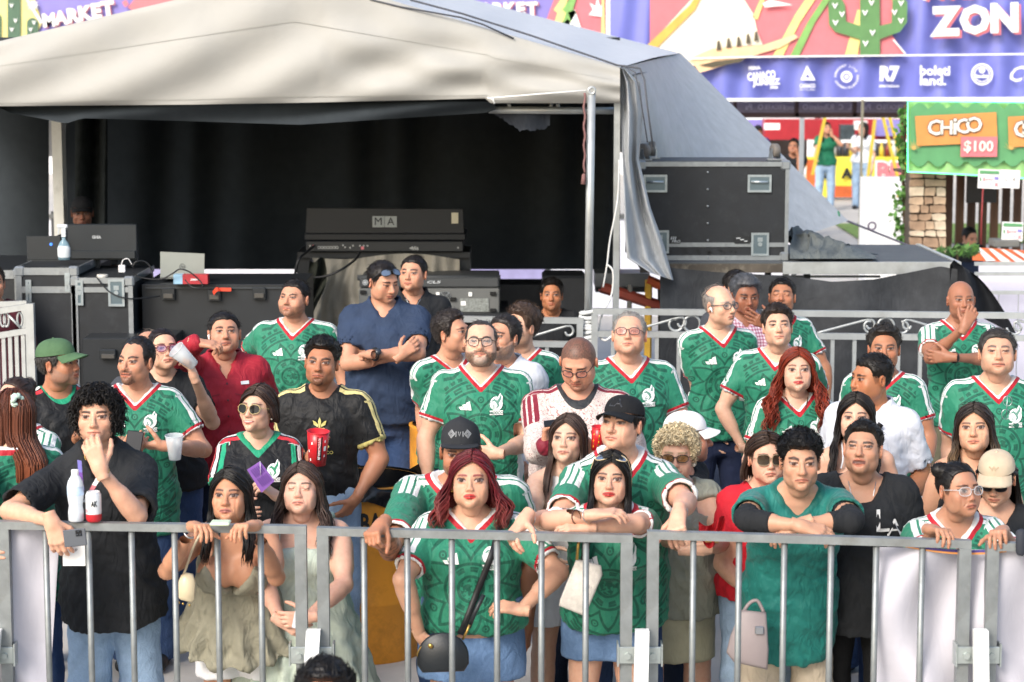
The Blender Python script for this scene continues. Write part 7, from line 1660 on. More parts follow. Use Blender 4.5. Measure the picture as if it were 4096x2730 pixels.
for k, (px, lab) in enumerate(((1246, 'pale metal barrier brace between the left and middle sections'), (2560, 'pale metal barrier brace below the black haired woman'), (3914, 'pale metal barrier brace on the white sheet at right'), (-30, 'metal barrier brace at the left edge'))):
    D0 = RD(px); r = root('barrier_brace', W(px, 2600, D0)*np.array([1, 1, 0]), lab, 'brace', 'barrier braces')
    t0 = W(px, 2520, D0-0.05); b = MB(); lean = 0.02; w_ = 0.027
    b.add([(t0[0]-w_+0.008, t0[1]-0.02, t0[2]), (t0[0]+w_+0.008, t0[1]-0.02, t0[2]), (t0[0]+w_-0.022, t0[1]-0.30, 0.05), (t0[0]-w_-0.022, t0[1]-0.30, 0.05), (t0[0]-w_+0.008, t0[1]+0.02, t0[2]), (t0[0]+w_+0.008, t0[1]+0.02, t0[2]), (t0[0]+w_-0.022, t0[1]-0.26, 0.05), (t0[0]-w_-0.022, t0[1]-0.26, 0.05)], [(3, 2, 1, 0), (4, 5, 6, 7), (0, 1, 5, 4), (1, 2, 6, 5), (2, 3, 7, 6), (3, 0, 4, 7)]); b.build('strut', WPL, r)
    for s in (-1, 1):
        c = W(px+s*50, 2622, D0-0.03); b = MB(); b.box((c[0]-0.034, c[1]-0.006, c[2]-0.034), (c[0]+0.034, c[1]+0.006, c[2]+0.034), bev=0.003); b.build('plate', PLATE, r); b = MB(); b.tube([c+(0, -0.006, 0), c+(0, -0.020, 0)], 0.013, 6); b.build('bolt', PLATE, r)
        b = MB(); e = c[0]+s*0.034; b.box((min(e, e+s*0.006), c[1]-0.006, c[2]-0.045), (max(e, e+s*0.006), c[1]+0.06, c[2]+0.045)); b.build('flange', PLATE, r)
SHEET = clothmat('white_sheet', '#b4b3bc', 0.55, var=0.03, fold=0.10, spec=0.3)
def sheet(pxa, pxb, ya, yb, nm, label, seed, tri=False):
    def fn(u, v):
        px = pxa+(pxb-pxa)*u; 
        if tri: px = pxa+(pxb-pxa)*u*(1-0.08*v)
        dd = RD(px)+0.05+0.035*math.sin(px*0.018+seed+2*math.sin(v*4))+0.012*math.sin(v*9+px*0.013)
        return W(px, ya+(yb-ya)*u+(2900-ya)*v, dd)
    b = MB(); b.grid(fn, 36, 30); return b.build(nm, SHEET, None, True, label=label, category='banner', group='white sheets tied to the barrier')
sheet(3492, 4420, 2188, 2212, 'white_sheet', 'white sheet covering the barrier at the right', 1.0); sheet(-400, 240, 2112, 2118, 'white_sheet', 'white sheet covering the barrier at the left edge', 3.0, True)
b = MB(); b.grid(lambda u, v: W(3620+480*u, 2180+10*u+26*math.sin(math.pi*u)*0.6+(5+6*math.sin(math.pi*u))*v, RD(3900)+0.02), 20, 1); solo(b, 'sheet_hem', mat('hem_purple', '#4a3f86', 0.6), 'purple printed hem along the white sheet at right', 'hem')
b = MB(); b.grid(lambda u, v: W(3620+480*u, 2186+10*u+34*math.sin(math.pi*u)*0.6+(4+4*math.sin(math.pi*u))*v, RD(3900)+0.018), 20, 1); solo(b, 'sheet_piping', PORG, 'thin orange line under the purple sheet hem', 'hem')
# ---- orange drum used as a bin
r = root('drum_bin', W(1600, 2590, 10.9)*np.array([1, 1, 0]), 'orange steel drum bin with black liner and stencilled word', 'bin')
c = W(1466, 2590, 10.9)*np.array([1, 1, 0]); R0 = 0.29; Hd = 0.90; prof = [(R0*0.98, 0.0), (R0, 0.015), (R0, 0.28), (R0*1.018, 0.295), (R0*1.018, 0.31), (R0, 0.325), (R0, 0.58), (R0*1.018, 0.595), (R0*1.018, 0.61), (R0, 0.625), (R0, Hd-0.02), (R0*1.02, Hd-0.008), (R0*1.01, Hd), (R0*0.95, Hd)]
b = MB(); b.lathe(prof, c, 40, caps=False); b.build('drum', mat('drum_orange', '#dc9430', 0.45, var=0.12, vs=3, dirt=('#8a5a1c', 5.0, 0.6)), r, True)
b = MB(); rs3 = np.random.RandomState(2); m_ = 44
def bag(u, v): a = 6.2832*u; k = 0.02*math.sin(a*9+v*3)+0.012*math.sin(a*23); return (c[0]+(R0+0.012+0.018*v+k*v)*math.cos(a), c[1]+(R0+0.012+0.018*v+k*v)*math.sin(a), c[2]+Hd+0.015-(0.10+0.03*math.sin(a*5))*v+(0.05*math.sin(a*3+1) if v < 0.1 else 0))
b.grid(bag, 60, 6); b.grid(lambda u, v: (c[0]+(R0*0.97)*(1-0.15*v)*math.cos(6.2832*u), c[1]+R0*0.97*(1-0.15*v)*math.sin(6.2832*u), c[2]+Hd+0.012-0.5*v), 40, 3); b.build('liner', mat('bag_black', '#17181a', 0.25, var=0.2), r, True)
b = MB(); V2, F2 = glyphs('BASURA', bold=0.03)
vs = []
for v in V2:
    a = -1.05+v[0]*0.30; vs.append((c[0]+(R0+0.006)*math.cos(a), c[1]+(R0+0.006)*math.sin(a), c[2]+0.72+v[1]*0.14))
b.add(vs, F2); b.build('stencil', mat('print_black', '#14171a', 0.5), r)
b = MB(); c2 = W(1838, 2300, 12.6)*np.array([1, 1, 0]); b.lathe(prof, c2, 36, caps=False); r = root('drum_bin', c2, 'second orange drum bin standing farther back, mostly hidden', 'bin'); b.build('drum', mat('drum_orange', '#cf8420', 0.45), r, True); b = MB(); b.lathe([(0.02, Hd-0.06), (R0*0.99, Hd-0.03)], c2, 30, caps=False); b.build('liner', mat('bag_black', '#17181a', 0.25), r)
# ================================================================== THE CROWD
M_BLKT = clothmat('black_cotton', '#202225', 0.9, fold=0.5); M_BLKS = clothmat('black_linen', '#232528', 0.9, fold=0.55); M_NAVY = clothmat('navy_pique', '#2c3a52', 0.85, fold=0.4); M_RED = clothmat('red_shirt', '#a02433', 0.7, fold=0.5)
M_WHS = clothmat('white_shirt', '#c9ccd4', 0.75, fold=0.4); M_OLV = clothmat('olive_gauze', '#8d8a79', 0.95, fold=0.7); M_SAGE = clothmat('sage_cotton', '#b3beb1', 0.9, fold=0.5); M_SGG = clothmat('sage_grey', '#8f9184', 0.95, fold=0.7); M_WHT = clothmat('white_rib', '#e8e6e4', 0.85, fold=0.3)
M_REDT = clothmat('red_tee', '#c0202e', 0.8, fold=0.3); M_GREYT = clothmat('grey_tee', '#3f4248', 0.9); M_KHAKI = clothmat('khaki', '#b9ac98', 0.85, fold=0.5); M_OLIVEP = clothmat('olive_twill', '#5f5b4a', 0.85); M_SKIRTK = clothmat('khaki_skirt', '#aaa78f', 0.9, fold=0.3)
M_PLAID = None
def plaid(name, a, b_, c, s=34.0):
    t = NT(name); X, Y, Z = t.sep(t.attr('tc')[1]); m = t.m
    f = lambda v: m('GREATER_THAN', m('SINE', m('MULTIPLY', v, s*6.2832/2)), 0.0)
    k = m('MULTIPLY', m('ADD', f(X), f(Z)), 0.5); t.base(t.mix(k, t.mix(m('MULTIPLY', k, 1.0), hx(a), hx(b_)), hx(c))); t.set(Roughness=0.85); t.bump(t.noise(16.0, 2.0, dist=1.2), 0.4, 0.03); return t.mat
M_PLAID = plaid('red_gingham', '#c9b9c4', '#a97f92', '#8d5468', 105.0); M_PLAIDB = plaid('blue_gingham', '#cfd4e2', '#6f7fb0', '#34447c', 80.0)
DJ = denim('denim_blue', '#34496e'); DL = denim('denim_light', '#8ba3bd', 0.6); DD = denim('denim_dark', '#222c40', 0.2); DM = denim('denim_mid', '#5b7396', 0.5); NAVYP = clothmat('navy_chino', '#1f2740', 0.85)
GOLD = mat('gold', '#c9a45a', 0.3, 0.9); SILV = mat('silver', '#b9bcc0', 0.3, 0.9); LEATH = mat('brown_leather', '#4a2d20', 0.6); BLKP = mat('black_rubber', '#141518', 0.5)
CLEAR = ('clear_lens', '#cfd6da', 0.14); TINT = ('purple_lens', '#a98fc0', 0.38); ROSE = ('rose_lens', '#c98a80', 0.40); AMB = ('amber_lens', '#7a5630', 0.72); DARK = ('dark_lens', '#141414', 0.97); BROWNL = ('brown_lens', '#241814', 0.97); BLUEL = ('mirror_lens', '#5f6f86', 0.92)
def G(**k): return dict(dict(mt=J_GREEN(), crest=True, logo=True, sl=0.66), **k)
LT, MD, TN, DKS = '#d3a78d', '#c08d72', '#a97558', '#8a5a43'
def add(**k): return person(k)
dn = (0, 0.1, -1)
# ---- back row
add(id='green_back_left', label='stocky man in green football shirt, back row, short beard, left arm hanging', e=(1150, 1190), D=12.8, hy=-22, hp=-3, ty=-4, fat=0.55, sw=1.08, f=dict(skin=MD, w=1.07, style='short', top=0.007, side=0.001, hl=0.066, fade=0.5, comb='fwd', len=0.006, beard=('full', 0.7, '#33271f'), eyes='squint', frown=0.8, jaw=1.08), top=G(), legw=dict(mt=DJ), L=((985, 1420, 'b'), (900, 1500, 'b')), R=((1392, 1560, 'b'), (1400, 1720, 'f')))
add(id='black_polo_back', label='man in black polo standing behind the navy polo man', e=(1634, 1093), D=13.8, hy=-18, hp=0, ty=4, fat=0.3, f=dict(skin=MD, w=1.05, style='short', top=0.008, side=0.001, fade=0.5, hl=0.07, comb='fwd', len=0.006), top=dict(mt=M_BLKT, neck='polo', collar=(M_BLKT,), sl=0.68), legw=dict(mt=DD), L=((1392, 1330, 'f'), (1480, 1480, 'f')), R=((1790, 1400, 'b'), (1800, 1560, 'f')), ex=[('chain', SILV, 0.02, 0.0022)])
add(id='navy_polo', label='man in navy polo with folded arms and sunglasses on his head', e=(1566, 1143), D=12.7, hy=38, hp=20, ty=-2, fat=0.6, sw=1.05, f=dict(skin=MD, w=1.08, style='short', top=0.010, side=0.002, fade=0.7, hl=0.064, comb='fwd', len=0.008, eyes='down', jaw=1.06), top=dict(mt=M_NAVY, neck='polo', collar=(M_NAVY,), sl=0.70, e=0.02), legw=dict(mt=DJ), L=((1390, 1455, 'f'), (1600, 1425, 12.45), ('relaxed', (0.75, 0.25, 0.6), (0.2, 1, 0))), R=((1672, 1415, 'f'), (1484, 1418, 12.40), ('fist', (-0.6, 1, -0.1), (0, 0.4, -1))), ex=[('glasses', 'bold', BLUEL, '#23262c', 0.026, 0.019, 0.80), ('band', 'R', BLKP, 0.90, 0.031, 0.008, 'wristwatch', mat('watch_face', '#3a3f46', 0.2))])
add(id='earbud_man', label='balding man in green football shirt with glasses and white earbud', e=(2922, 1222), D=12.3, hy=38, hp=4, ty=12, f=dict(age=0.8, skin=LT, w=0.98, style='short', recede=True, hair='#8f8781', top=0.004, side=0.003, n=160, len=0.01, comb='down', mouth='sad', hl=0.075), top=G(), legw=dict(mt=NAVYP), L=((2790, 1560, 'b'), (2838, 1730, 'f')), R=((2990, 1560, 'b'), (2995, 1745, 'f')), ex=[('glasses', 'bold', CLEAR, '#3c4044', 0.0235, 0.018), ('earbud', -1), ('band', 'R', LEATH, 0.9, 0.027, 0.002)])
add(id='hidden_behind_plaid', label='dark haired man mostly hidden behind the gingham shirt man', e=(2962, 1152), D=13.9, hy=10, f=dict(skin=MD, style='short', top=0.012, comb='fwd'), top=dict(mt=M_GREYT, neck='crew'), legw=dict(mt=DD))
add(id='plaid_man', label='grey haired man in pink gingham shirt covering his mouth', e=(2998, 1193), D=13.3, hy=12, hp=14, ty=14, fat=0.35, f=dict(age=0.7, skin=DKS, w=1.04, style='short', hair='#4d4f54', brow='#1c1816', top=0.024, side=0.006, comb='back', lift=0.1, len=0.04, hl=0.070, n=600, browt=0.007, frown=0.6), top=dict(mt=M_PLAID, kind='long', sl=1.0, neck='polo', collar=(M_PLAID,), e=0.022), legw=dict(mt=DD), L=((2905, 1480, 'f'), (2955, 1560, 'f')), R=((3130, 1420, 'f'), (3078, 1305, 13.02), ('flat', (-0.85, -0.1, 0.42), (0.1, 1, 0.1))), ex=[('band', 'R', mat('red_band', '#c8242c', 0.5), 0.93, 0.030, 0.006)])
add(id='closed_eyes_man', label='man in green football shirt with closed eyes behind the gingham shirt man', e=(3126, 1178), D=13.5, hy=-10, hp=-8, ty=14, f=dict(skin=TN, style='short', top=0.010, side=0.002, fade=0.7, comb='fwd', eyes='closed', hl=0.068), top=G(), legw=dict(mt=DJ), R=((3315, 1500, 'b'), (3310, 1650, 'f')))
add(id='bald_man', label='bald man in green football shirt with hand over his mouth at right', e=(3858, 1200), D=12.8, hy=2, hp=2, ty=4, sw=1.05, f=dict(age=0.6, skin='#9a6a52', style='bald', eyes='squint', browa=0.7, brow='#2c2320'), top=G(hem=-0.10), legw=dict(mt=M_OLIVEP), L=((3722, 1432, 'f'), (3858, 1310, 12.42), ('bent', (0.45, 0.1, 0.9), (0.1, 1, 0.1))), R=((3985, 1440, 'f'), (3800, 1430, 12.45), ('relaxed', (-1, 0.3, 0.0), (0, 1, 0))), ex=[('band', 'R', BLKP, 0.9, 0.03, 0.006)])
# ---- upper middle rows
add(id='red_shirt', label='man in red button shirt wiping his face with his wrist', e=(902, 1325), D=11.6, hy=12, hp=-6, ty=12, fat=0.5, f=dict(skin=MD, w=1.06, style='short', top=0.008, side=0.001, fade=0.45, hl=0.066, comb='fwd', len=0.006, mouth='part', beard=('stache', 0.35)), top=dict(mt=M_RED, kind='long', sl=1.0, neck='open', collar=(M_RED, 0.05), e=0.026, hem=-0.2), prints=[([(*disc(0.0055, 8, 1, 1, 0, -0.085*k, 1), 0) for k in range(5)], [mat('shirt_button', '#4a1a20', 0.4)], 0.0, 0.80, 1.0), ([([(-0.022, -0.008), (0.022, -0.008), (0.022, 0.008), (-0.022, 0.008)], [(0, 1, 2, 3)], 0)], [M_PRINT_W], 0.10, 0.80, 1.0), ([(*strip([(x-0.05, 0.0), (x, -0.012), (x+0.05, 0.0)], 0.004), 0) for x in (-0.09, 0.09)], [mat('shirt_seam', '#7d1824', 0.7)], 0.0, 0.70, 1.0)], legw=dict(mt=DD), L=((735, 1420, 'f'), (785, 1372, 11.05), ('bent', (1, -0.05, -0.12), (0.1, 0.3, -1))), R=((1075, 1620, 'b'), (1060, 1800, 'f')), ex=[('earbud', -1)])
add(id='purple_glasses', label='woman with purple tinted glasses drinking from a clear cup', e=(668, 1392), D=11.1, hy=24, hp=-4, ty=10, fat=0.35, f=dict(g='f', skin=LT, style='bun', hair='#241a17', bun=(0, 0.105, 0.02), lip=None), top=dict(mt=M_BLKT, neck='crew', sl=0.6), legw=dict(mt=DJ), L=((560, 1640, 'f'), (570, 1800, 'f')), R=((850, 1690, 'f'), (775, 1505, 10.75), ('hold', (-0.3, -0.1, 1), (-1, 0.2, 0.0))), ex=[('glasses', 'bold', TINT, '#7a2f45', 0.025, 0.018)])
add(id='balding_behind', label='balding man with grey beard behind the man holding a phone', e=(556, 1405), D=11.4, hy=-20, f=dict(skin=MD, style='short', recede=True, hair='#77706a', top=0.003, side=0.003, n=120, beard=('full', 0.8, '#8a8580')), top=dict(mt=M_GREYT, neck='crew'), legw=dict(mt=DD), ex=[('glasses', 'bold', DARK, '#141414')])
add(id='bearded_glasses', label='man in green football shirt with grey beard and aviator glasses', e=(1921, 1366), D=10.8, hy=-2, hp=-4, ty=0, fat=0.5, sw=1.08, f=dict(age=0.6, skin=LT, w=1.05, style='short', hl=0.095, thin=0.03, hair='#3c332e', top=0.002, side=0.0015, n=120, len=0.006, fade=0.75, beard=('full', 1.0, '#2e2723', '#8f8880'), eyes='squint', frown=0.4), top=G(), legw=dict(mt=DJ), L=((1690, 1790, 'b'), (1715, 1960, 'f')), R=((2120, 1800, 'f'), (1985, 1815, 10.4), ('relaxed', (-1, 0.2, 0.05), (0, 1, 0.2))), ex=[('glasses', 'aviator', CLEAR, '#231c1a', 0.0265, 0.0215, 0.0, 0.0021, True, 2.8)])
add(id='behind_bearded_left', label='dark haired man in green football shirt seen from behind the bearded man', e=(1862, 1325), D=11.7, hy=60, ty=25, f=dict(skin=MD, style='short', top=0.018, side=0.008, comb='back', hair='#2c2522', messy=0.8), top=G(crest=None, logo=None), legw=dict(mt=DJ), L=((1690, 1640, 'b'), (1700, 1800, 'f')))
add(id='white_shirt_behind', label='bearded man in white shirt half hidden behind the bearded glasses man', e=(1975, 1345), D=11.4, hy=-35, ty=-14, f=dict(skin=MD, style='short', top=0.012, side=0.005, comb='back', hair='#2f2926', beard=('full', 0.9, '#6f6862')), top=dict(mt=M_WHS, kind='long', sl=1.0, neck='polo', collar=(M_WHS,), hem=-0.22, e=0.024), legw=dict(mt=DJ), R=((2150, 1700, 'b'), (2120, 1850, 'f')))
add(id='brown_hair_profile', label='brown haired man in green football shirt looking left past the crowd', e=(2040, 1308), D=11.9, hy=-48, hp=2, ty=-6, f=dict(skin=LT, w=0.99, style='short', hair='#4a3a30', top=0.026, side=0.004, comb='side', len=0.04, lift=0.3, fade=0.8, sweep=0.01, beard=('full', 0.6, '#5a4638')), top=G(), legw=dict(mt=DJ), R=((2255, 1640, 'b'), (2240, 1800, 'f')))
add(id='elder_rose', label='older man with rose glasses, gingham collar under his green football shirt', e=(2512, 1325), D=10.9, hy=-8, hp=-10, ty=6, fat=0.6, f=dict(age=0.9, skin='#cf9f86', w=1.06, style='short', hair='#8d8780', brow='#8d8780', browa=0.5, thin=0.02, top=0.006, side=0.004, comb='back', hl=0.082, n=260, len=0.02, mouth='sad', rosy=1.0), top=G(neck='v'), legw=dict(mt=DJ), R=((2755, 1760, 'b'), (2760, 1900, 'f')), ex=[('glasses', 'bold', ROSE, '#2a2328', 0.0265, 0.0185, 0.0, 0.0019)])
add(id='young_man', label='young clean shaven man in green football shirt with hand on hip', e=(3115, 1300), D=11.8, hy=-2, hp=-6, hr=-2, ty=-14, sw=1.08, f=dict(skin=LT, w=0.97, style='short', hair='#2c221d', top=0.020, side=0.005, comb='side', len=0.035, lift=0.2, hl=0.068, fade=0.92, eyes='squint', browt=0.0068), top=G(), legw=dict(mt=DJ), L=((2872, 1668, 'f'), (2975, 1800, 'b'), ('relaxed', (0.8, 0.4, -0.2), (0.4, -0.1, -1))), R=((3290, 1600, 'b'), (3300, 1750, 'f')))
add(id='man_far_right_green', label='dark haired man in green football shirt behind the white shirt man', e=(3538, 1395), D=11.4, hy=-8, hp=0, ty=-16, f=dict(skin=TN, w=1.0, style='short', hair='#2a2623', top=0.022, side=0.004, comb='up', len=0.03, fade=0.7, frown=0.8), top=G(), legw=dict(mt=DJ), R=((3720, 1760, 'b'), (3700, 1900, 'f')))
add(id='older_right', label='older man in green football shirt with spectacles hooked on his collar', e=(3995, 1405), D=10.5, hy=-8, hp=-6, ty=-4, fat=0.6, sw=1.06, f=dict(age=0.7, skin='#c69a80', w=1.08, style='short', hair='#3c3835', brow='#4a4441', top=0.012, side=0.005, comb='side', hl=0.070, eyes='squint', mouth='part', jaw=1.08), top=G(), legw=dict(mt=DJ), L=((3800, 1800, 'b'), (3810, 1980, 'f')))
add(id='red_haired_woman', label='woman with long wavy copper red hair in green football shirt', e=(3194, 1480), D=10.8, hy=-3, hp=-3, ty=6, fat=0.35, f=dict(g='f', skin='#cda58e', w=1.02, fat=0.35, style='long', hair='#84301a', brow='#5a3222', len=0.34, wave=0.020, wf=48, flare=0.95, top=0.004, n=460, part=0.004, lip='#c23a3c', rosy=1.3, open=60), top=G(), legw=dict(mt=DJ), L=((2995, 1850, 'f'), (3010, 2040, 'f')), R=((3420, 1800, 'b'), (3400, 1950, 'f')), ex=[('chain', LEATH, 0.045, 0.003), ('earring', SILV, 0.005)])
add(id='white_shirt_profile', label='man in white short sleeved shirt with black strap looking left', e=(3425, 1515), D=10.4, hy=-66, hp=8, ty=-26, fat=0.5, sw=1.02, f=dict(skin='#a8714f', w=1.08, style='short', hair='#17130f', top=0.010, side=0.0, fade=0.35, hl=0.062, comb='fwd', len=0.008, mouth='sad', fat=0.7), top=dict(mt=M_WHS, neck='open', collar=(M_WHS, 0.05), sl=0.82, e=0.016, hem=-0.2), legw=dict(mt=DJ), R=((3690, 1900, 'b'), (3620, 2010, 'f')), ex=[('bagstrap', BLKP, (0.085, 0.90), (-0.16, 0.1), 0.014)])
# ---- left group
add(id='green_cap', label='man in green cap and black football shirt looking right', e=(296, 1448), D=10.6, hy=72, hp=2, ty=25, fat=0.4, f=dict(skin=TN, w=1.02, style='short', hair='#3f3b38', top=0.006, side=0.008, comb='down', beard=('full', 0.6, '#6d6862'), nape=-0.085), top=dict(mt=J_BLACKT(), neck='crew', sl=0.68), legw=dict(mt=DD), L=((60, 1800, 'f'), (120, 1960, 'f')), R=((235, 1800, 'f'), (330, 1740, 'f'), ('relaxed', (1, 0, 0.1), (0, 1, 0))), ex=[('cap', clothmat('cap_green', '#4d6a4c', 0.9, fold=0.2), None, 0, 0.078)])
add(id='phone_man', label='goateed man in green football shirt looking up from his phone', e=(505, 1446), D=10.5, hy=-24, hp=2, ty=2, sw=1.0, f=dict(age=0.6, skin=MD, w=0.99, style='short', hair='#1c1715', top=0.008, side=0.003, comb='back', lift=0.1, len=0.03, hl=0.086, thin=0.025, beard=('goatee', 0.85), mouth='part', frown=0.9), top=G(hem=-0.36, e=0.022), legw=dict(mt=DJ, wide=0.01), L=((480, 1760, 'b'), (495, 1800, 10.02), ('hold', (0.75, -0.4, 0.1), (0.3, 0.1, 1))), R=((815, 1800, 'f'), (660, 1785, 10.0), ('hold', (-1, 0.0, 0.05), (0, 0.4, 0.8))), legs=dict(w=0.09))
add(id='hidden_left_jersey', label='person in green football shirt hidden behind the long haired girl at left edge', e=(10, 1600), D=9.9, hy=-30, ty=-20, f=dict(g='f', skin=LT, style='bun', hair='#3a2a22'), top=G(), legw=dict(mt=DJ), R=((165, 1880, 'f'), (120, 2020, 'f')))
add(id='long_hair_left', label='girl with long straight auburn hair and pale scrunchie seen from behind', e=(0, 1650), D=9.25, hy=-130, hp=6, ty=-150, f=dict(g='f', skin=LT, style='long', hair='#5f3322', tip='#8a4c30', len=0.36, n=300, open=70, bdrop=0.09, flare=0.0), top=G(crest=None, logo=None, sl=0.7), legw=dict(mt=DJ), L=((175, 2010, 'b'), (90, 2150, 'f')), R=((-60, 2000, 'f'), (-40, 2150, 'f')), ex=[('scrunchie', clothmat('scrunchie_mint', '#b9cfc0', 0.9))])
add(id='sunglasses_woman', label='smiling woman in aviator sunglasses and black football shirt with green collar', e=(998, 1634), D=9.9, hy=-22, hp=-2, ty=4, f=dict(g='f', skin='#d2a890', w=0.98, style='long', hair='#3a2923', len=0.07, n=330, open=62, hl=0.06, part=0.01, flare=0.1, mouth='smile', lip='#b8605a', fringe=0.02), top=dict(mt=J_BLACKT(), neck='v', sl=0.72, crest=[M_PRINT_W, mat('print_tri_green', '#2f8a60', 0.6), PDK]), legw=dict(mt=DD), L=((870, 2000, 'f'), (960, 2040, 'f')), R=((1180, 2010, 'f'), (1105, 1985, 9.55), ('hold', (-0.6, -0.2, 0.5), (-0.4, 0.3, -0.6))), ex=[('glasses', 'aviator', DARK, '#c9b27a', 0.0265, 0.022, 0.0, 0.0013, False, 2.3), ('earring', mat('pearl', '#e6e0d6', 0.3), 0.007)])
_tre = [([(-0.003, -0.012), (0.003, -0.012), (0.006, 0.012), (0.0, 0.026), (-0.006, 0.012)], [(0, 1, 2, 3, 4)], 0), ([(-0.006, -0.010), (-0.005, 0.000), (-0.018, 0.012), (-0.026, 0.014), (-0.022, -0.002)], [(0, 1, 2, 3, 4)], 0), ([(0.006, -0.010), (0.022, -0.002), (0.026, 0.014), (0.018, 0.012), (0.005, 0.0)], [(0, 1, 2, 3, 4)], 0), ([(-0.020, -0.016), (0.020, -0.016), (0.018, -0.013), (-0.018, -0.013)], [(0, 1, 2, 3)], 0)]
_eag = [(*strip([(-0.022, -0.010), (-0.006, 0.002), (0.010, 0.006), (0.014, 0.030), (0.006, 0.046)], [0.006, 0.014, 0.016, 0.014, 0.003]), 0), (*strip([(0.002, 0.0), (-0.006, 0.016), (-0.018, 0.018)], [0.008, 0.007, 0.003]), 0), (*strip([(0.008, 0.0), (0.020, -0.014), (0.012, -0.022)], [0.008, 0.006, 0.003]), 0), (*txt2('MEXICO', 0.020, 0, -0.038, bold=0.01), 0)]
add(id='black_gold', label='man in black shirt with gold shoulder stripes holding a red cup', e=(1276, 1450), D=10.5, hy=-4, hp=0, hr=4, ty=-4, sw=1.12, ar=1.12, f=dict(skin=TN, w=0.98, style='short', hair='#14110f', top=0.022, side=0.001, comb='up', len=0.028, fade=0.6, hl=0.068, beard=('chin', 0.8), mouth='sad', frown=1.0, browt=0.0065), top=dict(mt=J_GOLD(), neck='crew', sl=0.72, hem=0.02, e=0.012), prints=[(_tre, [M_PRINT_GOLD], 0.0, 0.73, 1.3), (_eag, [M_PRINT_GOLD], 0.02, 0.55, 1.25)], legw=dict(mt=DL), L=((1160, 1850, 'b'), (1245, 1830, 9.98), ('hold', (0.15, -0.25, 1), (1, 0.1, 0.0))), R=((1525, 1850, 'b'), (1420, 2000, 'f'), ('relaxed', (-0.6, 0.2, -0.8), (-0.5, 0.6, 0.4))))
# ---- middle rows
add(id='cream_jersey', label='man with glasses in cream patterned shirt looking down at his phone', e=(2300, 1490), D=10.1, hy=-14, hp=36, ty=2, fat=0.8, sw=1.06, ny=0.055, f=dict(skin='#c48e74', w=1.08, style='buzz', hair='#2a2320', fade=0.5, hl=0.062, eyes='down', beard=('goatee', 0.5), fat=0.7, jaw=1.06), top=dict(mt=J_CREAM(), kind='long', sl=1.0, neck='crew', logo=M_PRINT_MAR), legw=dict(mt=DD), L=((2155, 1800, 'f'), (2182, 1785, 9.85), ('hold', (0.1, -0.1, 1), (0.7, -0.3, 0.1))), R=((2540, 1830, 'b'), (2400, 1830, 9.65), ('hold', (-0.6, -0.1, 0.5), (-0.3, 0.5, 0.3))), ex=[('glasses', 'bold', ROSE, '#232026', 0.025, 0.018, 0.0, 0.0022)])
add(id='white_tank_girl', label='girl with long brown hair in white tank top', e=(2256, 1752), D=9.5, hy=-14, hp=-6, ty=6, f=dict(g='f', skin='#cfa992', w=0.95, style='long', hair='#3f2d26', len=0.30, n=380, part=-0.006, flare=0.1, open=54, mouth='sad', rosy=0.8), bust=0.6, top=dict(mt=M_WHT, kind='tank', neck='tankhi', e=0.010, hem=0.1, name='tank_top'), legw=dict(mt=clothmat('white_cotton', '#dfe6f0', 0.9, fold=0.6), kind='shorts', length=-0.22, wide=0.03, name='shorts'), L=((2130, 2060, 'f'), (2200, 2200, 'f')), R=((2400, 2060, 'f'), (2380, 2200, 'f')))
add(id='blond_curls', label='older woman with short blond curls and amber glasses', e=(2702, 1832), D=9.4, hy=-8, hp=6, ty=2, fat=0.45, st=1.58, f=dict(age=0.9, g='f', skin='#c99f88', w=1.02, fat=0.3, style='curly', hair='#dccaa6', brow='#8d7a5c', top=0.024, side=0.014, len=0.020, curl=0.007, n=620, drop=0.2, sag=0.1, fringe=0.055, hl=0.066, nape=-0.07), top=dict(mt=M_SGG, kind='tee', sl=0.18, neck='scoop', e=0.02, hem=-0.34, name='blouse', carve=False), legw=dict(mt=M_SKIRTK, kind='skirt', length=-0.36, wide=0.0, name='skirt'), L=((2600, 2120, 'f'), (2745, 2200, 8.95), ('relaxed', (1, -0.1, 0.1), (0, 1, 0.2))), R=((2890, 2170, 'f'), (2815, 2195, 8.95), ('hold', (-1, -0.1, 0.1), (0, 1, 0.1))), ex=[('glasses', 'bold', AMB, '#2c2622', 0.026, 0.018, 0.0, 0.0022), ('earring', mat('shell', '#c9c4b4', 0.4), 0.010, (1,))])
add(id='white_cap_man', label='man in white cap and black shirt facing away to the right', e=(2822, 1748), D=9.9, hy=100, hp=8, ty=60, fat=0.4, f=dict(age=0.9, skin='#b98068', style='short', hair='#6a6663', top=0.004, side=0.005, comb='down', nape=-0.07), top=dict(mt=M_BLKT, neck='crew', sl=0.8), legw=dict(mt=DD), ex=[('cap', clothmat('cap_white', '#e6e4e2', 0.9, fold=0.15), None, 0, 0.07), ])
add(id='dark_hair_straps', label='young woman with long dark hair and thin striped straps', e=(3420, 1672), D=9.8, hy=-12, hp=-2, ty=-4, fat=0.2, f=dict(g='f', skin='#d3a78e', w=1.0, fat=0.2, style='long', hair='#1c1513', len=0.34, n=400, part=0.0, top=0.004, flare=0.35, wave=0.006, open=56), top=dict(mt=clothmat('striped_top', '#b9bcc4', 0.85), kind='tank', neck='deepv', zstrap=0.78, e=0.010, hem=-0.05, name='camisole'), legw=dict(mt=DJ), ex=[('straps', mat('strap_striped', '#c9ccd2', 0.7), 0.075, 0.84)])
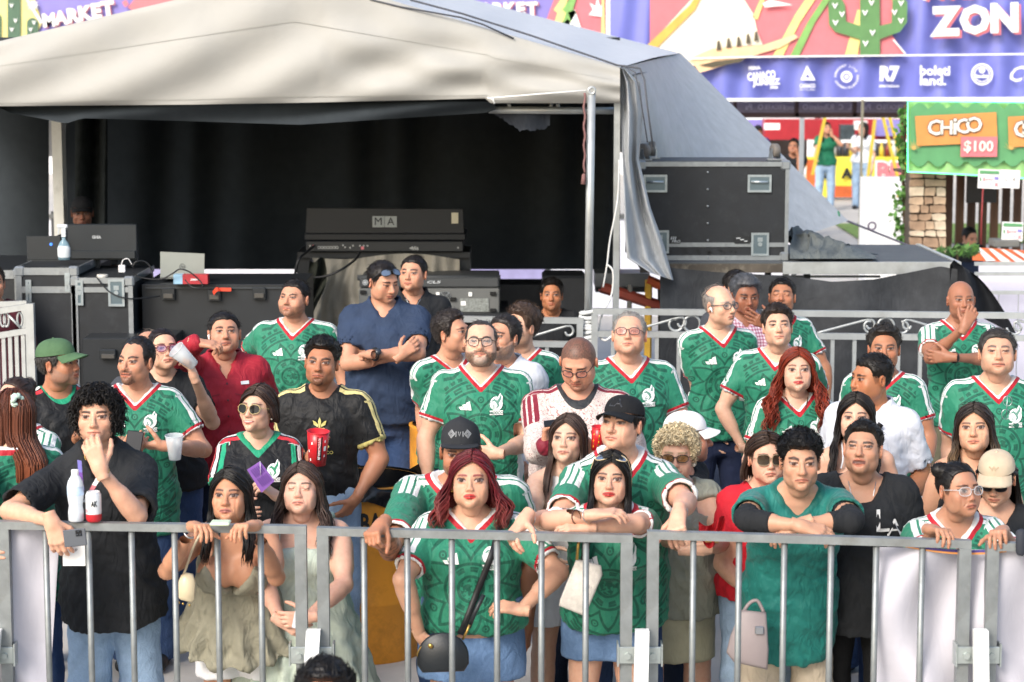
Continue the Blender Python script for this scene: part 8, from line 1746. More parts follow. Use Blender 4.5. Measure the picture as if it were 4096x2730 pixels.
add(id='ombre_woman', label='young woman with dark to blond ombre hair and black straps', e=(3893, 1710), D=9.6, hy=-16, hp=-4, hr=-3, ty=-6, fat=0.2, f=dict(g='f', skin='#c99a7d', w=1.02, fat=0.2, style='long', hair='#2c211d', tip='#b08f66', tip0=0.4, len=0.36, n=420, wave=0.007, flare=0.45, open=56, mouth='sad', lips=1.15), top=dict(mt=M_BLKT, kind='tank', neck='deepv', zstrap=0.78, e=0.010, hem=-0.05, name='camisole'), legw=dict(mt=DJ), ex=[('straps', BLKP, 0.08, 0.84, 0.06, 0.007)], R=((4070, 2080, 'f'), (3990, 2130, 'f')))
add(id='red_tee_woman', label='woman in square sunglasses and red tee shirt behind the teal youth', e=(3082, 1838), D=9.25, hy=4, hp=2, ty=2, fat=0.6, st=1.6, f=dict(g='f', skin='#d0a28a', w=1.03, fat=0.4, style='tied', hair='#3d2c24', len=0.12, n=160, open=80, mouth='sad'), top=dict(mt=M_REDT, neck='crew', sl=0.55, e=0.012, hem=-0.05), legw=dict(mt=DL), L=((2890, 2260, 'f'), (3000, 2380, 'f'), ('relaxed', (0.8, -0.2, -0.5), (0.2, 1, -0.2))), R=((3270, 2250, 'f'), (3110, 2400, 8.9), ('relaxed', (-0.9, -0.1, -0.2), (0, 1, 0.2))), ex=[('glasses', 'bold', BROWNL, '#8a7a60', 0.028, 0.024, 0.0, 0.0015, False, 3.6), ('band', 'L', SILV, 0.93, 0.031, 0.006, 'wristwatch', mat('watch_silver', '#c9ccd0', 0.2, 0.6)), ])
# ---- along the barrier
add(id='curly_front', label='young man with thick black curls in black shirt leaning on the barrier', e=(374, 1668), D=8.78, hy=2, hp=2, ty=4, st=1.76, bs=1.04, lean=(0.02, 0.16), sw=0.92, shr=-1.6, f=dict(skin='#d3a388', w=1.0, style='curly', hair='#15110f', top=0.014, side=0.014, len=0.036, n=760, curl=0.009, drop=0.5, sag=0.6, fringe=0.05, hl=0.056, sb=-0.055, nape=-0.09), top=dict(mt=M_BLKS, neck='open', sl=0.86, e=0.022, hem=-0.15, loose=0.015, wr=1.1), legw=dict(mt=DL, wide=0.03), L=((40, 2045, 8.62), (205, 2085, 8.42), ('relaxed', (0.35, -0.15, -1), (-0.1, 1, 0.1))), R=((548, 2065, 8.55), (402, 1880, 8.46), ('bent', (-0.35, 0.12, 0.95), (-0.15, 1, 0.0))), ex=[('lanyard', [(318, 1842, 8.62), (322, 1900, 8.52), (330, 1960, 8.50)], [PUR, mat('lanyard_violet', '#7a4fa0', 0.6)]), ('lanyard', [(420, 1850, 8.62), (400, 1900, 8.52), (366, 1962, 8.50), (342, 2010, 8.50)], [PRED, PW]), ('chain', GOLD, 0.075, 0.0016, 'cross'), ('band', 'R', GOLD, 0.92, 0.028, 0.0018)])
add(id='olive_woman', label='black haired woman in olive babydoll top leaning her chin over the rail', e=(904, 1982), D=8.72, hy=-6, hp=-4, ty=0, st=1.56, bs=0.97, lean=(0.0, 0.22), bust=1.5, f=dict(g='f', skin='#bd8a6c', w=1.0, style='long', hair='#100d0d', len=0.30, n=420, part=-0.018, top=0.004, flare=0.25, open=55, bal=0.42, wave=0.004, lip='#a3655c', shadow='#6d4636', browt=0.0048, mouth='sad', lips=1.15, fat=0.15), top=dict(mt=M_OLV, kind='tank', neck='deepv', zstrap=0.80, e=0.012, skirt=(-0.14, 0.25, 0.42), name='top'), legw=dict(mt=clothmat('white_denim', '#e4e4e6', 0.9, fold=0.4), kind='shorts', length=-0.27, wide=0.02, name='shorts'), L=((668, 2285, 'f'), (775, 2108, 8.42), ('rail', (0.45, -0.7, 0.15), (0.1, -0.4, -1))), R=((1105, 2310, 'f'), (1015, 2104, 8.40), ('rail', (-0.45, -0.7, 0.12), (-0.1, -0.4, -1))), ex=[('straps', M_OLV, 0.075, 0.86, 0.058, 0.003), ('band', 'L', SILV, 0.86, 0.025, 0.004)])
add(id='sage_dress', label='woman with wavy brown hair in pale sage dress with eyes closed', e=(1194, 1952), D=9.0, hy=-4, hp=-8, ty=-2, st=1.50, bs=0.98, fat=0.5, bust=1.1, f=dict(g='f', skin='#d3a690', w=1.04, fat=0.35, style='long', hair='#3f2e27', len=0.32, n=420, wave=0.012, wf=38, part=-0.012, flare=0.55, top=0.004, open=58, eyes='closed', mouth='sad'), top=dict(mt=M_SAGE, kind='tank', neck='flat', zstrap=0.80, e=0.012, skirt=(-1.35, 0.36, 0.46), name='dress'), L=((1055, 2330, 'f'), (1120, 2480, 'f'), ('relaxed', (0.8, -0.1, -0.4), (0.2, 1, 0))), R=((1375, 2340, 'f'), (1235, 2470, 8.65), ('relaxed', (-1, -0.1, -0.1), (0, 1, 0))), ex=[('straps', M_SAGE, 0.105, 0.80, 0.10, 0.016)])
_pat = [(*strip([(cx+k*0.017, 0), (cx, k*0.014), (cx-k*0.017, 0), (cx, -k*0.014), (cx+k*0.017, 0)], 0.0028), 0) for cx in (-0.038, 0.038) for k in (0.35, 0.7, 1.0)]+[(*strip([(x, -0.009), (x, 0.009)], 0.004), 0) for x in (-0.016, 0.016)]+[(*strip([(-0.006, 0.008), (0.0, -0.006), (0.006, 0.008)], 0.003), 0), (*disc(0.012, 12, 1.6, 0.55, 0.024, -0.042), 1)]
add(id='trucker_cap', label='man in dark patterned trucker cap gripping the rail with tattooed forearm', e=(1838, 1822), D=9.15, hy=-2, hp=8, ty=0, st=1.70, bs=1.08, fat=0.6, sw=1.16, tattoo=-1, lean=(0.0, 0.15), f=dict(skin=TN, w=1.06, style='short', hair='#1a1412', top=0.004, side=0.004, beard=('full', 0.6)), top=G(crest=None, logo=None, sl=0.8, e=0.024), legw=dict(mt=DJ), L=((1562, 2200, 8.72), (1528, 2098, 8.40), ('grip', (-0.35, -0.8, -0.25), (0.1, -0.3, -1))), R=((2130, 2250, 'b'), (2110, 2500, 'f')), ex=[('cap', clothmat('cap_charcoal', '#2b2d31', 0.9, fold=0.1), None, 0, 0.075, 0.034, True, (_pat, [mat('cap_thread', '#8d9094', 0.7), PW], 1.0, 0.034))])
add(id='burgundy_woman', label='burgundy haired woman in green football shirt, red lips, hands on hips', e=(1880, 1922), D=8.72, hy=-3, hp=-4, ty=0, hs=0.99, st=1.54, bs=1.03, fat=0.72, bust=1.25, sw=1.06, f=dict(g='f', skin='#c4977c', w=1.03, fat=0.4, style='long', hair='#6a1b25', tip='#94483f', tip0=0.5, len=0.20, n=440, wave=0.015, wf=50, flare=0.75, part=0.004, top=0.004, open=60, lip='#b3151f', shadow='#5a3a34', browt=0.0046, lips=1.2), top=G(e=0.014, hem=0.05, sl=0.78), legw=dict(mt=denim('denim_skirt', '#5b7699', 0.5), kind='skirt', length=-0.19, wide=0.010, name='skirt'), L=((1612, 2320, 'f'), (1680, 2540, 'b'), ('relaxed', (0.5, 0.1, -0.9), (0.6, 0.6, 0.2))), R=((2235, 2290, 'f'), (2085, 2440, 'f'), ('relaxed', (-0.9, 0.2, 0.1), (0.0, 0.5, -1))), ex=[('bagstrap', BLKP, (0.125, 0.98), (-0.055, 0.02), 0.013), ('earring', GOLD, 0.005)])
add(id='la_cap_man', label='young man in black cap holding the rail around the black haired woman', e=(2452, 1690), D=9.0, hy=-30, hp=-4, ty=2, st=1.78, bs=1.06, sw=1.0, shr=-2.2, lean=(0.0, 0.12), fat=0.2, ar=1.05, f=dict(skin='#d0a087', w=1.02, style='short', hair='#15110f', top=0.006, side=0.006, comb='down', mouth='sad', lips=1.1, jaw=1.04), top=G(crest=None, logo=None, sl=0.78, e=0.022, hem=-0.3), legw=dict(mt=DJ), L=((2235, 2085, 8.75), (2100, 2075, 8.42), ('rail', (-0.5, -0.55, -0.55), (0.0, -0.3, -1))), R=((2745, 2010, 8.72), (2715, 2055, 8.40), ('rail', (-0.15, -0.75, -0.55), (0.1, -0.35, -1))), ex=[('cap', clothmat('cap_black', '#191a1d', 0.9, fold=0.2), None, 0, 0.082, 0.0, False, ([(*txt2('LA', 0.06, 0, 0, bold=0.0), 0)], [mat('cap_stitch', '#2b2d32', 0.5)], 1.0, 0.040)), ('band', 'R', SILV, 0.90, 0.031, 0.002), ('band', 'L', SILV, 0.92, 0.030, 0.002)])
add(id='black_hair_woman', label='woman with straight black hair, red lips and sunglasses on her head', e=(2438, 1917), D=8.70, hs=0.92, hy=-6, hp=-2, hr=2, ty=-2, st=1.56, bs=0.98, lean=(0.0, 0.16), fat=0.3, bust=1.0, f=dict(g='f', skin='#c79c84', w=0.98, style='long', hair='#0e0c0d', len=0.44, n=440, part=0.004, top=0.004, flare=0.18, open=56, bal=0.38, lip='#a8131c', shadow='#4d342e', browt=0.0046, lips=1.15, fdrop=0.06), top=G(e=0.012, hem=0.06, sl=0.75), legw=dict(mt=denim('denim_shorts', '#5b7699', 0.7), kind='shorts', length=-0.16, wide=0.008, name='shorts'), L=((2195, 2085, 8.50), (2375, 2060, 8.36), ('relaxed', (0.9, -0.1, 0.12), (0, 0.2, -1))), R=((2545, 2095, 8.48), (2350, 2110, 8.40), ('relaxed', (-1, 0.0, 0.0), (0, 0.4, -1))), ex=[('glasses', 'round', BLUEL, '#c9b48a', 0.026, 0.022, 1.05, 0.0018, False, 2.1), ('band', 'L', LEATH, 0.62, 0.030, 0.003), ('band', 'L', SILV, 0.85, 0.027, 0.002)])
add(id='teal_youth', label='young man in teal shirt over black sleeves resting folded arms on the rail', e=(3208, 1856), D=8.62, hy=-2, hp=4, ty=0, st=1.78, bs=1.04, lean=(0.0, 0.26), sw=1.02, ny=0.05, f=dict(skin='#b98e74', w=0.97, style='short', hair='#0f0d0e', top=0.026, side=0.002, comb='fwd', len=0.022, lift=0.5, hl=0.058, fade=0.75, n=800, messy=0.15, fwd=0.006, browt=0.0068, frown=0.9, mouth='sad'), top=dict(mt=J_TEAL(), neck='v', sl=0.66, e=0.016, hem=-0.36, loose=0.008, wr=1.12), legw=dict(mt=M_KHAKI, wide=0.02), ex=[('under', M_BLKT, 0.48)], L=((2985, 2080, 8.48), (3200, 2105, 8.36), ('relaxed', (1, -0.15, -0.25), (0, 0.5, -1))), R=((3410, 2085, 8.46), (3215, 2095, 8.40), ('relaxed', (-1, 0.0, -0.4), (0, 0.4, -1))))
_la = [(*txt2('L', 0.13, -0.010, 0.0, bold=0.01), 0), (*txt2('A', 0.10, 0.045, -0.030, bold=0.0), 0)]
add(id='black_tee_youth', label='young man with parted lips and dog tag in black lettered tee', e=(3440, 1786), D=9.0, hy=-18, hp=-8, ty=-4, st=1.76, bs=1.02, f=dict(skin='#b68a70', w=0.96, style='short', hair='#17130f', top=0.014, side=0.001, comb='fwd', len=0.014, hl=0.066, fade=0.6, mouth='open', lips=1.15, eyes='squint', nose=1.05), top=dict(mt=M_BLKT, neck='scoop', sl=0.9, e=0.030, hem=-0.4, loose=0.02, wr=1.15), prints=[(_la, [mat('print_offwhite', '#cfcfcf', 0.7)], 0.085, 0.70, 1.0)], legw=dict(mt=clothmat('black_shorts', '#141517', 0.9)), ex=[('chain', SILV, 0.12, 0.0018, 'tag')])
add(id='beige_cap_woman', label='woman in beige cap and sunglasses with dark ponytail behind the bespectacled woman', e=(3975, 1945), D=9.15, hy=-20, hp=22, ty=-10, st=1.6, f=dict(g='f', skin='#c4977c', style='tied', hair='#1c1513', len=0.30, n=220, open=95), top=dict(mt=M_BLKT, neck='scoop', sl=0.4), legw=dict(mt=DJ), ex=[('cap', clothmat('cap_beige', '#bfae96', 0.9, fold=0.15), None, 0, 0.075, 0.0, False, ([(*strip([(-0.024, 0.006), (-0.010, -0.004), (0.0, 0.008), (0.010, -0.004), (0.024, 0.006)], 0.008), 0), (*strip([(-0.008, -0.012), (0.0, 0.004), (0.008, -0.012)], 0.006), 0)], [mat('cap_motif', '#a8967c', 0.8)], 1.0, 0.040)), ('glasses', 'bold', DARK, '#141414')])
add(id='bespectacled_woman', label='woman in clear glasses and green football shirt with both hands on the rail', e=(3882, 1962), D=8.60, hy=24, hp=2, ty=4, st=1.56, bs=0.98, lean=(0, 0.14), fat=0.4, f=dict(g='f', skin='#a97c63', w=1.02, fat=0.25, style='bun', hair='#15110f', bun=(-0.06, 0.05, 0.085), browt=0.0046, hl=0.078, mouth='sad'), top=G(e=0.014, sl=0.75), legw=dict(mt=DJ), L=((3700, 2230, 'f'), (3725, 2120, 8.30), ('rail', (0.35, -0.75, 0.1), (0, -0.35, -1))), R=((4075, 2240, 'f'), (4010, 2125, 8.28), ('rail', (-0.35, -0.75, 0.1), (0, -0.35, -1))), ex=[('glasses', 'bold', CLEAR, '#b9bcc0', 0.026, 0.019, 0.0, 0.0014)])
# ---- in front of the barrier, and inside the tent
add(id='front_head', label='dark haired man in front of the barrier, only his hair and forehead visible', e=(1290, 2818), D=6.6, hy=0, hp=-2, st=1.28, bs=1.0, gz=-0.15, f=dict(skin=MD, style='short', hair='#121012', top=0.026, side=0.006, comb='up', len=0.03, messy=1.0, hl=0.070, n=700), top=dict(mt=M_BLKT, neck='crew'), legw=dict(mt=DD))
add(id='seated_worker', label='dark haired worker in black tee sitting in the tent shade', e=(2206, 1180), D=15.6, hy=-2, hp=0, st=1.5, gz=0.0, f=dict(skin='#a9714f', w=0.95, style='short', hair='#14100e', top=0.018, side=0.006, comb='fwd', len=0.03, frown=0.6, beard=('chin', 0.3)), top=dict(mt=M_BLKT, neck='crew'), legw=dict(mt=DD), lean=(0.03, 0.1))
add(id='tent_operator', label='dark capped operator standing behind the monitor in the tent', e=(328, 856), D=16.6, hy=10, hp=10, gz=0.10, st=1.72, f=dict(skin='#7a5340', style='short', hair='#14100e'), top=dict(mt=M_BLKT, neck='crew'), legw=dict(mt=DD), ex=[('cap', clothmat('cap_black', '#191a1d', 0.9, fold=0.2))])
add(id='maroon_left', label='person in dark vest and maroon sleeves at the left edge', e=(-25, 1130), D=14.6, hy=20, f=dict(skin=MD, style='short', hair='#2a2320'), top=dict(mt=clothmat('maroon_fleece', '#4a1c26', 0.9), kind='long', sl=1.0, neck='crew', e=0.03), legw=dict(mt=DD))
# ---- far passers-by
add(id='far_green', label='far woman in dark green football shirt drinking from a can', e=(3312, 512), D=39.0, hy=10, hp=0, st=1.68, f=dict(g='f', skin=MD, style='long', hair='#15110f', len=0.3, n=120), top=dict(mt=clothmat('bottle_green', '#1c6a4c', 0.7), neck='crew', sl=0.7), legw=dict(mt=denim('denim_pale', '#93abc6', 0.4)), L=((3268, 600, 'f'), (3262, 640, 'f')), R=((3365, 580, 'f'), (3322, 535, 'f'), ('hold', (0, 0, 1), (-1, 0, 0))))
add(id='far_white', label='far woman in white and blue tee walking behind the post', e=(3440, 512), D=39.5, hy=-50, st=1.70, f=dict(g='f', skin=LT, style='long', hair='#2a211d', len=0.25, n=100), top=dict(mt=clothmat('white_tee', '#dfe3ea', 0.8), neck='crew', sl=0.7), legw=dict(mt=denim('denim_pale', '#93abc6', 0.4)), L=((3420, 610, 'f'), (3395, 590, 'f')))
add(id='far_leaning', label='far curly man in black tee resting his head on his hand', e=(3170, 585), D=34.0, hy=-20, st=1.60, f=dict(skin=TN, style='short', hair='#141110', top=0.02, side=0.008, messy=1.0, mouth='smile'), top=dict(mt=M_BLKT, neck='crew'), legw=dict(mt=DD), R=((3200, 680, 'f'), (3190, 605, 'f'), ('fist', (-0.2, 0, 1), (-1, 0, 0))))
add(id='far_cap', label='far man in black cap and dark mask behind a counter', e=(3038, 524), D=41.0, hy=10, st=1.68, f=dict(skin=TN, style='short', beard=('full', 1.0, '#17181a')), top=dict(mt=clothmat('purple_tee', '#3b2f6a', 0.8), neck='crew'), legw=dict(mt=DD), ex=[('cap', clothmat('cap_black', '#191a1d', 0.9))])
add(id='stall_vendor', label='dark haired vendor with head bowed inside the snack stall', e=(3898, 960), D=23.9, hy=30, hp=25, st=1.5, f=dict(g='f', skin=MD, style='bun', hair='#141110', bun=(0, 0.1, 0.05)), top=dict(mt=M_BLKT, neck='crew'), legw=dict(mt=DD))
# ================================================================== things held, carried and set down
def slab(name, m_, px, py, w_, h_, D, label, cat, th=0.009, rot=0.0, tilt=0.0, extra=None):
    """rounded flat thing (phone, card) facing the camera; size in photo pixels"""
    k = D/FPX; c = W(px, py, D); M = Matrix.Translation(Vector(c)) @ Matrix.Rotation(R_(rot), 4, 'Y') @ Matrix.Rotation(R_(tilt), 4, 'X'); r = root(name, c, label, cat)
    b = MB(); b.box((-w_*k/2, -th/2, -h_*k/2), (w_*k/2, th/2, h_*k/2), bev=min(th*0.35, 0.004), M=M); b.build('body' if cat != 'card' else 'card', m_, r)
    if extra: extra(r, M, k, th)
    return r
PHK = mat('phone_black', '#17181b', 0.3); PHG = mat('phone_grey', '#5c6066', 0.25, var=0.1)
def cams(r, M, k, th):
    b = MB(); b.box((0.006, -th/2-0.003, 0.006), (0.030, -th/2-0.0002, 0.030), bev=0.001, M=M); o = b.build('camera_bump', PHK, r)
    for x, z in ((0.012, 0.012), (0.024, 0.012), (0.018, 0.024)): b = MB(); b.tube([M@Vector((x, -th/2-0.0028, z)), M@Vector((x, -th/2-0.0045, z))], 0.0042, 10); b.build('lens', mat('lens_glass', '#2a3038', 0.1), o, True)
slab('phone', PHG, 300, 2152, 92, 72, 8.36, 'grey phone in dark case held below the rail by the curly haired man', 'phone', rot=-6, extra=cams)
def vtext(r, M, k, th): b = MB(); V, F = glyphs('vP'); b.add([M@Vector((v[0]*0.018+0.006, -th/2-0.0015, v[1]*0.018+0.020)) for v in V], F); b.build('lettering', PDK, r)
slab('name_badge', PW, 296, 2222, 92, 88, 8.47, 'white card badge with small lettering hanging on the curly haired man', 'card', th=0.002, extra=vtext)
slab('phone', PHK, 536, 1772, 66, 96, 9.93, 'black phone held by the goateed man', 'phone', rot=8, tilt=-18)
slab('phone', mat('phone_mint', '#cfe0c2', 0.4), 882, 2092, 80, 12, 8.36, 'pale green phone lying on the rail in the olive woman hands', 'phone', th=0.07)
slab('phone', mat('phone_white', '#dfe3ea', 0.3), 1186, 2480, 26, 74, 8.60, 'white phone clasped by the woman in the sage dress', 'phone', rot=12)
slab('phone', PHK, 2204, 1694, 58, 34, 9.72, 'dark phone the man in cream shirt is reading', 'phone', rot=-8, tilt=-50)
# bottle and can on the rail
zr = 1.005
def stand(px, py, D): return W(px, py, D)
c = stand(305, 2086, 8.46); r = root('water_bottle', c, 'full clear water bottle standing on the barrier rail', 'bottle')
b = MB(); b.lathe([(0.024, 0), (0.031, 0.006), (0.031, 0.04), (0.027, 0.065), (0.031, 0.09), (0.0325, 0.105), (0.0325, 0.145), (0.029, 0.162), (0.017, 0.182), (0.0125, 0.190)], c, 20); b.build('bottle', mat('bottle_frosted', '#d3dbe2', 0.15, var=0.1, vs=20, bs=0.4, bscale=60), r, True)
b = MB(); b.lathe([(0.0330, 0.107), (0.0332, 0.110), (0.0332, 0.140), (0.0330, 0.143)], c, 20, caps=False); b.build('label_sheet', mat('label_blue_white', '#b9cfe6', 0.4, var=0.25, vs=40), r, True)
b = MB(); b.lathe([(0.0145, 0.188), (0.0148, 0.190), (0.0148, 0.206), (0.013, 0.208)], c, 16); b.build('cap', PW, r, True)
c = stand(376, 2086, 8.455); r = root('drink_can', c, 'white and red drink can standing beside the water bottle', 'can')
b = MB(); b.lathe([(0.024, 0), (0.030, 0.008), (0.031, 0.012), (0.031, 0.032)], c, 22, 1, caps=False); b.lathe([(0.031, 0.032), (0.031, 0.108), (0.026, 0.118), (0.025, 0.121), (0.023, 0.118), (0.002, 0.117)], c, 22, 0, caps=False); b.build('body', [mat('can_white', '#dcdee0', 0.25, 0.2), mat('can_red', '#b3242c', 0.3)], r, True)
V, F = glyphs('AK', bold=0.05); b = MB(); b.add([(c[0]+0.0318*math.sin(0.25+v[0]*0.55), c[1]-0.0318*math.cos(0.25+v[0]*0.55), c[2]+0.074+v[1]*0.030) for v in V], F); b.build('lettering', mat('print_black', '#14171a', 0.5), r)
V, F = glyphs('TE', bold=0.04); b = MB(); b.add([(c[0]+0.0318*math.sin(-0.85+v[0]*0.4), c[1]-0.0318*math.cos(-0.85+v[0]*0.4), c[2]+0.045+v[1]*0.016) for v in V], F); b.build('lettering', PRED, r)
# cups
def cup(px, py, D, h_, r0, r1, m_, label, tilt=(0, 0), rim=True, mark=None):
    c = W(px, py, D); M = Matrix.Translation(Vector(c)) @ Matrix.Rotation(tilt[0], 4, 'Y') @ Matrix.Rotation(tilt[1], 4, 'X'); r = root('cup', c, label, 'cup')
    b = MB(); b.lathe([(0.002, 0.002), (r0, 0.0), (r0+(r1-r0)*0.5, h_*0.5), (r1, h_), (r1-0.002, h_), (r0, 0.004)], (0, 0, 0), 22, caps=False); b.V = [tuple(M@Vector(v)) for v in b.V]; o = b.build('body', m_, r, True)
    if rim: b = MB(); b.tube([M@Vector((r1*math.cos(t), r1*math.sin(t), h_)) for t in np.linspace(0, 6.2832, 23)[:-1]], 0.0022, 6, closed=True); b.build('rim', m_, r, True)
    if mark: mark(r, M, r0, r1, h_)
    return r
CLR = lensmat('cup_clear', '#dfe6ea', 0.42, 0.12)
cup(775, 1462, 10.72, 0.125, 0.028, 0.045, CLR, 'clear plastic cup raised by the woman in purple glasses', (-0.75, 0.35)); cup(700, 1838, 9.98, 0.115, 0.028, 0.042, CLR, 'clear plastic cup in front of the goateed man', (0.0, 0.1))
def redmark(r, M, r0, r1, h_):
    b = MB()
    def pt(a, z): rr = r0+(r1-r0)*z/h_+0.0008; return M@Vector((rr*math.sin(a), -rr*math.cos(a), z))
    b.add([pt(0.02, 0.03), pt(0.50, 0.03), pt(0.50, 0.145), pt(0.02, 0.145)], [(0, 1, 2, 3)], 0)
    V, F = glyphs('ESPECTACULOS', bold=0.03); w_ = V[:,0].max()-V[:,0].min(); b.add([pt(0.26-v[1]*0.28, 0.096+v[0]/w_*0.085) - Vector((0, 0.0012, 0)) for v in V], F, 1)
    V, F = glyphs('R7', bold=0.05); b.add([pt(0.26-v[1]*0.30, 0.042+v[0]*0.014) - Vector((0, 0.0012, 0)) for v in V], F, 1)
    for a, z in ((-0.7, 0.03), (-0.5, 0.11), (0.8, 0.12), (0.85, 0.05), (-0.9, 0.07)): b.add([pt(a-0.08, z-0.006), pt(a+0.08, z-0.004), pt(a+0.05, z+0.008), pt(a-0.06, z+0.006)], [(0, 1, 2, 3)], 1)
    b.add([pt(0.70, 0.075), pt(1.0, 0.075), pt(1.0, 0.098), pt(0.70, 0.098)], [(0, 1, 2, 3)], 1); b.build('print', [mat('print_black', '#14171a', 0.5), PW], r)
cup(1268, 1858, 9.90, 0.158, 0.040, 0.052, mat('cup_red', '#c01f28', 0.3, var=0.05), 'tall red printed cup held by the man with gold stripes', (0.06, 0.1), mark=redmark)
def snack(r, M, r0, r1, h_):
    b = MB()
    def pt(a, z): rr = r0+(r1-r0)*z/h_+0.001; return M@Vector((rr*math.sin(a), -rr*math.cos(a), z))
    for k in range(6): b.add([pt(-0.8, 0.015+k*0.014), pt(0.1, 0.012+k*0.014), pt(0.1, 0.021+k*0.014), pt(-0.8, 0.024+k*0.014)], [(0, 1, 2, 3)], k % 2)
    b.build('print', [mat('snack_yellow', '#d9c832', 0.4), mat('snack_green', '#3f6b2c', 0.4)], r)
cup(2388, 1800, 9.52, 0.105, 0.026, 0.034, mat('cup_red', '#c01f28', 0.3), 'red and yellow striped cup held by the man in cream shirt', (0.1, 0.1), mark=snack)
# folded purple fan
r = root('paper_fan', W(1045, 1960, 9.45), 'purple lettered paper square held by the sunglasses woman', 'fan')
q = [(1040, 1846), (1098, 1925), (1046, 1972), (988, 1880)]; b = MB(); pxpoly(b, q, 9.45, 0.004); b.build('sheet', mat('fan_purple', '#8a5bb0', 0.6, var=0.05), r)
b = MB(); A = np.array(q[0], float); e1 = (np.array(q[1], float)-A); e2 = (np.array(q[3], float)-A)
for k in range(6):
    for j in range(2):
        p0 = A+e2*(0.16+k*0.13)+e1*(0.10+j*0.45); p1 = p0+e1*0.36; n_ = e2*0.035; flat(b, [tuple(p0-n_), tuple(p1-n_), tuple(p1+n_), tuple(p0+n_)], 9.446)
b.build('lettering', mat('fan_ink', '#5d3a86', 0.6), r); b = MB(); b.tube([W(1040, 1846, 9.44), W(1043, 1905, 9.44)], 0.0012, 5); b.build('string', PW, r, True)
# bags
def soft(name, m_, prim, parent, h=0.008):
    P = np.array(prim[0][0]); lo = np.min([np.minimum(np.array(a)-r_, np.array(b_)-r_) for a, b_, r_ in prim], 0); hi = np.max([np.maximum(np.array(a)+r_, np.array(b_)+r_) for a, b_, r_ in prim], 0); G_ = SDF(lo, hi, h)
    for a, b_, r_ in prim: G_.cone(a, b_, r_, r_, 0.02)
    V, Q = G_.mesh(); return obj(name, V, Q, m_, parent, True)
def bagbox(px0, px1, y0, y1, D, th, poly, m_, label, trim=None):
    r = root('handbag', W((px0+px1)/2, y1, D), label, 'handbag'); n = len(poly); ring = []
    cx = sum(p[0] for p in poly)/n; cy = sum(p[1] for p in poly)/n
    for dd, sc in ((-th/2, 0.90), (-th/2*0.72, 0.985), (0, 1.0), (th/2*0.72, 0.985), (th/2, 0.90)): ring.append([W(cx+(x-cx)*sc, cy+(y-cy)*sc, D+dd) for x, y in poly])
    V = [p for g_ in ring for p in g_]; F = [tuple(range(n-1, -1, -1)), tuple(range(4*n, 5*n))]+[(j*n+i, j*n+(i+1) % n, (j+1)*n+(i+1) % n, (j+1)*n+i) for j in range(4) for i in range(n)]
    obj('body', V, F, m_, r, True); return r
def arc(cx, cy, rx, ry, a0, a1, n): return [(cx+rx*math.cos(t), cy-ry*math.sin(t)) for t in np.linspace(a0, a1, n)]
BKL = mat('black_leather', '#1d2226', 0.45, var=0.15, bs=0.2, bscale=150)
r = bagbox(1668, 1876, 2530, 2692, 8.46, 0.07, arc(1772, 2628, 104, 98, 0, math.pi, 16)+[(1668, 2660), (1690, 2692), (1856, 2686), (1876, 2655)], BKL, 'black half moon handbag hanging at the burgundy haired woman hip')
b = MB(); b.tube([W(x, y, 8.43) for x, y in arc(1752, 2632, 84, 72, -0.1, math.pi*0.98, 18)], 0.003, 6); b.build('zip', GOLD, r, True); b = MB(); c = W(1722, 2584, 8.425); b.tube([c, c-(0, 0.006, 0)], 0.010, 14); b.build('emblem', GOLD, r, True); b = MB(); b.tube([W(1850, 2560, 8.44), W(1866, 2530, 8.44), W(1878, 2500, 8.44)], 0.005, 6); b.build('clasp', GOLD, r, True)
b = MB(); b.tube([W(1876, 2510, 8.46), W(1900, 2450, 8.45), W(1935, 2380, 8.46)], 0.009, 8); b.build('strap', BKL, r, True)
WBG = mat('woven_white', '#cfc9c0', 0.8, var=0.12, vs=60, bs=0.5, bscale=300)
r = bagbox(2238, 2408, 2232, 2460, 8.50, 0.05, [(2305, 2236), (2404, 2262), (2410, 2300), (2345, 2455), (2328, 2462), (2236, 2424), (2240, 2400)], WBG, 'pale woven handbag hanging beside the black haired woman'); b = MB(); b.tube([W(2308, 2240, 8.47), W(2312, 2190, 8.47), W(2316, 2165, 8.47)], 0.006, 6); b.build('clasp', GOLD, r, True); b = MB(); b.tube([W(2316, 2170, 8.47), W(2320, 2130, 8.5), W(2330, 2090, 8.55)], 0.011, 6); b.build('strap', BKL, r, True)
CBG = mat('cream_leather', '#d6c7a6', 0.35, var=0.08)
r = bagbox(708, 782, 2280, 2410, 8.62, 0.07, [(742, 2290), (772, 2296), (782, 2330), (778, 2400), (766, 2412), (722, 2400), (708, 2386), (712, 2330), (724, 2300)], CBG, 'small cream handbag under the arm of the olive top woman'); b = MB(); b.tube(bez([W(735, 2300, 8.6), W(770, 2200, 8.6), W(800, 2140, 8.62), W(830, 2110, 8.75)], 6), 0.005, 6); b.build('strap', CBG, r, True)
for x, y in ((716, 2408), (732, 2412), (758, 2418)): b = MB(); c = W(x, y, 8.59); b.tube([c, c-(0, 0, 0.008)], 0.004, 8); b.build('foot_stud', GOLD, r, True)
GBG = mat('grey_leather', '#9c9090', 0.5, var=0.06)
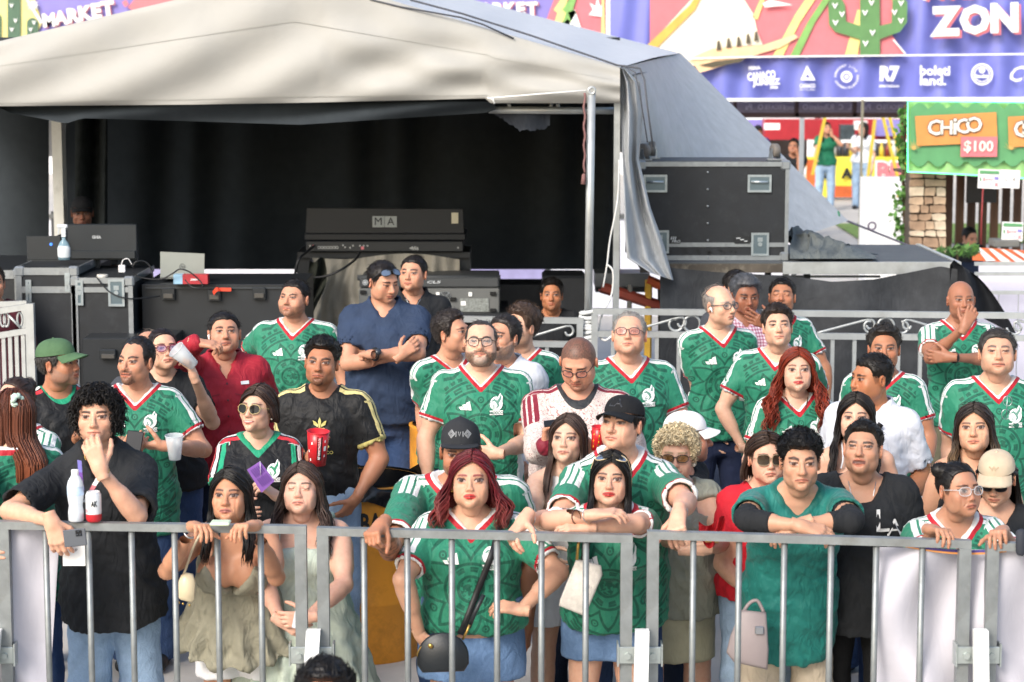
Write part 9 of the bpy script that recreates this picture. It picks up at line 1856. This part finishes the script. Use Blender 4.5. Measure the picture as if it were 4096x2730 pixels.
r = bagbox(2912, 3075, 2440, 2690, 8.70, 0.07, [(2965, 2440), (3065, 2450), (3075, 2600), (3070, 2680), (2935, 2650), (2905, 2610), (2922, 2540)], GBG, 'grey leather handbag held low by the woman in the red tee'); b = MB(); pxbox(b, 3020, 2508, 3056, 2540, 8.65, 0.02, bev=0.004); b.build('buckle', SILV, r); b = MB(); b.tube(bez([W(2975, 2445, 8.7), W(3000, 2412, 8.7), W(3030, 2405, 8.7), W(3055, 2450, 8.7)], 5), 0.008, 6); b.build('handle', GBG, r, True)
# red folded umbrella with wooden handle
r = root('folded_umbrella', W(2850, 2170, 8.85), 'folded red umbrella with wooden handle held by the blond woman', 'umbrella')
b = MB(); b.grid(lambda u, v: W(2795+105*u, 2085+(20*math.sin(u*5)+95*v*(0.5+0.5*math.sin(u*3.0))), 8.85+0.03*math.sin(u*14+v*4)), 20, 8); b.build('canopy', clothmat('umbrella_red', '#b81f28', 0.6, fold=0.4), r, True)
b = MB(); b.tube([W(2820, 2165, 8.84), W(2850, 2160, 8.84), W(2874, 2164, 8.84)], [0.006, 0.011, 0.013], 10); b.build('handle', mat('wood_handle', '#b98a52', 0.5), r, True); b = MB(); b.tube([W(2800, 2160, 8.84), W(2836, 2162, 8.84)], 0.005, 8); b.build('ferrule', SILV, r, True)
# spectacles hooked on a collar, foam grip on the rail end
b = MB(); P_ = PEOPLE['older_right']
for cx, cy in ((4030, 1605), (4024, 1658)): b.tube([W(cx+18*math.cos(t), cy+20*math.sin(t), 10.20) for t in np.linspace(0, 6.2832, 19)[:-1]], 0.0016, 5, closed=True)
b.tube([W(4030, 1582, 10.19), W(4024, 1680, 10.19)], 0.0015, 5); b.build('spectacles', SILV, None, True, label='thin spectacles hooked on the older man collar', category='spectacles')
b = MB(); b.tube([W(4080, 2120, 8.17), W(4083, 2130, 8.17), W(4083, 2210, 8.17), W(4080, 2222, 8.17)], [0.012, 0.019, 0.019, 0.012], 12); b.build('foam_grip', mat('foam_dark', '#2b2f38', 0.8), None, True, label='dark foam grip fixed to the rail at the right edge', category='grip')
tri = sum(sum(len(p.vertices)-2 for p in o.data.polygons) if len(o.data.polygons) < 200 else (len(o.data.loops)-2*len(o.data.polygons)) for o in bpy.data.objects if o.type == 'MESH')
print('TRIANGLES', tri, 'OBJECTS', len(bpy.data.objects))
